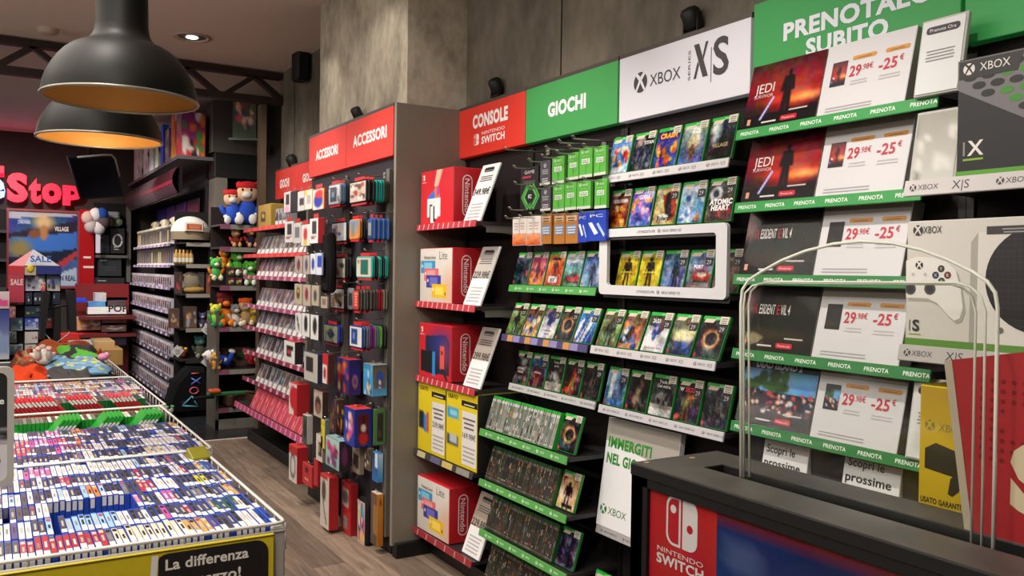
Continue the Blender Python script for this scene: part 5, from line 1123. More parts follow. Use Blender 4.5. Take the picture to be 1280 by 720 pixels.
near_ = [
 ('purple blue toy box with figure prints under the fifth case row', 421, 436, 451, 450, 495, crowd('#2a2a6a', '#3a2a60', ['#d08a3a', '#c03a3a', '#e8c878', '#5a4aa0'], 21, 14), '#332a6a', '#c02a30', Art(12, 16, '#2f2a6c', '#3a2c70').ell(.5, .45, .3, .25, '#2a2a90').ell(.5, .6, .25, .2, '#6a4a9a').ring(.5, .62, .2, .15, .4, '#c88a5a')),
 ('light blue window box with blue figure under the fifth case row', 454, 465, 484, 456, 496, Art(10, 14, '#4aa0d0', '#3a88c0').blobs(['#d8b890', '#3a4a60', '#e0dcd0'], 9, 22), '#5ab0e0', '#d8d0b8', Art(14, 16, '#5a4a38', '#4aa4dc').rect(.1, .1, .9, .78, '#6a5a44').ell(.5, .4, .25, .22, '#2450b0').ell(.5, .65, .18, .15, '#2450b0').ell(.5, .55, .1, .08, '#e8d8b0').ell(.5, .72, .1, .05, '#d8c040')),
 ('red box with white oval print, lower far hooks', 361, 371, 387, 481, 521, Art(10, 16, '#d8ccc8').ell(.5, .45, .4, .38, '#b8242c').rect(.6, .1, 1, 1, '#b8242c'), '#a81f26', '#c02a2e', None),
 ('grey box with oval helmet print, lower hooks', 392, 403, 410, 490, 524, Art(10, 16, '#b8a898').ell(.5, .55, .36, .33, '#3a2a28').ell(.5, .65, .25, .2, '#8a5a50'), '#3a2a20', '#8a2a2a', None),
 ('comic print box beside the blue headphone box', 412, 420, 430, 500, 542, crowd('#8a6a80', '#5a4a60', ['#d84a6a', '#e8c8b0', '#5a3a5a', '#e8b840'], 23), '#4a3a34', '#6a6460', crowd('#5a3a30', '#4a2c28', ['#e8c040', '#b82a2a', '#d8a878', '#2a2020'], 24, 8)),
 ('blue headphone box with red lid and red ball in the window', 429.5, 443, 465, 512, 560, crowd('#22348a', '#283a9a', ['#d84a8a', '#e8803a', '#e0c0d8'], 25, 9), '#23358e', '#d83a34', Art(16, 22, '#23358e').rect(.15, .12, .85, .92, '#6a1c20').ell(.5, .78, .28, .17, '#c8302c').ell(.5, .5, .16, .1, '#e0d8d0').rect(.42, .15, .58, .35, '#2a2226')),
 ('green framed window box beside the grey upright', 466, 469, 482, 512, 557, Art(6, 14, '#3a5a34'), '#3f6a38', '#5a7a50', Art(12, 18, '#4a7a40').rect(.1, .08, .75, .9, '#231d1c').ell(.4, .7, .2, .12, '#4a3a34')),
 ('pink and green flower print box, lower hooks', 407, 424, 437, 552, 590, crowd('#a8c8c0', '#8ab0b0', ['#c83a7a', '#7a3a6a', '#e8e0d8', '#3a3a40'], 26, 14), '#3a2c3a', '#88a8b0', Art(8, 14, '#2a2028').ell(.5, .5, .3, .35, '#6a2a5a')),
 ('cream and brown box, lower hooks near the upright', 440, 449, 455, 560, 594, Art(10, 14, '#b8a898').rect(.2, .3, .9, .8, '#4a3a38').ell(.3, .85, .2, .1, '#d0c8c0'), '#9a9080', None, None),
 ('small brown and white box, lower hooks near the upright', 455, 463, 468, 561, 590, crowd('#6a5a4c', '#5a4a40', ['#d8d0c8', '#3a2c28'], 27, 8), '#5a5048', None, None),
 ('blue and white card box, lower hooks beside the upright', 465, 472, 479, 567, 604, Art(8, 14, '#2a3a58', '#2a6ab0').rect(.5, 0, 1, .5, '#c8d8e8'), '#3a80c0', None, Art(6, 14, '#c8dcec', '#3a88c8')),
 ('white box with black print over the flower box', 395, 403, 409, 545, 579, Art(8, 14, '#cfc4b8').rect(.3, .3, .9, .8, '#3a302c').ell(.5, .5, .2, .15, '#8a7a4a'), '#8a7a6a', None, None),
 ('yellow and green narrow box, lower hooks', 401, 406, 412, 525, 562, Art(6, 14, '#d8c838', '#c8b030').blobs(['#5a6a3a', '#e8e0c0'], 5, 28), '#6a7070', None, None),
 ('dark grey box with window, low far hooks', 378, 384, 391, 520, 556, Art(8, 14, '#4a5048').ell(.5, .5, .3, .35, '#2a2c2a'), '#b0aca4', None, None),
 ('red and white headset box at the low far hooks', 361, 371, 385, 560, 606, Art(10, 16, '#cfc6c0').ring(.5, .55, .3, .3, .3, '#3a3a40').rect(0, 0, 1, .2, '#b02a2c'), '#a82028', '#b82a2e', None),
 ('small red box with round holes, low far hooks', 378, 390, 394, 584, 611, Art(10, 12, '#b82a2c').rect(.3, .1, .6, .4, '#4a1216').ell(.3, .7, .06, .06, '#e8d0c8').ell(.6, .7, .06, .06, '#e8d0c8'), '#a02026', None, None),
 ('small red box behind the holed red box', 392, 397, 402, 575, 609, Art(6, 12, '#a8262a'), '#a02026', None, None),
 ('long white and red box at the bottom hooks', 400, 411, 423, 597, 664, Art(10, 22, '#c8c0b4').ell(.4, .3, .25, .2, '#4a4240').line(.3, .5, .7, .9, .06, '#5a4a44').rect(0, 0, .8, .08, '#b02a2a'), '#a82028', '#b02a2a', None),
 ('grey box with dark emblem at the bottom hooks', 412, 421, 428, 598, 644, Art(10, 16, '#6a6458', '#4a4440').ell(.5, .3, .25, .15, '#c8b890').rect(.1, .8, .7, 1, '#c8b85a'), '#2a2422', None, None),
 ('tall red box with grey print at the bottom hooks', 426, 438, 447, 606, 680, Art(12, 24, '#b8262c').rect(.1, .1, .8, .42, '#c8beb4').ell(.45, .25, .3, .12, '#5a5452').rect(.2, .6, .7, .8, '#8a8480'), '#a82028', '#b82a2e', None),
 ('orange narrow box at the bottom corner by the upright', 463, 471, 479, 618, 684, Art(8, 22, '#6a5040', '#4a3a34').rect(.3, .2, 1, .8, '#8a6a40'), '#c8802a', '#c8c0b4', Art(6, 22, '#d08a30', '#b86a1e').ell(.5, .15, .25, .06, '#8a3a1a'))]
for lb, l, mm, r, pt_, pb_, art, sd, tp, sa in near_: hbox(lb, l, mm, r, pt_, pb_, art, sd, tp, sart=sa, Xf=1.80 if l < 412 else None, Xb=1.95)
X, Y, z, w, D, h = hgeo(444.5, 458, 465, 625, 691, 1.95)
t = thing('carrying_case', 'long comic print case hanging lowest by the upright', 'carrying case', (X, Y, z), RW)
m = MB(); m.slab(rr(w, h, w*.42, 6), 0, .05, '#211d20', .012); m.build('shell', FABRIC, t)
m = MB(); m.rast(-w*.34, w*.34, h*.08, h*.92, crowd('#c8b0a8', '#b89890', ['#3a8ac8', '#e8d040', '#c83a6a', '#2a2228', '#e8e0e0'], 29, 30).a, -.0015); m.build('printed_front', CARD, t)
# shelves of the wall rack beyond the pillar
t = thing('shelving_bay', 'dark shelving bay beyond the pillar under the small red signs', 'shelving', (2.42, 7.2, 0), RW, 'shelving bays of the right wall')
m = MB(); m.box(-1.1, 1.1, 0, .012, .1, 2.32, '#1f1819'); m.build('back_panel', MATTE, t); m = MB(); m.cbox(-1.1, 1.1, -.3, -.002, 0, .1, '#171516', .004); tag(m.build('plinth', RUBBER, None, (2.42, 7.2, 0), RW), 'black plinth under the pink strip shelves beyond the pillar', 'plinth')
def low_art(k, seed):
    q = random.Random(seed*31+k); c = q.choice(['#5a6a78', '#3a3438', '#6a5a5c', '#4a5a6a', '#7a6a60', '#2c3038']); a = Art(9, 14, c, q.choice(['#3a2a30', '#2a3a4a', '#5a4a44', '#4a3a40'])).blobs(['#a87a60', '#8aa0b8', '#b8b0a8', '#6a3038', '#38485a'], 6, seed+k, (.1, .22))
    return a.rect(.05, .72, .95, 1, '#dcd6d6').rect(.1, .8, .8, .84, '#8a8486')
pks = [(331, 283, '#c02a28'), (331, 317, '#c62a26'), (334, 345, '#8a4058'), (333, 383, '#8a4a64'), (329, 411, '#823444'), (328, 443, '#7c3242'), (326, 479, '#763040')]
for k, (px, py, c) in enumerate(pks):
    z = KX(px, py, 2.05)[1]; nm = ORD[k]
    shelf(2.05, z, 8.2, 6.1, c, 'shelf with pink red strip beyond the pillar, %s from the top' % nm, [('|', .1+j*.09, .06, '#d88aa8' if k > 1 else '#d84a40') for j in range(9)], group='shelves beyond the pillar', xb=2.42)
    if k < 1: continue
    n = 11 if k < 5 else 10
    for j in range(n):
        lb = 'small face-out game, %s from the timber post, %s shelf beyond the pillar' % (nth(j), nm)
        t = thing('small_game', lb, 'game case', (2.06, 7.75-j*.135, z-.004), lean(20), 'small games beyond the pillar')
        m = MB(); m.cbox(-.052, .052, 0, .012, 0, .17, '#c8c4c4', .0015); m.build('shell', PLAS, t)
        m = MB(); m.rast(-.05, .05, .003, .167, low_art(j, k).a, -.0008); m.build('cover_sheet', GLOSS, t)
z = KX(331, 283, 2.05)[1]
carton('gift_box', 'golden cardboard box with dark square icon on the top far shelf', 'box', (2.06, 7.55, z-.004), RW, .4, .2, .2, '#9a8038', Art(12, 12, '#b09040', '#a08438').rect(.25, .3, .6, .75, '#3a2e1c').rect(.33, .38, .52, .6, '#c8a850'), '#b89848')
for j in range(4):
    carton('small_box', 'small pale toy box beside the golden box, %s along' % ORD[j], 'box', (2.07, 7.2-j*.11, z-.004), RW, .095, .06, .14, '#b8b4b8', low_art(j, 40), group='pale toy boxes on the top far shelf')
zl = KX(318, 512, 2.0)[1]
shelf(1.98, zl, 8.2, 6.1, '#b04a6e', 'lowest pink strip shelf holding red boxes near the floor', [('|', .06+j*.06, .03, '#d890b0') for j in range(16)], group='shelves beyond the pillar', sh=.05)
for j in range(9):
    carton('red_box', 'flat red and white striped box, %s from the timber post, low pink shelf' % nth(j), 'box', (2.0, 7.7-j*.17, zl-.004), lean(25), .16, .03, .24, '#a83a44', Art(10, 14, '#c83a4a', '#b83a4c').line(.2, 0, .5, 1, .05, '#e0a0a8').line(.7, 0, .8, 1, .04, '#d88a94').noise(.1, j), group='flat red boxes on the low shelf')

# ------------------------------------------------------------------ game bins
BZ = .955
WIRE = paint('white_wire', .35)
BX0, BX1 = -.36, None
BINS = [(2.285, 3.345, .688), (3.355, 4.51, .724), (4.52, 5.80, .752), (5.815, 7.0, .745)]
def bin_(k, label):
    y0, y1, x1 = BINS[k]; x0 = BX0
    t = thing('game_bin', label, 'bin', (x0, y0, 0), (0, 0, 0), 'wire top game bins in a row')
    W = x1-x0; L = y1-y0; z = BZ+.004; c = '#cfcdc8'
    m = MB(); r = .0052
    cr = [(W-.03, 0, z), (W-.012, .004, z), (W-.003, .012, z), (W, .03, z)]
    m.tube([(0, 0, z)]+cr+[(W, L-.03, z), (W-.01, L, z), (0, L, z)], r, c, 8); m.build('top_rail', WIRE, t)
    m = MB(); n = int(W/.085)
    for j in range(n+1):
        x = W*j/n; m.tube([(x, 0, z), (x, 0, z-.022)], .0025, c, 5)
    m.tube([(0, 0, z-.022), (W, 0, z-.022)], .004, c, 6)
    for j in range(int(L/.1)+1): m.tube([(W, .1*j, z), (W, .1*j, z-.07)], .0025, c, 5)
    m.tube([(W, 0, z-.07), (W, L, z-.07)], .004, c, 6); m.build('wire_side', WIRE, t)
    for x in (.02, W-.018):
        for y in (.018, L-.02):
            m = MB(); m.cbox(x-.018, x+.018, y-.018, y+.018, 0, z-.01, '#a9a49c', .004); m.build('leg', METAL, t)
    m = MB(); m.box(.02, W-.02, .03, L-.03, .70, .79, '#8a8680'); m.box(.01, W-.01, .02, L-.02, .35, .7, '#c8c4bc'); m.build('tray', METAL, t)
    return t
bins = [bin_(k, l) for k, l in enumerate(('white wire game bin with a yellow and black front sign', 'white wire game bin holding blue cases and tilted green cases', 'white wire game bin with tilted red cases', 'white wire bin under the heap of clothes'))]
t = thing('bin_sign', 'yellow and black sign with large words below the packed games', 'sign', (0, 2.272, 0))
def bp(px, py): return KY(px, py, 2.268)
m = MB(); m.cbox(BX0+.03, .655, 0, .008, .5, .938, '#d5bf22', .003); m.build('board', CARD, t)
m = MB(); a = bp(192, 697); x0 = a[0]; xr = bp(336, 680)[0]
m.poly([(x, -.0012, z) for x, z in ((x0-.03, .5), (x0-.004, .925), (x0+.012, .925), (x0-.014, .5))], '#e8e6e0')
o = rr(xr-x0, .566, .035, 5, (xr+x0)/2, .36); m.poly([(max(x, x0+.012) if z > .6 else x, -.0012, max(z, .502)) for x, z in o], '#1c1a1b')
m.box(BX0+.03, .655, -.0012, 0, .931, .933, '#3a3418')
zz = bp(260, 703)[1]
m.text('La differenza', (bp(207, 713)[0]+bp(311, 697)[0])/2, zz-.004, .026, '#ebe6dc', -.002, bold=.025, w=bp(311, 697)[0]-bp(207, 713)[0])
m.text('è il prezzo!', bp(252, 727)[0], zz-.052, .026, '#ebe6dc', -.002, bold=.025, w=.2)
m.text('USATO', x0-.035, zz-.08, .075, '#1c1a1b', -.002, al='r', bold=.04, w=.36)
m.build('lettering', CARD, t)

PAL = {'d': ('#4c484e', 'dark'), 'k': ('#34313a', 'black'), 'r': ('#b03a3e', 'red'), 'w': ('#e2ded8', 'white'), 'c': ('#dccfb4', 'cream'), 'p': ('#5a4a86', 'purple'), 'b': ('#9cc0dc', 'light blue'), 'n': ('#2a4a9a', 'blue'), 't': ('#c8a058', 'tan'), 'y': ('#dcd02a', 'yellow'), 'm': ('#c85a96', 'magenta'), 'g': ('#7a7678', 'grey'), 'o': ('#d8803a', 'orange'), 'v': ('#6a464c', 'maroon'), 'e': ('#3a5a4a', 'green')}
def bincase(ch, v, shell='#2f50b4'):
    q = random.Random(ord(ch)*11+v); m = MB(); m.cbox(-.0075, .0075, 0, .169, -.135, 0, shell, .0012)
    c = PAL[ch][0]; y = .0006
    def strip(a, b, col, x=.0066, zz=y): m.add([(-x, a, zz), (x, a, zz), (x, b, zz), (-x, b, zz)], [(0, 1, 2, 3)], col)
    strip(.003, .155, c)
    if v < 3: strip(.004, .004+(.038, .045, .03)[v], '#e9e6e2', .0067, y+.0004)
    strip(.06, .06+q.uniform(.03, .06), q.choice(['#e4e0dc', '#b8b0a8', '#8a8480', '#2a2830', '#c8b0a0']), .0026, y+.0004)
    if q.random() < .5: strip(.125, .148, q.choice(['#c8c4c0', '#2a2a30', '#b04a4a', '#d8c8a0']), .005, y+.0004)
    m.quad((-.0056, -.0006, -.03), (.0056, -.0006, -.03), (.0056, -.0006, -.002), (-.0056, -.0006, -.002), '#e9e6e2' if v < 3 else shell)
    return m
PIT = .0161
def expand(s):
    out = ''; i = 0
    while i < len(s):
        j = i+1
        while j < len(s) and s[j].isdigit(): j += 1
        out += s[i]*int(s[i+1:j] or 1); i = j
    return out
ROWS1 = ['r1d5r12g1c11t4p1d4w3n2', 'p3w2p1w2d2b1-1d1b8w2d2w1d2m1d3r1d3g1e4w1d2', 'b2d1b2d1-1d4-1d3v1w2-14m1d3w1m2d3g2d4t2d1', 'w4v1w1b1w1d1w1d3w1b1w1d2b1o2b1d3g1d2r3w4d4y2d2g1t1', 'w2-1d1w1t1d2w1v1d2w1d3r2d12r1d6w2r1d2t1b1n2', 'w1r4w2m5w16b1d2w2d2r1d2w1t1n1d2']
def putcase(lb, ch, x, y, z, q, grp):
    v = q.choice((0, 0, 1, 1, 2, 3))
    o = link('game_case', proto_mesh(('bc', ch, v), lambda: bincase(ch, v), 'game_case', GLOSS), None, (x, y+q.uniform(-.003, .003), z+q.uniform(-.004, .002)), (math.radians(q.uniform(-1, 1.5)), 0, 0))
    tag(o, lb, 'game case', grp)
q = random.Random(77); LEFT = []
RN = ['front', 'second', 'third', 'fourth', 'fifth', 'back']
for r, s in enumerate(ROWS1):
    s = expand(s); y = BINS[0][0]+.02+r*.1725; x = BINS[0][2]-.022; n = len(s)
    x_start = x-(n-1)*PIT
    LEFT += [(s[(7*k+r) % n].replace('-', 'd'), x_start-k*PIT, y) for k in range(1, 70) if x_start-k*PIT > BX0+.03]
    for k, ch in enumerate(s):
        xx = x_start+k*PIT
        if ch == '-': continue
        if xx < -.02: LEFT.append((ch, xx, y)); continue
        putcase('%s spined game, %s from the aisle rail, %s row of the yellow-signed bin' % (PAL[ch][1], nth(n-1-k), RN[r]), ch, xx, y, BZ, q, 'games packed spine up in the bins')
rest = MB()
def addrest(ch, v, x, y, z, shell='#2f50b4'):
    b = bincase(ch, v, shell); rest.M = Matrix.Translation((x, y, z)); rest.add(b.v, b.f, [c for c in b.c])
    rest.M = None
LEFT = [a for a in LEFT if a[1] > BX0+.03]
for ch, xx, y in LEFT: addrest(ch, q.choice((0, 1, 3)), xx, y, BZ+q.uniform(-.004, .002))
SEQ2 = ['w1r3d4k6d5g2w2d6b1d4c4w3d5', 'w2y2d3r4d5m2v6w3d8w8r1d4', 'w1m4w3r3m6r2d2o1d8w2d6n2w2d3', 'd3m5w3d4m3d3o2v3d6b2d4c3d4t2']
for r, s in enumerate(SEQ2):
    s = expand(s); n = len(s); y = BINS[1][0]+.02+r*.1725; xe = BINS[1][2]-.022
    for k in range(-24, 44):
        ch = s[(k+3) % n]; xx = xe-(43-k)*PIT
        if r == 0 and xx > -.02: putcase('%s spined game, %s from the aisle rail, front row of the second bin' % (PAL[ch][1], nth(43-k)), ch, xx, y, BZ, q, 'games packed spine up in the bins')
        elif xx > BX0+.03: addrest(ch, q.choice((0, 1, 3)), xx, y, BZ+q.uniform(-.004, .002))
GR = '#2a8a36'
for k in range(68):
    xx = BINS[1][2]-.03-k*PIT
    if xx > BX0+.03: addrest(q.choice('gdvw'), 3, xx, 4.25, BZ+.004, GR)
for r in range(5):
    for k in range(70):
        xx = BINS[2][2]-.03-k*PIT
        if r == 0 and k < 2: continue
        if xx > BX0+.03: addrest(q.choice('gvdw' if r == 0 else 'gdbwnrmt'), 3 if r == 0 else q.choice((0, 1, 3)), xx, 4.81+r*.1725+(.03 if r else 0), BZ+.005, '#1c6a34' if r == 0 else '#7a7a8a')
ro = rest.build('packed_games', GLOSS); tag(ro, 'remaining games packed spine up in the second and third bins', 'game cases', 'games packed spine up in the bins', 'stuff')
# tilted cases lying across the rows
def tilted(n, x, y, z, ang, shell, spine, names, k0):
    def mk():
        m = MB(); m.cbox(-.005, .005, 0, .165, 0, .105 if shell == '#c8202a' else .135, shell, .001); m.quad((-.0045, -.0006, .004), (.0045, -.0006, .004), (.0045, -.0006, .09), (-.0045, -.0006, .09), spine); m.quad((-.0045, -.001, .07), (.0045, -.001, .07), (.0045, -.001, .1), (-.0045, -.001, .1), '#e0dcd8'); return m
    a = math.radians(ang)
    for k in range(n):
        o = link('game_case', proto_mesh(('tl', shell), mk, 'game_case', GLOSS), None, (x+k*.0125/math.cos(a)*.98, y, z), (0, a, 0)); tag(o, '%s, %s from its left' % (names, ORD[k]), 'game case', 'tilted games lying on the bins')
for j, px in enumerate((26, 58, 108, 158)):
    x, z = KY(px, 512, 4.6); tilted(7, x-.01, 4.58+.002*j, BZ-.025, -42, '#c8202a', '#a8262c', 'red game tilted on the third bin, %s batch' % ORD[j], j)
for j, px in enumerate((14, 52, 108, 158)):
    x, z = KY(px, 533, 4.12); tilted(5, x, 4.1+.002*j, BZ-.07, 40 if j else -40, '#2a9a34', '#3a3a38', 'green game tilted on the second bin, %s batch' % ORD[j], j)
m = MB(); m.cbox(-.035, .035, -.01, .06, -.04, .0, '#8a8428', .004); tag(m.build('card_divider', PLAS, None, (.655, 3.2, BZ+.012), (.5, 0, .2)), 'olive plastic divider tilted among the games of the yellow-signed bin', 'divider')
# sign holder at the left
x1, zt = KY(18, 458, 2.62); x0 = x1-.23; zb = KY(17, 607, 2.62)[1]; h = zt-zb
t = thing('sign_holder', 'grey framed upright sign holder at the left edge of the bins', 'sign holder', (x1-.115, 2.62, zb))
o = rr(.23, h, .02, 5); i_ = [(a*.86, .016+b*(h-.032)/h) for a, b in o]; m = MB(); n = len(o)
for k in range(n):
    j = (k+1) % n
    for y in (0, .014): m.quad((o[k][0], y, o[k][1]), (o[j][0], y, o[j][1]), (i_[j][0], y, i_[j][1]), (i_[k][0], y, i_[k][1]), '#a9a79f')
    for L_ in (o, i_): m.quad((L_[k][0], 0, L_[k][1]), (L_[j][0], 0, L_[j][1]), (L_[j][0], .014, L_[j][1]), (L_[k][0], .014, L_[k][1]), '#a9a79f')
m.build('frame', PLAS, t)
m = MB(); m.box(-.1, .1, .004, .01, .012, h-.012, '#c9c8cb'); m.rast(-.1, .1, h*.42, h-.013, Art(8, 8, '#1c1b1d', '#262528').a, .0032); m.rast(-.1, .1, h*.36, h*.5, Art(16, 8, '#262528', '#a8a7aa').blobs(['#1a191b', '#8a898c'], 14, 3).a, .0028)
m.text('one', .092, h*.69, .017, '#e8e8e8', .002, al='r', bold=.02); m.text('one', .085, h*.2, .015, '#2a3044', .002, al='r'); price_lines(m, -.08, .085, .03, h*.16, 4, '#8a8a8e', .002); m.build('insert', CARD, t)
m = MB(); m.box(-.012, .012, .0, .012, -.14, .0, '#a9a79f'); m.build('stem', PLAS, t)

# ------------------------------------------------------------------ heap of clothes on the farthest bin
def garment(label, px0, px1, pt, pb, Y, dep, col, seed, art=None, amp=.03, cat='garment', name='folded_garment'):
    x0, z0 = KY(px0, pb, Y); x1, _ = KY(px1, pb, Y); zt = KY(px0, pt, Y)[1]; nx, ny = 40, 24; rs = np.random.RandomState(seed)
    h = zt-z0; ph = rs.rand(6)*6; v = []; f = []; c = []
    for layer in (0, 1):
        for j in range(ny):
            for i in range(nx):
                u, w = i/(nx-1), j/(ny-1)
                e = min(1, min(u, 1-u)*6)*min(1, (min(w, 1-w))*4+.25)
                wob = math.sin(u*9+ph[0])*math.sin(w*6+ph[1])*.5+math.sin(u*17+w*5+ph[2])*.25
                z = z0+(h*(.35+.65*w)*max(.25, e**.5)+amp*wob*e)*(1 if layer else 0)
                ed = .02*math.sin(w*9+ph[3]); v.append((x0+(x1-x0)*u+ed*(1 if u > .5 else -1), Y+dep*w+.02*math.sin(u*8+ph[4]), z))
    A_ = None if art is None else lin(np.clip(art.a, 0, 1)); N_ = nx*ny
    for L_ in (0, 1):
        for j in range(ny-1):
            for i in range(nx-1):
                k = L_*N_+j*nx+i; q_ = (k, k+1, k+nx+1, k+nx); f.append(q_ if L_ else q_[::-1])
                c.append(C(col) if (A_ is None or not L_) else tuple(A_[min(A_.shape[0]-1, int((1-j/(ny-1))*A_.shape[0]))][min(A_.shape[1]-1, int(i/(nx-1)*A_.shape[1]))]))
    for i in range(nx-1): f.append((i, i+1, N_+i+1, N_+i)); c.append(C(col)); k = (ny-1)*nx; f.append((k+i+1, k+i, N_+k+i, N_+k+i+1)); c.append(C(col))
    for j in range(ny-1): a, b = j*nx, (j+1)*nx; f.append((b, a, N_+a, N_+b)); c.append(C(col)); a, b = a+nx-1, b+nx-1; f.append((a, b, N_+b, N_+a)); c.append(C(col))
    m = MB(); m.add(v, f, c, True); return tag(m.build(name, FABRIC), label, cat, 'clothes heaped on the last bin')
garment('orange red folded garment at the left end of the clothes heap', 12, 62, 461, 481, 5.86, .35, '#c8401e', 1)
garment('dark grey folded garment under the patterned shorts', 60, 118, 464, 477, 5.88, .4, '#4c4a4c', 2, amp=.02)
garment('black folded garment along the front of the heap', 18, 150, 474, 484, 5.84, .5, '#1c1a1b', 3, amp=.015)
pat = Art(52, 30, '#6a98bc', '#7aa4c4').blobs(['#d8d848', '#e0d040', '#3a5a78', '#b8d0d8'], 90, 4, (.02, .045))
garment('light blue shorts with yellow pattern on top of the heap', 52, 140, 450, 472, 6.05, .45, '#5a86a8', 4, pat, .012, name='patterned_shorts')
ch = Art(30, 18, '#3a383a'); ch.poly([(.1, .0), (.42, .0), (.2, .6), (0, .6)], '#58a83c'); ch.poly([(.55, .4), (.95, .85), (.35, .85)], '#5ab03e')
garment('dark grey cloth with green chevrons on the heap', 70, 130, 434, 462, 6.3, .45, '#3a383a', 5, ch, .008, name='printed_cloth')
garment('rust brown blanket behind the chevron cloth', 46, 118, 428, 446, 6.62, .3, '#8a4226', 6, amp=.03, name='blanket')
garment('brown and red knitted cloth at the left of the heap', 18, 60, 440, 464, 6.2, .4, '#5a2c22', 7, crowd('#5a2c22', '#6a3a26', ['#a83a2c', '#8a6a4a', '#3a2a24', '#b08a6a'], 8, 20), .04, name='knitted_cloth')
garment('orange cloth edge at the right of the heap', 112, 130, 440, 458, 6.45, .3, '#c05a2a', 9, amp=.03)
def plush(name, label, loc, s, body, head, limb, extra=None, lying=False, rz=0., hat=None, cat='plush toy', group=None):
    """a soft sitting toy: body, head with ears and snout, arms, legs"""
    t = thing(name, label, cat, loc, (-PI/2*.8 if lying else 0, 0, rz), group)
    m = MB(); m.ell((0, 0, .32*s), (.24*s, .2*s, .32*s), body, 12, 8); m.build('body', FABRIC, t)
    m = MB(); m.ell((0, -.02*s, .8*s), (.26*s, .23*s, .25*s), head, 14, 9); m.ell((0, -.22*s, .74*s), (.12*s, .1*s, .09*s), extra or head, 8, 6)
    for sx in (-1, 1): m.ell((sx*.1*s, -.22*s, .86*s), (.03*s, .02*s, .035*s), '#17130f', 6, 5)
    h_ = m.build('head', FABRIC, t)
    for sx in (-1, 1):
        m = MB(); m.ell((sx*.2*s, 0, 1.0*s), (.08*s, .05*s, .09*s), head if hat is None else hat, 8, 6); m.build('ear', FABRIC, h_)
        m = MB(); m.M = Matrix.Translation((sx*.27*s, -.06*s, .42*s)) @ Matrix.Rotation(sx*.5, 4, 'Y'); m.ell((0, 0, 0), (.08*s, .09*s, .2*s), limb, 8, 6); m.ell((0, 0, -.18*s), (.085*s, .09*s, .085*s), extra or limb, 8, 6); m.build('arm', FABRIC, t)
        m = MB(); m.ell((sx*.15*s, -.22*s, .1*s), (.1*s, .22*s, .1*s), limb, 8, 6); m.ell((sx*.15*s, -.42*s, .13*s), (.1*s, .07*s, .13*s), extra or limb, 8, 6); m.build('leg', FABRIC, t)
    if hat:
        m = MB(); m.ell((0, .0, .96*s), (.27*s, .25*s, .14*s), hat, 12, 6); m.build('cap', FABRIC, t)
    return t
x, z = KY(55, 450, 6.15); plush('plush_toy', 'white plush toy half buried in the clothes heap', (x, 6.2, z-.02), .2, '#d0cac4', '#d8d2cc', '#c8c0b8', '#c8a8a0', True)
x, z = KY(129, 452, 6.0); m = MB(); m.ell((0, 0, 0), (.035, .035, .025), '#d890b8'); m.ell((.02, .01, .01), (.02, .02, .018), '#e0a8c8'); tag(m.build('pompom', FABRIC, None, (x, 6.0, z+.03)), 'pink pompom at the right of the clothes heap', 'pompom')

# ------------------------------------------------------------------ pendant lamps
def pendant(label, px0, px1, py0, py1, Y, glow):
    a, b = KY(px0, py0, Y), KY(px1, py1, Y); r = (b[0]-a[0])/2*.985; cx = (a[0]+b[0])/2; cz = (a[1]+b[1])/2
    t = thing('pendant_lamp', label, 'lamp', (cx, Y, cz), (0, 0, 0), 'black dome pendant lamps')
    prof = [(1., 0), (.99, .1), (.975, .18), (.94, .29), (.88, .41), (.81, .52), (.73, .615), (.64, .69), (.56, .735), (.5, .755), (.47, .77), (.43, .80), (.385, .85), (.355, .92), (.34, 1.02), (.335, 1.3), (.33, 1.9 if glow < 1 else 1.22)]
    m = MB(); m.lathe([(p*r, q*r) for p, q in prof]+[(.2*r, (1.95 if glow < 1 else 1.25)*r), (.0, (1.95 if glow < 1 else 1.25)*r)], '#0d0b08', 64); m.build('shade', LAMPB, t)
    m = MB(); m.lathe([(p*r-.004, q*r+.001) for p, q in prof[:9]]+[(.1*r, .86*r), (0, .86*r)], '#a8783a', 64); m.build('inner_lining', LAMPG, t)
    m = MB(); m.lathe([(r, -.004), (r+.004, -.002), (r+.004, .004), (r, .006), (r-.006, .004), (r-.006, -.002), (r, -.004)], '#8a8478', 64); m.build('rim', LAMPR, t)
    m = MB(); m.ell((0, 0, .55*r), (.16*r, .16*r, .2*r), '#ffdca0', 14, 10); m.build('bulb', BULB if glow > 1 else BULBD, t)
    m = MB(); m.tube([(0, 0, 1.2*r), (0, 0, 3.57-cz)], .006, '#1c1a18', 8); m.build('stem', RUBBER, t)
    l = light('POINT', (cx, Y, cz+.2*r), glow, (1, .78, .45), shadow_soft_size=.05)
LAMPB = paint('lamp_black', .5, 0, spec=.2); LAMPR = paint('lamp_rim', .35, .6); LAMPG = paint('lamp_gold', .5, .3)
BULB = paint('lamp_bulb', .3, emit=6); BULBD = paint('lamp_bulb_dim', .3, emit=1)
pendant('black dome pendant lamp, nearer of the two, cut by the top edge', 47.5, 247.5, 112, 137.5, 3.15, .35)
pendant('black dome pendant lamp with glowing gold inside, farther of the two', 42.5, 203.5, 170, 180.5, 4.0, 4.2)

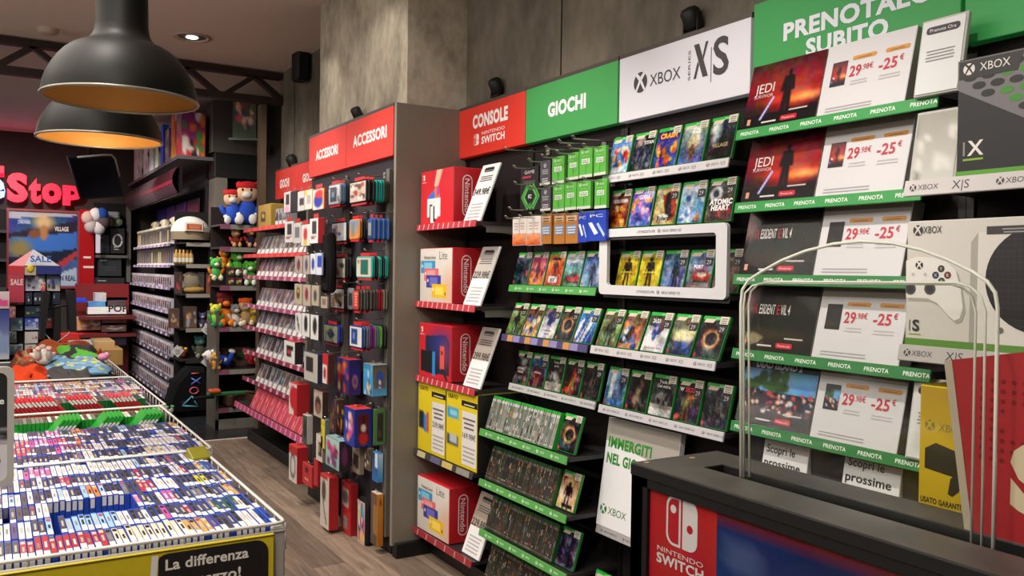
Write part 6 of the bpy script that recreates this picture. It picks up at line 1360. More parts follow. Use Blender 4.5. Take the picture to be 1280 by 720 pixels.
# ------------------------------------------------------------------ ceiling and wall fixtures
x, y = KZ(240, 46, 3.57)
t = thing('ceiling_downlight', 'round recessed downlight in the ceiling right of the near lamp', 'ceiling light', (x, y, 3.57))
m = MB(); m.lathe([(.15, 0), (.155, -.008), (.13, -.012), (.115, -.006), (.115, 0)], '#b8a898', 32); m.build('rim', METAL, t)
m = MB(); m.lathe([(.115, -.002), (.06, -.004), (0, -.004)], '#6a6258', 24); m.build('reflector', STEEL, t); m = MB(); m.ell((0, 0, -.006), (.05, .05, .008), '#fff4e4', 12, 6); m.build('bulb', BULB, t)
light('SPOT', (x, y, 3.54), 60, target=(x, y, 0), spot_size=1.4, spot_blend=.7, shadow_soft_size=.08)
x, y = KZ(60, 36, 3.57); m = MB(); m.lathe([(0, -.045), (.05, -.045), (.075, -.03), (.08, -.005), (.085, 0)], '#b8aca0', 24); tag(m.build('smoke_detector', PLAS, None, (x, y, 3.57)), 'small round smoke detector on the ceiling left of the near lamp', 'smoke detector')
Y_, z_ = KX(374.5, 82, XW-.09)
t = thing('wall_speaker', 'black loudspeaker high on the wall left of the pillar', 'speaker', (XW, Y_, z_), RW); m = MB(); m.cbox(-.09, .09, -.14, -.02, -.14, .14, '#0d0c0d', .02); m.build('cabinet', RUBBER, t); m = MB(); m.box(-.03, .03, -.02, 0, -.03, .03, '#0d0c0d'); m.build('bracket', RUBBER, t)
def spotlamp(label, px, py, X, s=1.):
    Y, z = KX(px, py, X); t = thing('spot_lamp', label, 'spot lamp', (X, Y, z), RW, 'small black spot lamps above the signs')
    m = MB(); m.M = Matrix.Rotation(.5, 4, 'X'); m.lathe([(0, -.05*s), (.035*s, -.05*s), (.042*s, -.03*s), (.042*s, .03*s), (.03*s, .045*s), (0, .05*s)], '#0e0d0e', 18); m.build('head', RUBBER, t)
    m = MB(); m.box(-.045*s, -.038*s, -.01, .01, -.06*s, .02*s, '#151314'); m.box(.038*s, .045*s, -.01, .01, -.06*s, .02*s, '#151314'); m.box(-.045*s, .045*s, -.012, .03, -.07*s, -.058*s, '#151314'); m.build('bracket', RUBBER, t)
spotlamp('black spot lamp above the red console sign', 620, 107, 2.39, .9); spotlamp('black spot lamp above the white sign', 865, 23, 2.39, .95); spotlamp('black spot lamp above the near red accessories sign', 446, 141, 1.99, .8); spotlamp('black spot lamp above the far red sign', 365, 201, 2.39, 1.2)
# truss beam
t = thing('truss_beam', 'dark brown steel truss beam crossing under the ceiling', 'beam', (0, 8.3, 0))
zt, zb = 3.555, 3.27; m = MB(); m.box(-3.9, 2.42, -.04, .06, zt-.055, zt, '#888'); m.build('top_chord', BROWN, t)
m = MB(); m.box(-3.9, 2.42, -.04, .06, zb-.02, zb+.045, '#888'); m.build('bottom_chord', BROWN, t)
P = .62; k = 0; x = -3.73+P/2
while x < 2.35:
    for s in (-1, 1):
        m = MB(); w = .038; a = (x, zt-.05); b = (x+s*P*.42, zb+.04); m.M = None
        for y0_, y1_ in ((-.03, .05),): m.add([(a[0]-w, y0_, a[1]), (a[0]+w, y0_, a[1]), (b[0]+w, y0_, b[1]), (b[0]-w, y0_, b[1]), (a[0]-w, y1_, a[1]), (a[0]+w, y1_, a[1]), (b[0]+w, y1_, b[1]), (b[0]-w, y1_, b[1])], [(0, 1, 2, 3), (7, 6, 5, 4), (0, 4, 5, 1), (1, 5, 6, 2), (2, 6, 7, 3), (3, 7, 4, 0)], '#888')
        m.build('diagonal', BROWN, t)
    x += P
x, z = KY(328.5, 300, 8.3); m = MB(); m.cbox(-.03, .03, 0, .12, 0, 3.25, '#5a4a3a', .004); tag(m.build('timber_post', MATTE, None, (x, 8.3, 0)), 'tall brown timber post at the end of the pink shelves', 'post')

# ------------------------------------------------------------------ rear: figure shelves
GX = 1.80
t = thing('figure_rack', 'long dark rack of boxed figures at the rear right', 'shelving', (GX+.04, 12.2, 0), RW)
m = MB(); m.box(-1.78, 1.78, .31, .34, 0, 2.9, '#2c272a'); m.build('back_panel', MATTE, t)
m = MB(); m.box(-1.78, 1.78, -.02, .3, .0, .045, '#1c1a1c'); tag(m.build('plinth', RUBBER, None, (GX+.04, 12.2, 0), RW), 'black plinth under the long figure rack at the rear', 'plinth')
fz = [KX(203, y, GX)[1] for y in (305, 331, 358, 387, 414, 441.5, 467, 493)]
def fbox(v):
    q = random.Random(v+50); m = MB(); m.cbox(-.058, .058, 0, .09, 0, .15, '#b9b2c0', .003, front='#4a3f46')
    m.quad((-.056, -.001, .12), (.056, -.001, .12), (.056, -.001, .148), (-.056, -.001, .148), q.choice(['#d8d0dc', '#c8c0d0', '#e0dce0']))
    m.quad((-.056, -.001, .002), (.056, -.001, .002), (.056, -.001, .03), (-.056, -.001, .03), q.choice(['#c8bcc8', '#8a7a90', '#d8d4d8', '#b0a0b0']))
    c = q.choice(['#8a5a4a', '#a87a5a', '#6a4a5a', '#5a4a4a', '#b08a70', '#7a3a3a']); m.ell((0, .002, .09), (.03, .008, .027), c, 8, 6); m.box(-.016, .016, -.004, .004, .032, .068, q.choice(['#3a3440', '#7a3038', '#40506a', '#8a7a60'])); return m
def fpole(v):
    q = random.Random(v+80); m = MB(); m.lathe([(.0, 0), (.05, 0), (.05, .02), (.045, .02)], '#d8d4d8', 12); m.lathe([(.045, .02), (.045, .2), (.05, .2), (.05, .235), (0, .235)], q.choice(['#9a94a0', '#b0a898', '#a8a4b0', '#c0b898']), 12); m.box(-.014, .014, -.05, -.04, .03, .17, q.choice(['#6a4a40', '#4a3a44', '#c8b890'])); return m
for r, z in enumerate(fz):
    t = shelf(GX, z, 14.0 if r > 1 else 13.6, 10.6, '#8a7a98' if r < 4 else '#5a4f5c', 'figure shelf with lilac price strip, %s from the top, rear rack' % ORD[r], [('|', .04+j*.1, .12, '#c8b8d0') for j in range(10)], group='shelves of the figure rack', xb=GX+.34)
    n = 22; y0 = 13.9 if r > 1 else 13.5; st = (y0-10.72)/(n-1)
    for k in range(n):
        v = random.Random(r*31+k).randrange(7)
        if r < 2: o = link('figure_tube', proto_mesh(('fp', v), lambda: fpole(v), 'figure_tube', GLOSS), None, (GX+.08, 10.72+k*st, z-.005), RW); lb = 'small clear figure tube, %s from the near end, %s figure shelf' % (nth(k), ORD[r])
        else: o = link('figure_box', proto_mesh(('fb', v), lambda: fbox(v), 'figure_box', GLOSS), None, (GX+.02, 10.72+k*st, z-.005), RW); lb = 'small window box with figure, %s from the near end, %s figure shelf' % (nth(k), ORD[r])
        tag(o, lb, 'boxed figure', 'boxed figures on the rear rack')
# fascia, long top shelf and its toys
za, zb_ = KX(258, 172, GX)[1], KX(258, 182, GX)[1]
m = MB(); m.box(GX-.02, GX+.36, 10.05, 14.1, zb_+.02, zb_+.06, '#5a585a'); tag(m.build('top_shelf', METAL, None), 'long grey top shelf of toys above the figure rack', 'shelf')
t = thing('fascia', 'dark curved fascia with painted red glow above the figure shelves', 'fascia', (GX, 12.0, 0), RW)
zf1 = KX(264, 187, GX)[1]; zf0 = KX(264, 226, GX)[1]
for k in range(3):
    m = MB(); x0, x1 = (-1.95+k*1.3, -.67+k*1.3); n = 8
    for j in range(n):
        a0, a1 = j/n, (j+1)/n; f = lambda a: (-.02-.06*math.sin(PI*a), zf0+(zf1-zf0)*a)
        p, q_ = f(a0), f(a1); m.quad((x0, p[0], p[1]), (x1, p[0], p[1]), (x1, q_[0], q_[1]), (x0, q_[0], q_[1]), '#4a3a3e' if k < 2 else '#5a2a34')  # near panel coloured redder to paint in the lit sign's reflection
    m.box(x0, x1, .0, .03, zf0, zf1, '#1c181a'); m.build('panel', GLOSS, t)
for k in range(4):
    y = 10.9+k*.75; w = .66; t = thing('blister_board', 'purple blue display panel with figure blisters, %s from the near end' % ORD[k], 'panel', (GX+.3, y, zf0-.5), RW, 'purple panels above the figure tubes')
    m = MB(); m.box(-w/2, w/2, 0, .02, 0, .5, ['#7a4a6a', '#5a3a9a', '#4a3a9a', '#2c3aa8'][k]); m.build('board', CARD, t)
    m = MB(); m.cbox(-.13, .13, -.12, 0, .02, .32, '#c8c0a4', .03); m.ell((0, -.13, .2), (.06, .02, .06), '#3a302c', 8, 6); m.build('figure_blister', GLOSS, t)
toys = [('green orange and purple toy blaster box at the near end of the top shelf', 10.25, .5, .3, ['#7a2a7a', '#d8702a', '#3a8a3a', '#c83030']), ('second bright toy blaster box stacked behind on the top shelf', 10.62, .6, .22, ['#c83028', '#e0782a', '#e8a83a']), ('grey figure box on the top shelf', 11.0, .42, .26, ['#4a4a50', '#b8b4b8', '#8a6a8a']), ('blue toy box on the top shelf', 11.38, .52, .18, ['#2a4ac8', '#3458d8']), ('pale green tall toy on the top shelf', 11.75, .6, .18, ['#b8c8a0', '#a8b890', '#d8d8c0']), ('silver box on the top shelf', 12.2, .34, .3, ['#a8a4a8', '#c8c4c8']), ('white box with red edge on the top shelf', 12.7, .4, .34, ['#d8d4d8', '#c04048', '#b8b4bc']), ('pale grey box far along the top shelf', 13.2, .44, .32, ['#c8c4c8', '#8a868a']), ('white box at the far end of the top shelf', 13.65, .5, .26, ['#e0dce0', '#b0acb0'])]
for k, (lb, y, h, w, cs) in enumerate(toys):
    carton('toy_box', lb, 'box', (GX+.02, y, zb_+.06), RW, w, .26, h, cs[0], crowd(cs[0], cs[-1], cs, 40+k, 18), group='toy boxes on the long top shelf', sdraw=lambda m: m.rast(.003, .257, .003, h-.003, Art(14, 18, cs[0], cs[-1]).blobs(cs+['#d8d0c8', '#2a2428'], 22, 60+k, (.06, .16)).a, -.001))
# grey cabinet column at the end of the rack
YE = 10.0
def eb(l, r, t_, b_): a = KY(l, b_, YE); c = KY(r, t_, YE); return a[0], c[0], a[1], c[1]
x0, x1, z0, z1 = eb(265, 328, 120, 190)
m = MB(); m.cbox(x0, 2.74, YE, YE+.3, z0, 3.55, '#4b4642', .004); tag(m.build('wall_cabinet', METAL, None), 'dark grey cabinet high above the plush toys at the rear', 'cabinet')
x0, x1, z0b, z1b = eb(268, 330, 188, 222)
m = MB(); m.cbox(x0, 2.74, YE-.02, YE+.3, z0b, z0-.004, '#141214', .006); tag(m.build('black_box', RUBBER, None), 'long black box panel right above the red capped plush', 'panel')
a = KY(294, 172, 9.55); t = thing('toy_box', 'bright toy box standing on a clear bracket shelf under the truss', 'box', (a[0]+.1, 9.55, a[1]), (0, 0, -.5))
m = MB(); m.cbox(-.13, .13, 0, .2, 0, .42, '#3a3a2a', .004, side='#4a3a30'); m.build('carton', CARD, t); m = MB(); m.rast(-.126, .126, .004, .416, crowd('#5a3a2a', '#2a4a2a', ['#c83030', '#3a7a3a', '#d8a890', '#2a2a3a'], 61, 16).a, -.001); m.build('printed_front', CARD, t)
m = MB(); m.box(-.16, .2, -.05, .25, -.025, -.002, '#5a6460'); m.box(.12, .16, .2, .42, -.12, -.02, '#3a3a3a'); tag(m.build('bracket_shelf', METAL, None, (a[0]+.1, 9.55, a[1]), (0, 0, -.5)), 'small bracket shelf carrying the bright toy box under the truss', 'shelf')
# end shelves of the rack, facing the aisle
t = thing('end_rack', 'dark end shelves of the figure rack with grey front lips', 'shelving', (1.80, YE, 0))
m = MB(); m.box(0, .5, .34, .36, 0, 2.3, '#1c1819'); m.build('back_panel', MATTE, t); m = MB(); m.box(.37, .5, -.02, .34, 0, KY(272, 222, YE)[1], '#6e675f'); m.build('upright', METAL, t)
esh = [303, 330, 367, 410, 449]
for k, py in enumerate(esh+[514]):
    z = KY(240, py, YE)[1]; m = MB(); m.box(.0, .37, -.02, .33, z-.02, z, '#2a2628'); s = m.build('shelf_board', METAL, t)
    m = MB(); m.box(.06, .37, -.03, -.02, z-.045, z-.002, '#8a857c' if k != 4 else '#2a2829'); m.build('front_lip', METAL, s)
def on(px, k, Y=YE): return KY(px, esh[k], Y)[0], Y, KY(240, esh[k], YE)[1]
x, y, z = on(241, 0, 9.98)
t = thing('cap', 'white cap with orange lettering on top of the end shelves', 'cap', (x, y+.15, z+.12)); r = .21
m = MB(); m.lathe([(r*math.cos(a_), r*.85*math.sin(a_)) for a_ in [k*PI/16 for k in range(9)]], '#dedad4', 20); m.lathe([(r, 0), (r*.98, -.09)], '#8a7a66', 20); m.build('crown', FABRIC, t)
m = MB(); m.slab([(-.1, .0), (.1, .0), (.1, .1), (-.1, .1)], -.235, -.19, '#d0c6ba', .01); m.quad((-.08, -.237, .015), (.08, -.237, .015), (.08, -.237, .08), (-.08, -.237, .08), '#a85030'); price_lines(m, -.07, .07, .022, .075, 3, '#d89070', -.239); m.build('front', FABRIC, t)
for k in range(5):
    x, y, z = on(222+k*4.6, 1); m = MB(); m.lathe([(0, 0), (.03, 0), (.03, .1), (.012, .13), (.012, .16), (0, .16)], '#b08a4a', 10); m.lathe([(.0305, .02), (.0305, .07)], '#c8c0b0', 10); tag(m.build('small_bottle', GLOSS, None, (x, y+.08, z)), 'small amber bottle on the end shelves, %s from the left' % ORD[k], 'bottle', 'amber bottles on the end shelves')
x, y, z = on(242, 2); t = thing('winter_hat', 'brown grey furry hat on the end shelves', 'hat', (x, y+.12, z))
m = MB(); m.ell((0, 0, .12), (.13, .12, .13), '#7a7060', 14, 8); m.build('crown', FABRIC, t); m = MB(); m.ell((.02, -.04, .04), (.13, .12, .045), '#9a7a44', 14, 6); m.build('brim', FABRIC, t); m = MB(); m.ell((-.11, -.05, .1), (.035, .03, .05), '#d0c8bc', 8, 6); m.build('pompom', FABRIC, t)
for j, (px, c, w) in enumerate(((224, ['#3a2a2a', '#c83a2a', '#4a3a34'], .07), (253, ['#4a4440', '#d8602a', '#2a2628'], .09), (260, ['#5a3a30', '#d8703a', '#8a4a3a'], .08))):
    x, y, z = on(px, 2); carton('small_box', ('small dark box left of the furry hat', 'grey and orange box right of the furry hat', 'orange box at the right end by the furry hat')[j], 'box', (x, y+.02, z), (0, 0, 0), w, .1, .24, c[0], crowd(c[0], c[2], c, 70+j, 8), group='small boxes on the end shelves')
for j, (px, w, h) in enumerate(((219, .1, .22), (239, .13, .24))):
    x, y, z = on(px, 3); carton('figure_carton', 'brown figure carton on the middle end shelf, %s' % ('left', 'right')[j], 'box', (x, y+.02, z), (0, 0, 0), w, .12, h, '#4a3a34', crowd('#4a3a34', '#6a4a3a', ['#a87a5a', '#8a98a8', '#d8a878', '#3a4a5a'], 80+j, 9), group='brown cartons on the end shelves')
x, y, z = on(255, 3); plush('plush_toy', 'purple grey plush on the middle end shelf', (x, y+.1, z), .16, '#4a4460', '#5a5478', '#4a4460', '#b0a8b0')
x, y, z = on(231, 4); plush('plush_toy', 'brown and yellow plush lying on the low end shelf', (x, y+.1, z+.03), .19, '#7a3a28', '#8a5a30', '#6a3424', '#c8a840', True)
x, y, z = on(253, 4); plush('plush_toy', 'teal and grey plush sitting on the low end shelf', (x, y+.14, z), .24, '#6a6a5c', '#4a8a86', '#5a5a50', '#8a8a78')
for j, (px, py) in enumerate(((259, 412), (222, 439), (259, 452))):
    a = KY(px, py, 9.965); m = MB(); m.M = Matrix.Rotation(.7, 4, 'Y'); m.box(-.05, .05, 0, .002, -.05, .05, '#c8c6c6'); m.M = None; price_lines(m, -.03, .03, -.03, .03, 3, '#8a8888', -.003); tag(m.build('price_tag', CARD, None, (a[0], 9.965, a[1])), 'white diamond price tag hanging at the end shelves, %s' % ('upper', 'left', 'lower')[j], 'tag', 'white price tags')
a = KY(233, 506, 9.9); t = thing('rucksack', 'large black rucksack with coloured symbols on the bottom end shelf', 'bag', (a[0]+.06, 9.85, KY(240, 514, YE)[1]))
m = MB(); m.slab([(-.3, .02), (-.2, 0), (.2, 0), (.28, .05), (.22, .3), (.12, .5), (-.05, .52), (-.2, .36)], -.05, .26, '#141416', .05); m.build('bag', FABRIC, t)
m = MB(); y = -.056
m.poly([(-.14, y, .14), (-.1, y, .1), (-.02, y, .19), ], '#2c2c30'); 
for p_, q_ in (((-.12, .1), (.04, .08)), ((.04, .08), (-.02, .2)), ((-.02, .2), (-.12, .1))): m.tube([(p_[0], y, p_[1]), (q_[0], y, q_[1])], .008, '#5aa8c0', 6)
m.tube([(.0+.045*math.cos(k*PI/6), y, .26+.035*math.sin(k*PI/6)) for k in range(13)], .008, '#c8506a', 6)
m.tube([(-.03, y, .33), (.07, y, .4)], .008, '#5a78d0', 6); m.tube([(-.03, y, .4), (.07, y, .33)], .008, '#5a78d0', 6); m.tube([(-.03, y, .45), (.05, y, .45)], .007, '#d8603a', 6); m.build('symbols', PLAS, t)
x, y, z = KY(214, 500, 9.75)[0], 9.72, KY(240, 514, YE)[1]; plush('plush_toy', 'white and green plush left of the black rucksack', (x-.02, y, .06), .2, '#c8c8c4', '#a8b8a0', '#b8b8b4', '#5a9a5a', True, .3)

# plush unit
YM = 8.95
t = thing('plush_rack', 'shelves of plush toys at the rear beside the timber post', 'shelving', (1.99, YM, 0))
m = MB(); m.box(0, .42, .4, .42, 0, 2.3, '#231a19'); m.build('back_panel', MATTE, t); m = MB(); m.box(-.03, 0, -.02, .42, 0, 1.2, '#5a544e'); m.build('upright', METAL, t); m = MB(); m.box(-.03, .42, -.02, .0, .0, .1, '#7a756e'); m.build('base', METAL, t)
msh = [281, 309, 357, 408, 461, 508]
for k, py in enumerate(msh):
    z = KY(300, py, YM)[1]; m = MB(); m.box(.0, .42, -.02, .4, z-.02, z, '#2c2829'); s = m.build('shelf_board', METAL, t); m = MB(); m.box(.1, .42, -.03, -.02, z-.05, z-.002, '#8f8a82'); m.build('front_lip', METAL, s); m = MB(); m.box(.0, .1, -.032, -.02, z-.05, z+.0, '#8a5068'); m.build('price_strip', CARD, s)
def ms(px, k, dy=.1): return KY(px, msh[k], YM)[0], YM+dy, KY(300, msh[k], YM)[1]
def put(label, px, k, s, body, head, limb, extra=None, dy=.1, rz=0., hat=None, lying=False, dz=0.):
    x, y, z = ms(px, k, dy); plush('plush_toy', label, (x, y, z+dz+(s*.2 if lying else 0)), s, body, head, limb, extra, lying, rz, hat, group='plush toys on the rear shelves')
put('plush in blue with cream face and red hat, right of the top pair', 311, 0, .42, '#2a4aa8', '#d8b090', '#2a4aa8', '#e0dcd8', .06, -.3, '#b8282c')
put('smaller blue plush with red hat, left of the top pair', 294, 0, .34, '#2f50b0', '#d0a888', '#2f50b0', '#d8d4d0', .12, -.2, '#b02a2c')
put('brown and red plush on the second plush shelf, left', 296, 1, .18, '#7a3a2a', '#b08060', '#b83a34', '#c8a078', .05); put('brown and blue plush on the second plush shelf, right', 315, 1, .2, '#2a2c44', '#7a4a34', '#a83434', '#c89878', .05)
put('green plush at the left of the third plush shelf', 271, 2, .22, '#4aa052', '#58b058', '#e07a2a', '#d8e0c8', .05, dz=.05); put('orange plush in the middle of the third plush shelf', 284, 2, .2, '#d8752a', '#e0832e', '#d0702a', '#e8c860', .15, dz=.18)
put('bright green plush with round head, third plush shelf', 299, 2, .26, '#5ab040', '#62bc44', '#58a840', '#e0e4d0', .1, .2, dz=.1); put('green and white plush at the right of the third plush shelf', 315, 2, .24, '#52a83c', '#5cb444', '#d86a2a', '#e0e4d8', .05, -.3)
for j in range(2):
    for i in range(2):
        x, y, z = ms(288+i*10, 2, -.0); carton('small_box', 'small black box with red and white ball print, %s row %s' % (('lower', 'upper')[j], ('left', 'right')[i]), 'box', (x, y-.01, z+j*.095), (0, 0, 0), .075, .05, .09, '#2c2a2c', Art(10, 10, '#33302e').ell(.35, .6, .2, .2, '#d0a83a').ell(.72, .4, .2, .2, '#d8d4d0').rect(.5, .2, .95, .38, '#b83038'), group='small black boxes on the plush shelf')
put('light green plush at the left of the fourth plush shelf', 271, 3, .22, '#7ab84a', '#c8c84a', '#4a9a4a', '#3a8a5a', .05); put('orange plush with dark red hat, fourth plush shelf', 284, 3, .32, '#d8742a', '#6a2a24', '#d8c83a', '#d8702a', .1, hat='#5a1a1c'); put('white and grey plush, fourth plush shelf', 296, 3, .22, '#c8c4c0', '#8a8684', '#b8b4b0', '#e0dcd8', .05); put('brown plush with orange tuft, fourth plush shelf', 308, 3, .27, '#b89868', '#c8a878', '#8a6a44', '#d8c8a8', .05, hat='#d85a24'); put('yellow and brown plush, right end of fourth plush shelf', 318, 3, .2, '#c8a03a', '#d0a848', '#4a3424', '#c8a878', .04)
put('blue and white plush lying on the fifth plush shelf', 292, 4, .28, '#2a50b8', '#d0cccc', '#2a50b8', '#d8d8dc', .08, 1.3, lying=True); put('orange brown plush at the left of the fifth plush shelf', 270, 4, .17, '#c08a48', '#c89a54', '#a87a40', None, .03); put('peach and red plush lying at the right of the fifth plush shelf', 313, 4, .24, '#a82830', '#d8b09c', '#b03038', '#d8b8a4', .08, -1.2, lying=True)
x, y, z = ms(298, 4, .25); m = MB(); m.box(-.15, .18, 0, .01, .0, .2, '#5a4a3c'); m.rast(-.14, .17, .01, .19, crowd('#5a4a3c', '#6a4a44', ['#4a7a4a', '#a87a6a', '#3a3430'], 91, 14).a, -.001); tag(m.build('picture_board', CARD, None, (x, y, z)), 'brown printed board behind the lying blue plush', 'board')
x, y, z = ms(306, 5, .05); t = thing('leather_bag', 'brown soft bag on the lowest plush shelf', 'bag', (x, y, z)); m = MB(); m.slab([(-.19, .02), (-.16, 0), (.15, 0), (.22, .06), (.24, .12), (.1, .14), (-.1, .15), (-.18, .12)], -.1, .15, '#5e4536', .04); m.build('bag', FABRIC, t); m = MB(); m.tube([(-.1, -.06, .13), (0, -.1, .16), (.12, -.08, .13)], .012, '#6e5444', 6); m.build('strap', FABRIC, t)
x, y, z = ms(276, 5, -.1); t = thing('toy_crossbow', 'green and orange toy lying at the left of the lowest plush shelf', 'toy', (x, y, z+.14)); m = MB(); m.cbox(-.16, .22, -.03, .03, 0, .035, '#2f6a3c', .008); m.build('stock', PLAS, t); m = MB(); m.cbox(-.14, -.03, -.05, .05, .03, .07, '#c85a34', .012); m.build('grip', PLAS, t); m = MB(); m.tube([(-.28, .02, -.02), (-.2, -.05, .0), (-.1, -.06, .0)], .02, '#1a1a1c', 6); m.tube([(.1, -.03, .0), (.1, -.03, -.14)], .012, '#1a1a1c', 6); m.build('strap', FABRIC, t)

# ------------------------------------------------------------------ rear wall: lit sign, poster, racks
YW = 14.0
def kw(px, py, Y=YW): return KY(px, py, Y)
def letter_sign():
    t = thing('shop_sign', 'red lit letters of the shop sign on the dark rear wall', 'sign', (0, YW, 0))
    a = kw(8, 252); b = kw(35, 252); z0 = kw(50, 252)[1]; zt = kw(20, 218)[1]
    for s, l, r, hb, x_h in (('S', 8.5, 34.5, 1.03, 0), ('t', 36, 51, .95, 0), ('o', 52, 76.5, 1., 0), ('p', 78, 103, 1., 0)):
        x0, x1 = kw(l, 250)[0], kw(r, 250)[0]; m = MB(); h = zt-z0
        V, F, g0, g1 = glyphs(s, .055, .03, 0); zs = [p[1] for p in V]
        lo, hi = min(zs), max(zs)
        if s == 'S': k0, k1 = z0-.03, zt+.02
        elif s == 't': k0, k1 = z0-.03, zt-.04
        elif s == 'o': k0, k1 = z0-.02, zt-.1
        else: k0, k1 = kw(85, 257)[1], zt-.12
        m.add([(x0+(p[0]-g0)/(g1-g0)*(x1-x0), -p[2]-.03, k0+(p[1]-lo)/(hi-lo)*(k1-k0)) for p in V], F, '#f00c30'); m.build('red_letter', NEON, t)
    x1 = kw(6.5, 245)[0]; m = MB()
    for i, ch in enumerate('emaG'):
        V, F, g0, g1 = glyphs(ch, .055, .03, 0); w = .32 if ch != 'm' else .42; k0, k1 = kw(3, 250)[1], kw(3, 222)[1]+(.12 if ch == 'G' else 0); lo, hi = min(p[1] for p in V), max(p[1] for p in V)
        m.add([(x1-w+(p[0]-g0)/(g1-g0)*w, -p[2]-.03, k0+(p[1]-lo)/(hi-lo)*(k1-k0)) for p in V], F, '#8fb8f0'); x1 -= w+.03
    m.build('blue_letter', NEON2, t)
    a = kw(0, 221); b = kw(5, 208); m = MB(); m.box(a[0]-.3, b[0], -.06, 0, a[1], a[1]+.05, '#f0203c'); m.box(a[0]-.3, b[0], -.06, 0, b[1]-.05, b[1], '#f0203c'); m.box(b[0]-.05, b[0], -.06, 0, a[1], a[1]+.1, '#f0203c'); m.build('small_letter', NEON, t)
NEON2 = paint('blue_letter', .4, emit=1.1)
letter_sign()
for x in (-.6, .2, 1.0): light('POINT', (x, 13.75, 2.75), 1.5, (1, .08, .16), shadow_soft_size=.15)
t = thing('wall_poster', 'large framed game poster on the rear wall under the lit sign', 'poster', (0, YW, 0)); x0, zt = kw(11, 263); x1, _ = kw(97, 265); zb = kw(90, 358)[1]
m = MB()
for b in ((x0-.03, x1+.03, zt, zt+.03), (x0-.03, x1+.03, zb-.03, zb), (x0-.03, x0, zb, zt), (x1, x1+.03, zb, zt)): m.box(b[0], b[1], -.04, 0, b[2], b[3], '#8a2a30')
m.build('frame', METAL, t)
pa = Art(44, 46, '#2a3a6a', '#4a6a9a').noise(.12, 71); pa.poly([(0, 0), (1, 0), (1, .04), (0, .1)], '#a8a8b8'); pa.poly([(0, .3), (1, .1), (1, .28), (0, .36)], '#2a2430'); pa.poly([(0, .36), (1, .26), (1, .5), (0, .55)], '#3a6ab8'); pa.ell(.5, .14, .14, .1, '#c8a878', .5); pa.ell(.5, .28, .06, .1, '#a8744a'); pa.ell(.36, .3, .08, .06, '#7a4a34'); pa.ell(.15, .5, .16, .12, '#8a7a4a', .5); pa.poly([(0, .62), (1, .48), (1, .62), (.5, .75), (0, .8)], '#1e2438'); pa.poly([(.6, .75), (1, .5), (1, .58), (.75, .76)], '#a83a40'); pa.poly([(.5, .9), (1, .74), (1, 1), (.5, 1)], '#a8b8d0'); pa.rect(.14, .1, .3, .17, '#8a94b8', .7)
m = MB(); m.box(x0, x1, -.01, 0, zb, zt, '#333'); m.rast(x0, x1, zb, zt, pa.a, -.012); W_ = x1-x0; H_ = zt-zb
m.text('STAR WARS', x0+W_*.22, zt-H_*.17, .05, '#c8d0e8', -.016, w=.16); m.text('VILLAGE', x0+W_*.76, zt-H_*.25, .06, '#d8d4d0', -.016, w=.18, bold=.03); m.text('N REAL', x0+W_*.86, zb+H_*.08, .07, '#38405a', -.016, w=.2, bold=.03); m.build('print', GLOSS, t)
x0, zt = kw(99, 262); x1 = kw(117, 262)[0]; m = MB(); m.box(x0, x1, YW-.1, YW+.1, 0, zt, '#a3161c'); 
for py, w in ((323, .1), (335, .14)): zz = kw(105, py)[1]; m.box(x0+.05, x0+.05+w, YW-.102, YW-.1, zz, zz+.03, '#e0d0d0')
tag(m.build('red_column', GLOSS, None), 'bright red panel column right of the framed poster', 'panel')
x0 = kw(118, 300)[0]; x1 = kw(157, 300)[0]; zt = kw(130, 262)[1]
t = thing('apparel_rack', 'black rack with dark shirts and boxes beside the red column', 'shelving', (0, YW, 0)); m = MB(); m.box(x0, x1, .0, .1, 1.42, zt+.1, '#141214'); m.build('back_panel', MATTE, t)
for py in (319, 371): z = kw(130, py)[1]; m = MB(); m.box(x0, x1, -.25, 0, z-.04, z, '#55524e'); m.build('shelf_board', METAL, t)
m = MB(); m.box(x1, x1+.06, -.1, .1, 1.42, zt+.1, '#5c5852'); m.build('side_panel', METAL, t)
for k, (l, r, a, b, c, lb) in enumerate(((121, 135, 294, 317, '#1c2030', 'folded dark blue shirt in the black rear rack'), (136, 154, 286, 317, '#18171a', 'black shirt with white ring print in the black rear rack'), (121, 150, 322, 345, '#1e2428', 'dark framed picture in the black rear rack'), (117, 154, 347, 369, '#1a1a1c', 'wide black box at the bottom of the black rear rack'), (121, 148, 266, 283, '#3a4038', 'dark framed mask print at the top of the black rear rack'))):
    x0_, z0_ = kw(l, b); x1_, z1_ = kw(r, a); t = thing('display_box', lb, 'box', ((x0_+x1_)/2, YW-.2, z0_), (0, 0, 0), 'dark goods in the black rear rack'); w = x1_-x0_; h = z1_-z0_
    m = MB(); m.cbox(-w/2, w/2, 0, .15, 0, h, c, .006); m.build('carton', CARD, t); m = MB()
    if k == 1: m.tube([(.06*math.cos(j*PI/8), -.003, h*.5+.09*math.sin(j*PI/8)) for j in range(17)], .018, '#a8a8a8', 5); price_lines(m, -w*.3, w*.1, h*.15, h*.3, 2, '#a8a8a8', -.002)
    elif k == 4: m.quad((-w/2, -.002, h*.6), (w*.4, -.002, h*.6), (w*.4, -.002, h), (-w/2, -.002, h), '#8a8c90'); [m.ell((q_, -.01, h*.3), (.05, .015, .05), '#5a6a4a', 8, 6) for q_ in (-.12, .02, .14)]
    else: price_lines(m, -w*.45, -w*.1, h*.8, h*.92, 1, '#8a94a8', -.002); price_lines(m, -w*.3, w*.3, h*.3, h*.6, 2, '#30363c', -.002)
    m.build('print', CARD, t)
m = MB(); a = kw(110, 268, 13.6)
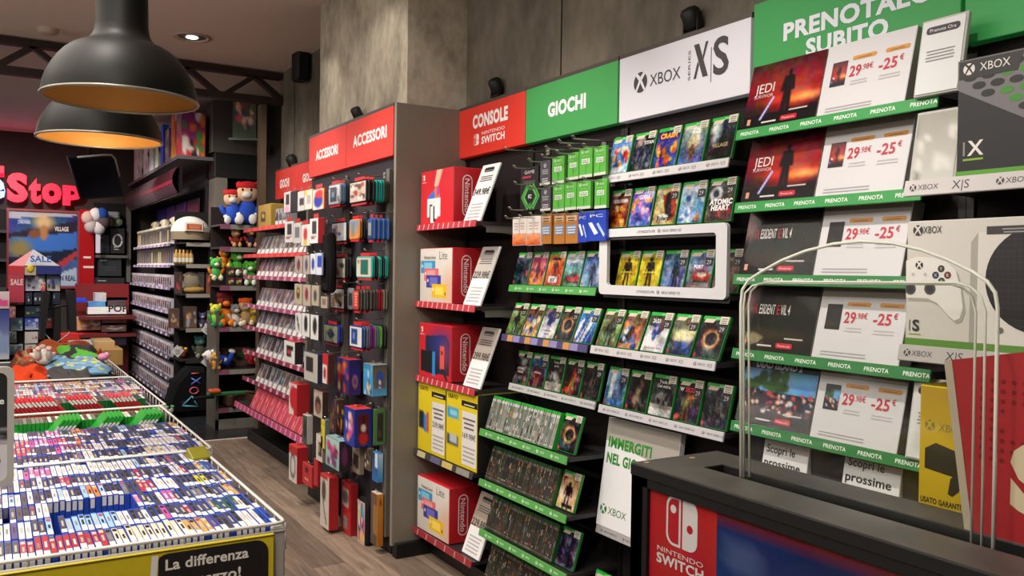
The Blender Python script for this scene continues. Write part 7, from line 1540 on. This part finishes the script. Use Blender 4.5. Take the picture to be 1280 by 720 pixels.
for j, (dx, dz, c) in enumerate(((0, 0, '#c8a8a0'), (.1, .05, '#d8d4d8'), (.18, .06, '#2a4a9a'), (.04, -.12, '#b8a8a8'), (.14, -.14, '#d0c8cc'), (.2, -.05, '#5a4a4c'))): m.ell((dx, 0, dz-.05), (.09, .08, .1), c, 8, 6)
m.box(.1, .16, -.02, .0, -.55, -.1, '#c8c0d0'); m.tube([(.1, 0, .02), (.1, .0, .1), (.12, .36, .1)], .012, '#8a8684', 6); tag(m.build('plush_garland', FABRIC, None, (a[0], 13.6, a[1])), 'bunch of small pale soft toys hanging beside the black rear rack', 'soft toys')
# lower clutter along the rear wall
clut = [(119, 133, 366, 377, '#b8b4b4', 'pale grey box on the rear ledge'), (110, 132, 377, 384, '#4a80b8', 'blue bag on the rear ledge'), (135, 157, 376, 384, '#4a3f48', 'dark patterned box on the rear ledge'), (93, 108, 373, 378, '#1f3fd0', 'bright blue lid on the rear shelf'), (110, 158, 384, 393, '#d8d4d2', 'long white box with black capitals on the rear ledge'), (94, 126, 396, 413, '#b08a6a', 'pale scenery box on the rear ledge'), (127, 158, 397, 404, '#8a5a58', 'row of small pink boxes on the rear ledge'), (127, 158, 406, 415, '#7a5a5c', 'row of small grey boxes on the rear ledge'), (75, 134, 416, 428, '#b8241e', 'long bright red counter front at the rear'), (134, 158, 420, 432, '#2a2c40', 'dark patterned bundle at the rear')]
for k, (l, r, a, b, c, lb) in enumerate(clut):
    Yc = 13.4-.04*k; x0_, z0_ = kw(l, b, Yc); x1_, z1_ = kw(r, a, Yc); w = x1_-x0_; h = z1_-z0_
    ar_ = Art(14, 8, c).noise(.12, k) if k not in (5, 6, 7) else crowd(c, c, ['#4a5a78', '#d8c8b0', '#d8803a', '#c8c4c8', '#6a3a3c'], 95+k, 16)
    carton('stacked_box', lb, 'box', ((x0_+x1_)/2, Yc, z0_), (0, 0, 0), w, .3, h, c, ar_, draw=(lambda m: m.text('POP', w*.28, h*.35, .09, '#2a282a', -.002, bold=.03)) if k == 4 else None, group='boxes on the rear ledge')
z = kw(140, 394, 13.4)[1]; m = MB()
for py in (394, 415.5): zz = kw(140, py, 13.3)[1]; m.box(kw(92, py)[0], kw(158, py)[0], 12.95, 13.75, zz-.04, zz, '#5a1c1c')
m.box(kw(92, 400)[0], kw(158, 400)[0], 13.75, 13.8, 0, 1.4, '#7a1c1e'); tag(m.build('stock_ledge', METAL, None), 'dark red ledge of stacked boxes along the rear wall', 'shelf')
for k, (l, r, a, b, Yc, c, lb) in enumerate(((118, 144, 426, 436, 8.4, '#c0a070', 'open brown carton behind the clothes heap'), (122, 154, 436, 458, 8.1, '#a8834e', 'brown carton right behind the clothes heap'))):
    x0_, z0_ = KY(l, b, Yc); x1_, z1_ = KY(r, a, Yc); carton('cardboard_box', lb, 'box', ((x0_+x1_)/2, Yc, z0_), (0, 0, 0), x1_-x0_, .4, z1_-z0_, c, Art(10, 8, c).noise(.06, k), b=.006, group='brown cartons behind the clothes')
t = thing('work_table', 'dark table behind the clothes heap carrying cartons and a keyboard', 'table', (.3, 8.5, 0)); zt = KY(122, 458, 8.1)[1]
m = MB(); m.cbox(-.6, .65, -.5, .3, zt-.05, zt-.001, '#2a2422', .005); m.build('tabletop', METAL, t)
for sx in (-.55, .6):
    for sy in (-.45, .25): m = MB(); m.cbox(sx-.025, sx+.025, sy-.025, sy+.025, 0, zt-.05, '#1f1c1b', .004); m.build('leg', METAL, t)
a = KY(100, 428, 8.6); t = thing('keyboard', 'pale grey keypad resting on a blue case behind the heap', 'keyboard', (a[0], 8.55, a[1]), (.35, 0, .1)); m = MB(); m.cbox(-.1, .1, -.06, .06, -.012, .004, '#8a8888', .004); m.build('body', PLAS, t)
for j in range(4):
    m = MB()
    for i in range(8): m.box(-.09+i*.023, -.073+i*.023, -.05+j*.026, -.032+j*.026, .004, .009, '#d0cecc')
    m.build('key_row', PLAS, t)
a = KY(104, 436, 8.6); m = MB(); m.cbox(-.07, .07, -.08, .12, 0, KY(104, 429, 8.6)[1]-a[1]-.012, '#2238b8', .008); tag(m.build('blue_case', PLAS, None, (a[0]+.01, 8.6, a[1])), 'bright blue case under the keypad behind the heap', 'case')
# pair of monitors seen edge-on
YP = 8.62
t = thing('monitor_stand', 'black stand with two tilted monitors seen edge-on at the rear desk', 'monitor', (KY(71, 400, YP)[0], YP, 0))
xb = KY(71, 400, YP)[0]; z0 = KY(71, 432, YP)[1]; z1 = KY(71, 383, YP)[1]
m = MB(); m.cbox(-.03, .03, -.02, .02, KY(122, 458, 8.1)[1], z1, '#121112', .004); m.tube([(-.15, 0, z1-.05), (0, -.02, z1), (.15, 0, z1+.02)], .012, '#2a2828', 6); m.build('pole', RUBBER, t)
for l0, l1, b0, b1, a_, b_ in ((53, 62, 49, 55, 364, 424), (84, 94, 86, 95, 362, 413)):
    m = MB(); p = [KY(l0, a_, YP), KY(l1, a_+2, YP), KY(b1, b_, YP), KY(b0, b_, YP)]; p = [(q_[0]-xb, q_[1]) for q_ in p][::-1]; m.slab(p, -.1, .22, '#17161a', .006); m.build('screen', RUBBER, t)
m = MB(); m.tube([(-.1, -.05, z0+.12), (-.02, -.08, z0+.02), (.08, -.06, z0+.1), (.15, -.03, z0+.2)], .005, '#b8b4b0', 5); m.build('cable', PLAS, t)
# hanging television
q4 = [KY(85, 197, 10.6), KY(143.5, 193, 10.6), KY(105, 247, 10.6)]
o_ = Vector((q4[0][0], 10.6, q4[0][1])); eu = Vector((q4[1][0], 10.75, q4[1][1]))-o_; ev = Vector((q4[2][0], 10.95, q4[2][1]))-o_
nn = eu.cross(ev).normalized()
t = thing('television', 'black hanging television tilted down in front of the lit sign', 'television', o_)
def tvslab(u0, u1, v0, v1, d0, d1, c):
    m = MB(); m.add([tuple(eu*u+ev*v+nn*d) for d in (d0, d1) for u, v in ((u0, v0), (u1, v0), (u1, v1), (u0, v1))], [(0, 1, 2, 3), (7, 6, 5, 4), (0, 4, 5, 1), (1, 5, 6, 2), (2, 6, 7, 3), (3, 7, 4, 0)], c); return m
sg = 1 if nn.y > 0 else -1
tvslab(0, 1, 0, 1, 0, .06*sg, '#131215').build('housing', RUBBER, t); tvslab(.03, .97, .04, .95, -.003*sg, 0, '#0e0f18').build('screen', GLOSS, t)
m = MB(); m.tube([tuple(eu*.2), tuple(eu*.8-ev*.03), tuple(eu*.97-ev*.02), tuple(eu*1.03+ev*.08), tuple(eu*1.02+ev*.5)], .012, '#b0aca8', 6); m.build('edge_trim', METAL, t)
m = MB(); p = eu*.5+nn*.06*sg; m.tube([tuple(p+ev*.1), tuple(p+Vector((0, .05, .2))), (p.x, p.y+.05, 3.57-o_.z)], .02, '#161416', 8); m.build('ceiling_arm', RUBBER, t)
# sale stand
YS = 9.0
def ks(px, py): return KY(px, py, YS)
x0, zr = ks(11, 332); x1 = ks(77, 332)[0]; xm = ks(31, 332)[0]; za_ = ks(44, 311)[1]; xa = ks(43, 311)[0]
t = thing('sale_stand', 'pointed roof sale stand of small boxed goods before the framed poster', 'display stand', (0, YS, 0))
m = MB(); m.add([(x0, .3, zr), (xm, 0, zr), (x1, .12, zr), (xa, .25, za_), (x1-.3, .5, zr)], [(0, 1, 3), (1, 2, 3), (2, 4, 3), (4, 0, 3)], [C('#b03a48'), C('#d0cfd8'), C('#b8b8c4'), C('#a03040')]); m.build('roof', CARD, t)
m = MB(); zz = ks(50, 326)[1]; m.text('SALE', (xm+x1)/2-.02, ks(50, 330)[1]+.02, .055, '#3a6ac0', -.0, w=.17, bold=.03); m.M = None; m.build('roof_lettering', CARD, t)
zb0 = ks(50, 340)[1]; m = MB(); m.box(xm+.0, x1, -.0, .1, zb0+.06, zr, '#d8b83a'); m.box(xm+.09, x1, -.004, .09, zb0-.02, zb0+.06, '#22307a'); m.box(xm, xm+.09, -.006, .09, zb0-.03, zr-.01, '#b8ac98'); m.ell((xm+.045, -.01, zb0+.03), (.03, .01, .035), '#e0c02a', 8, 6); m.build('band', CARD, t)
m = MB(); m.box(x0, xm-.005, .0, .3, zb0-.02, zr, '#c02c34'); m.box(x0, xm-.005, .0, .3, ks(20, 378)[1], zb0-.025, '#b83a50'); m.text('SALE', (x0+xm)/2, ks(20, 356)[1], .05, '#e8d8d8', -.002, w=.1, bold=.03); m.build('red_side', CARD, t)
m = MB(); m.box(xm, x1, .12, .4, 0, zb0-.02, '#17161a'); m.box(x0, xm, .12, .4, 0, ks(20, 378)[1], '#1d1c20'); m.build('core', MATTE, t)
sb = [(31, 57, 340, 364, ['#1c1e2c', '#6a60b0', '#2a2c3c', '#c8c8d8'], 'dark blue box with pale print'), (50, 57, 353, 363.5, ['#d8d4d0', '#c83030'], 'small white box with red mark'), (58, 76, 342, 364, ['#1c2440', '#4a6ab0', '#2a3050', '#c8c0b0'], 'blue figure box'), (31, 41, 366, 381, ['#26304a', '#d0d4d8', '#202838'], 'navy box with white disc'), (42, 52, 366, 381, ['#26304a', '#d0d4d8', '#202838'], 'navy box with white disc'), (66, 76, 366, 381, ['#26304a', '#d0d4d8', '#202838'], 'navy box with white disc'), (31, 51, 383, 397, ['#1a2840', '#a8b83a', '#20304c'], 'dark box with green lettering'), (31, 49, 398, 413, ['#2a48b8', '#3a58c8', '#c8c8d8'], 'bright blue card box'), (31, 48, 415, 430, ['#d8d4d0', '#c03038', '#d0ccc8'], 'white box with red bottles'), (31, 46, 431, 442, ['#d0ccc8', '#c05048', '#b8b4b0'], 'white box with red print'), (12, 20, 367, 381, ['#8a5a50', '#c8d0c0', '#b03a3c'], 'red and white patterned box'), (20, 30, 367, 381, ['#5a8a6a', '#c8c0b0', '#b86a4a'], 'green patterned box'), (12, 20, 383, 398, ['#c8a8a8', '#a83a44'], 'pink and white box'), (13, 29, 398, 414, ['#2c4a60', '#4a7088', '#a8b8c0'], 'teal wave print box'), (11, 21, 415, 429, ['#c8ccd0', '#5a6a78'], 'pale slim box pair'), (12, 29, 431, 444, ['#c0c8d0', '#5a88a0', '#3a5a70'], 'pale blue card box'), (52, 68, 398, 411, ['#3a3a40', '#c8c4c0', '#8a3034'], 'grey box with white ring')]
for k, (l, r, a, b, cs, lb) in enumerate(sb):
    x0_, z0_ = ks(l, b); x1_, z1_ = ks(r, a)
    lb2 = lb+{3: ', left of three on the sale stand', 4: ', middle of three on the sale stand', 5: ', right of three on the sale stand'}.get(k, ' on the sale stand')
    carton('small_box', lb2, 'box', ((x0_+x1_)/2, YS+(.04 if k != 1 else -.01), z0_), (0, 0, 0), x1_-x0_-.004, .08 if k != 1 else .04, z1_-z0_, cs[0], crowd(cs[0], cs[-1], cs, 120+k, 9), group='boxed goods on the sale stand', b=.002)
for k, (a, b, c, lb) in enumerate(((364, 386, ['#e0c8d0', '#d8508a', '#c8b8c0'], 'pink and white sign card left of the sale stand'), (387, 450, ['#2a3a8a', '#8aa0c8', '#c8d0dc'], 'blue poster card left of the sale stand'))):
    x0_, z0_ = KY(-14, b, 8.8); x1_, z1_ = KY(12, a, 8.8); carton('card_display', lb, 'card', ((x0_+x1_)/2, 8.8, z0_), (0, 0, 0), x1_-x0_, .03, z1_-z0_, cs[0], Art(10, 14, c[0], c[2]).poly([(0, .3), (1, .55), (1, .9), (0, .8)], c[1]), b=.002)
m = MB(); x0_, z_ = kw(-20, 300); x1_ = kw(8, 300)[0]; m.box(x0_, x1_, YW-.1, YW+.1, 0, kw(5, 262)[1], '#1a1719')
for k in range(5): m.box(x0_, x1_, YW-.3, YW-.1, .5+k*.4, .54+k*.4, '#3a3638')
tag(m.build('dark_rack', MATTE, None), 'dark empty rack at the far left under the blue letter', 'shelving')
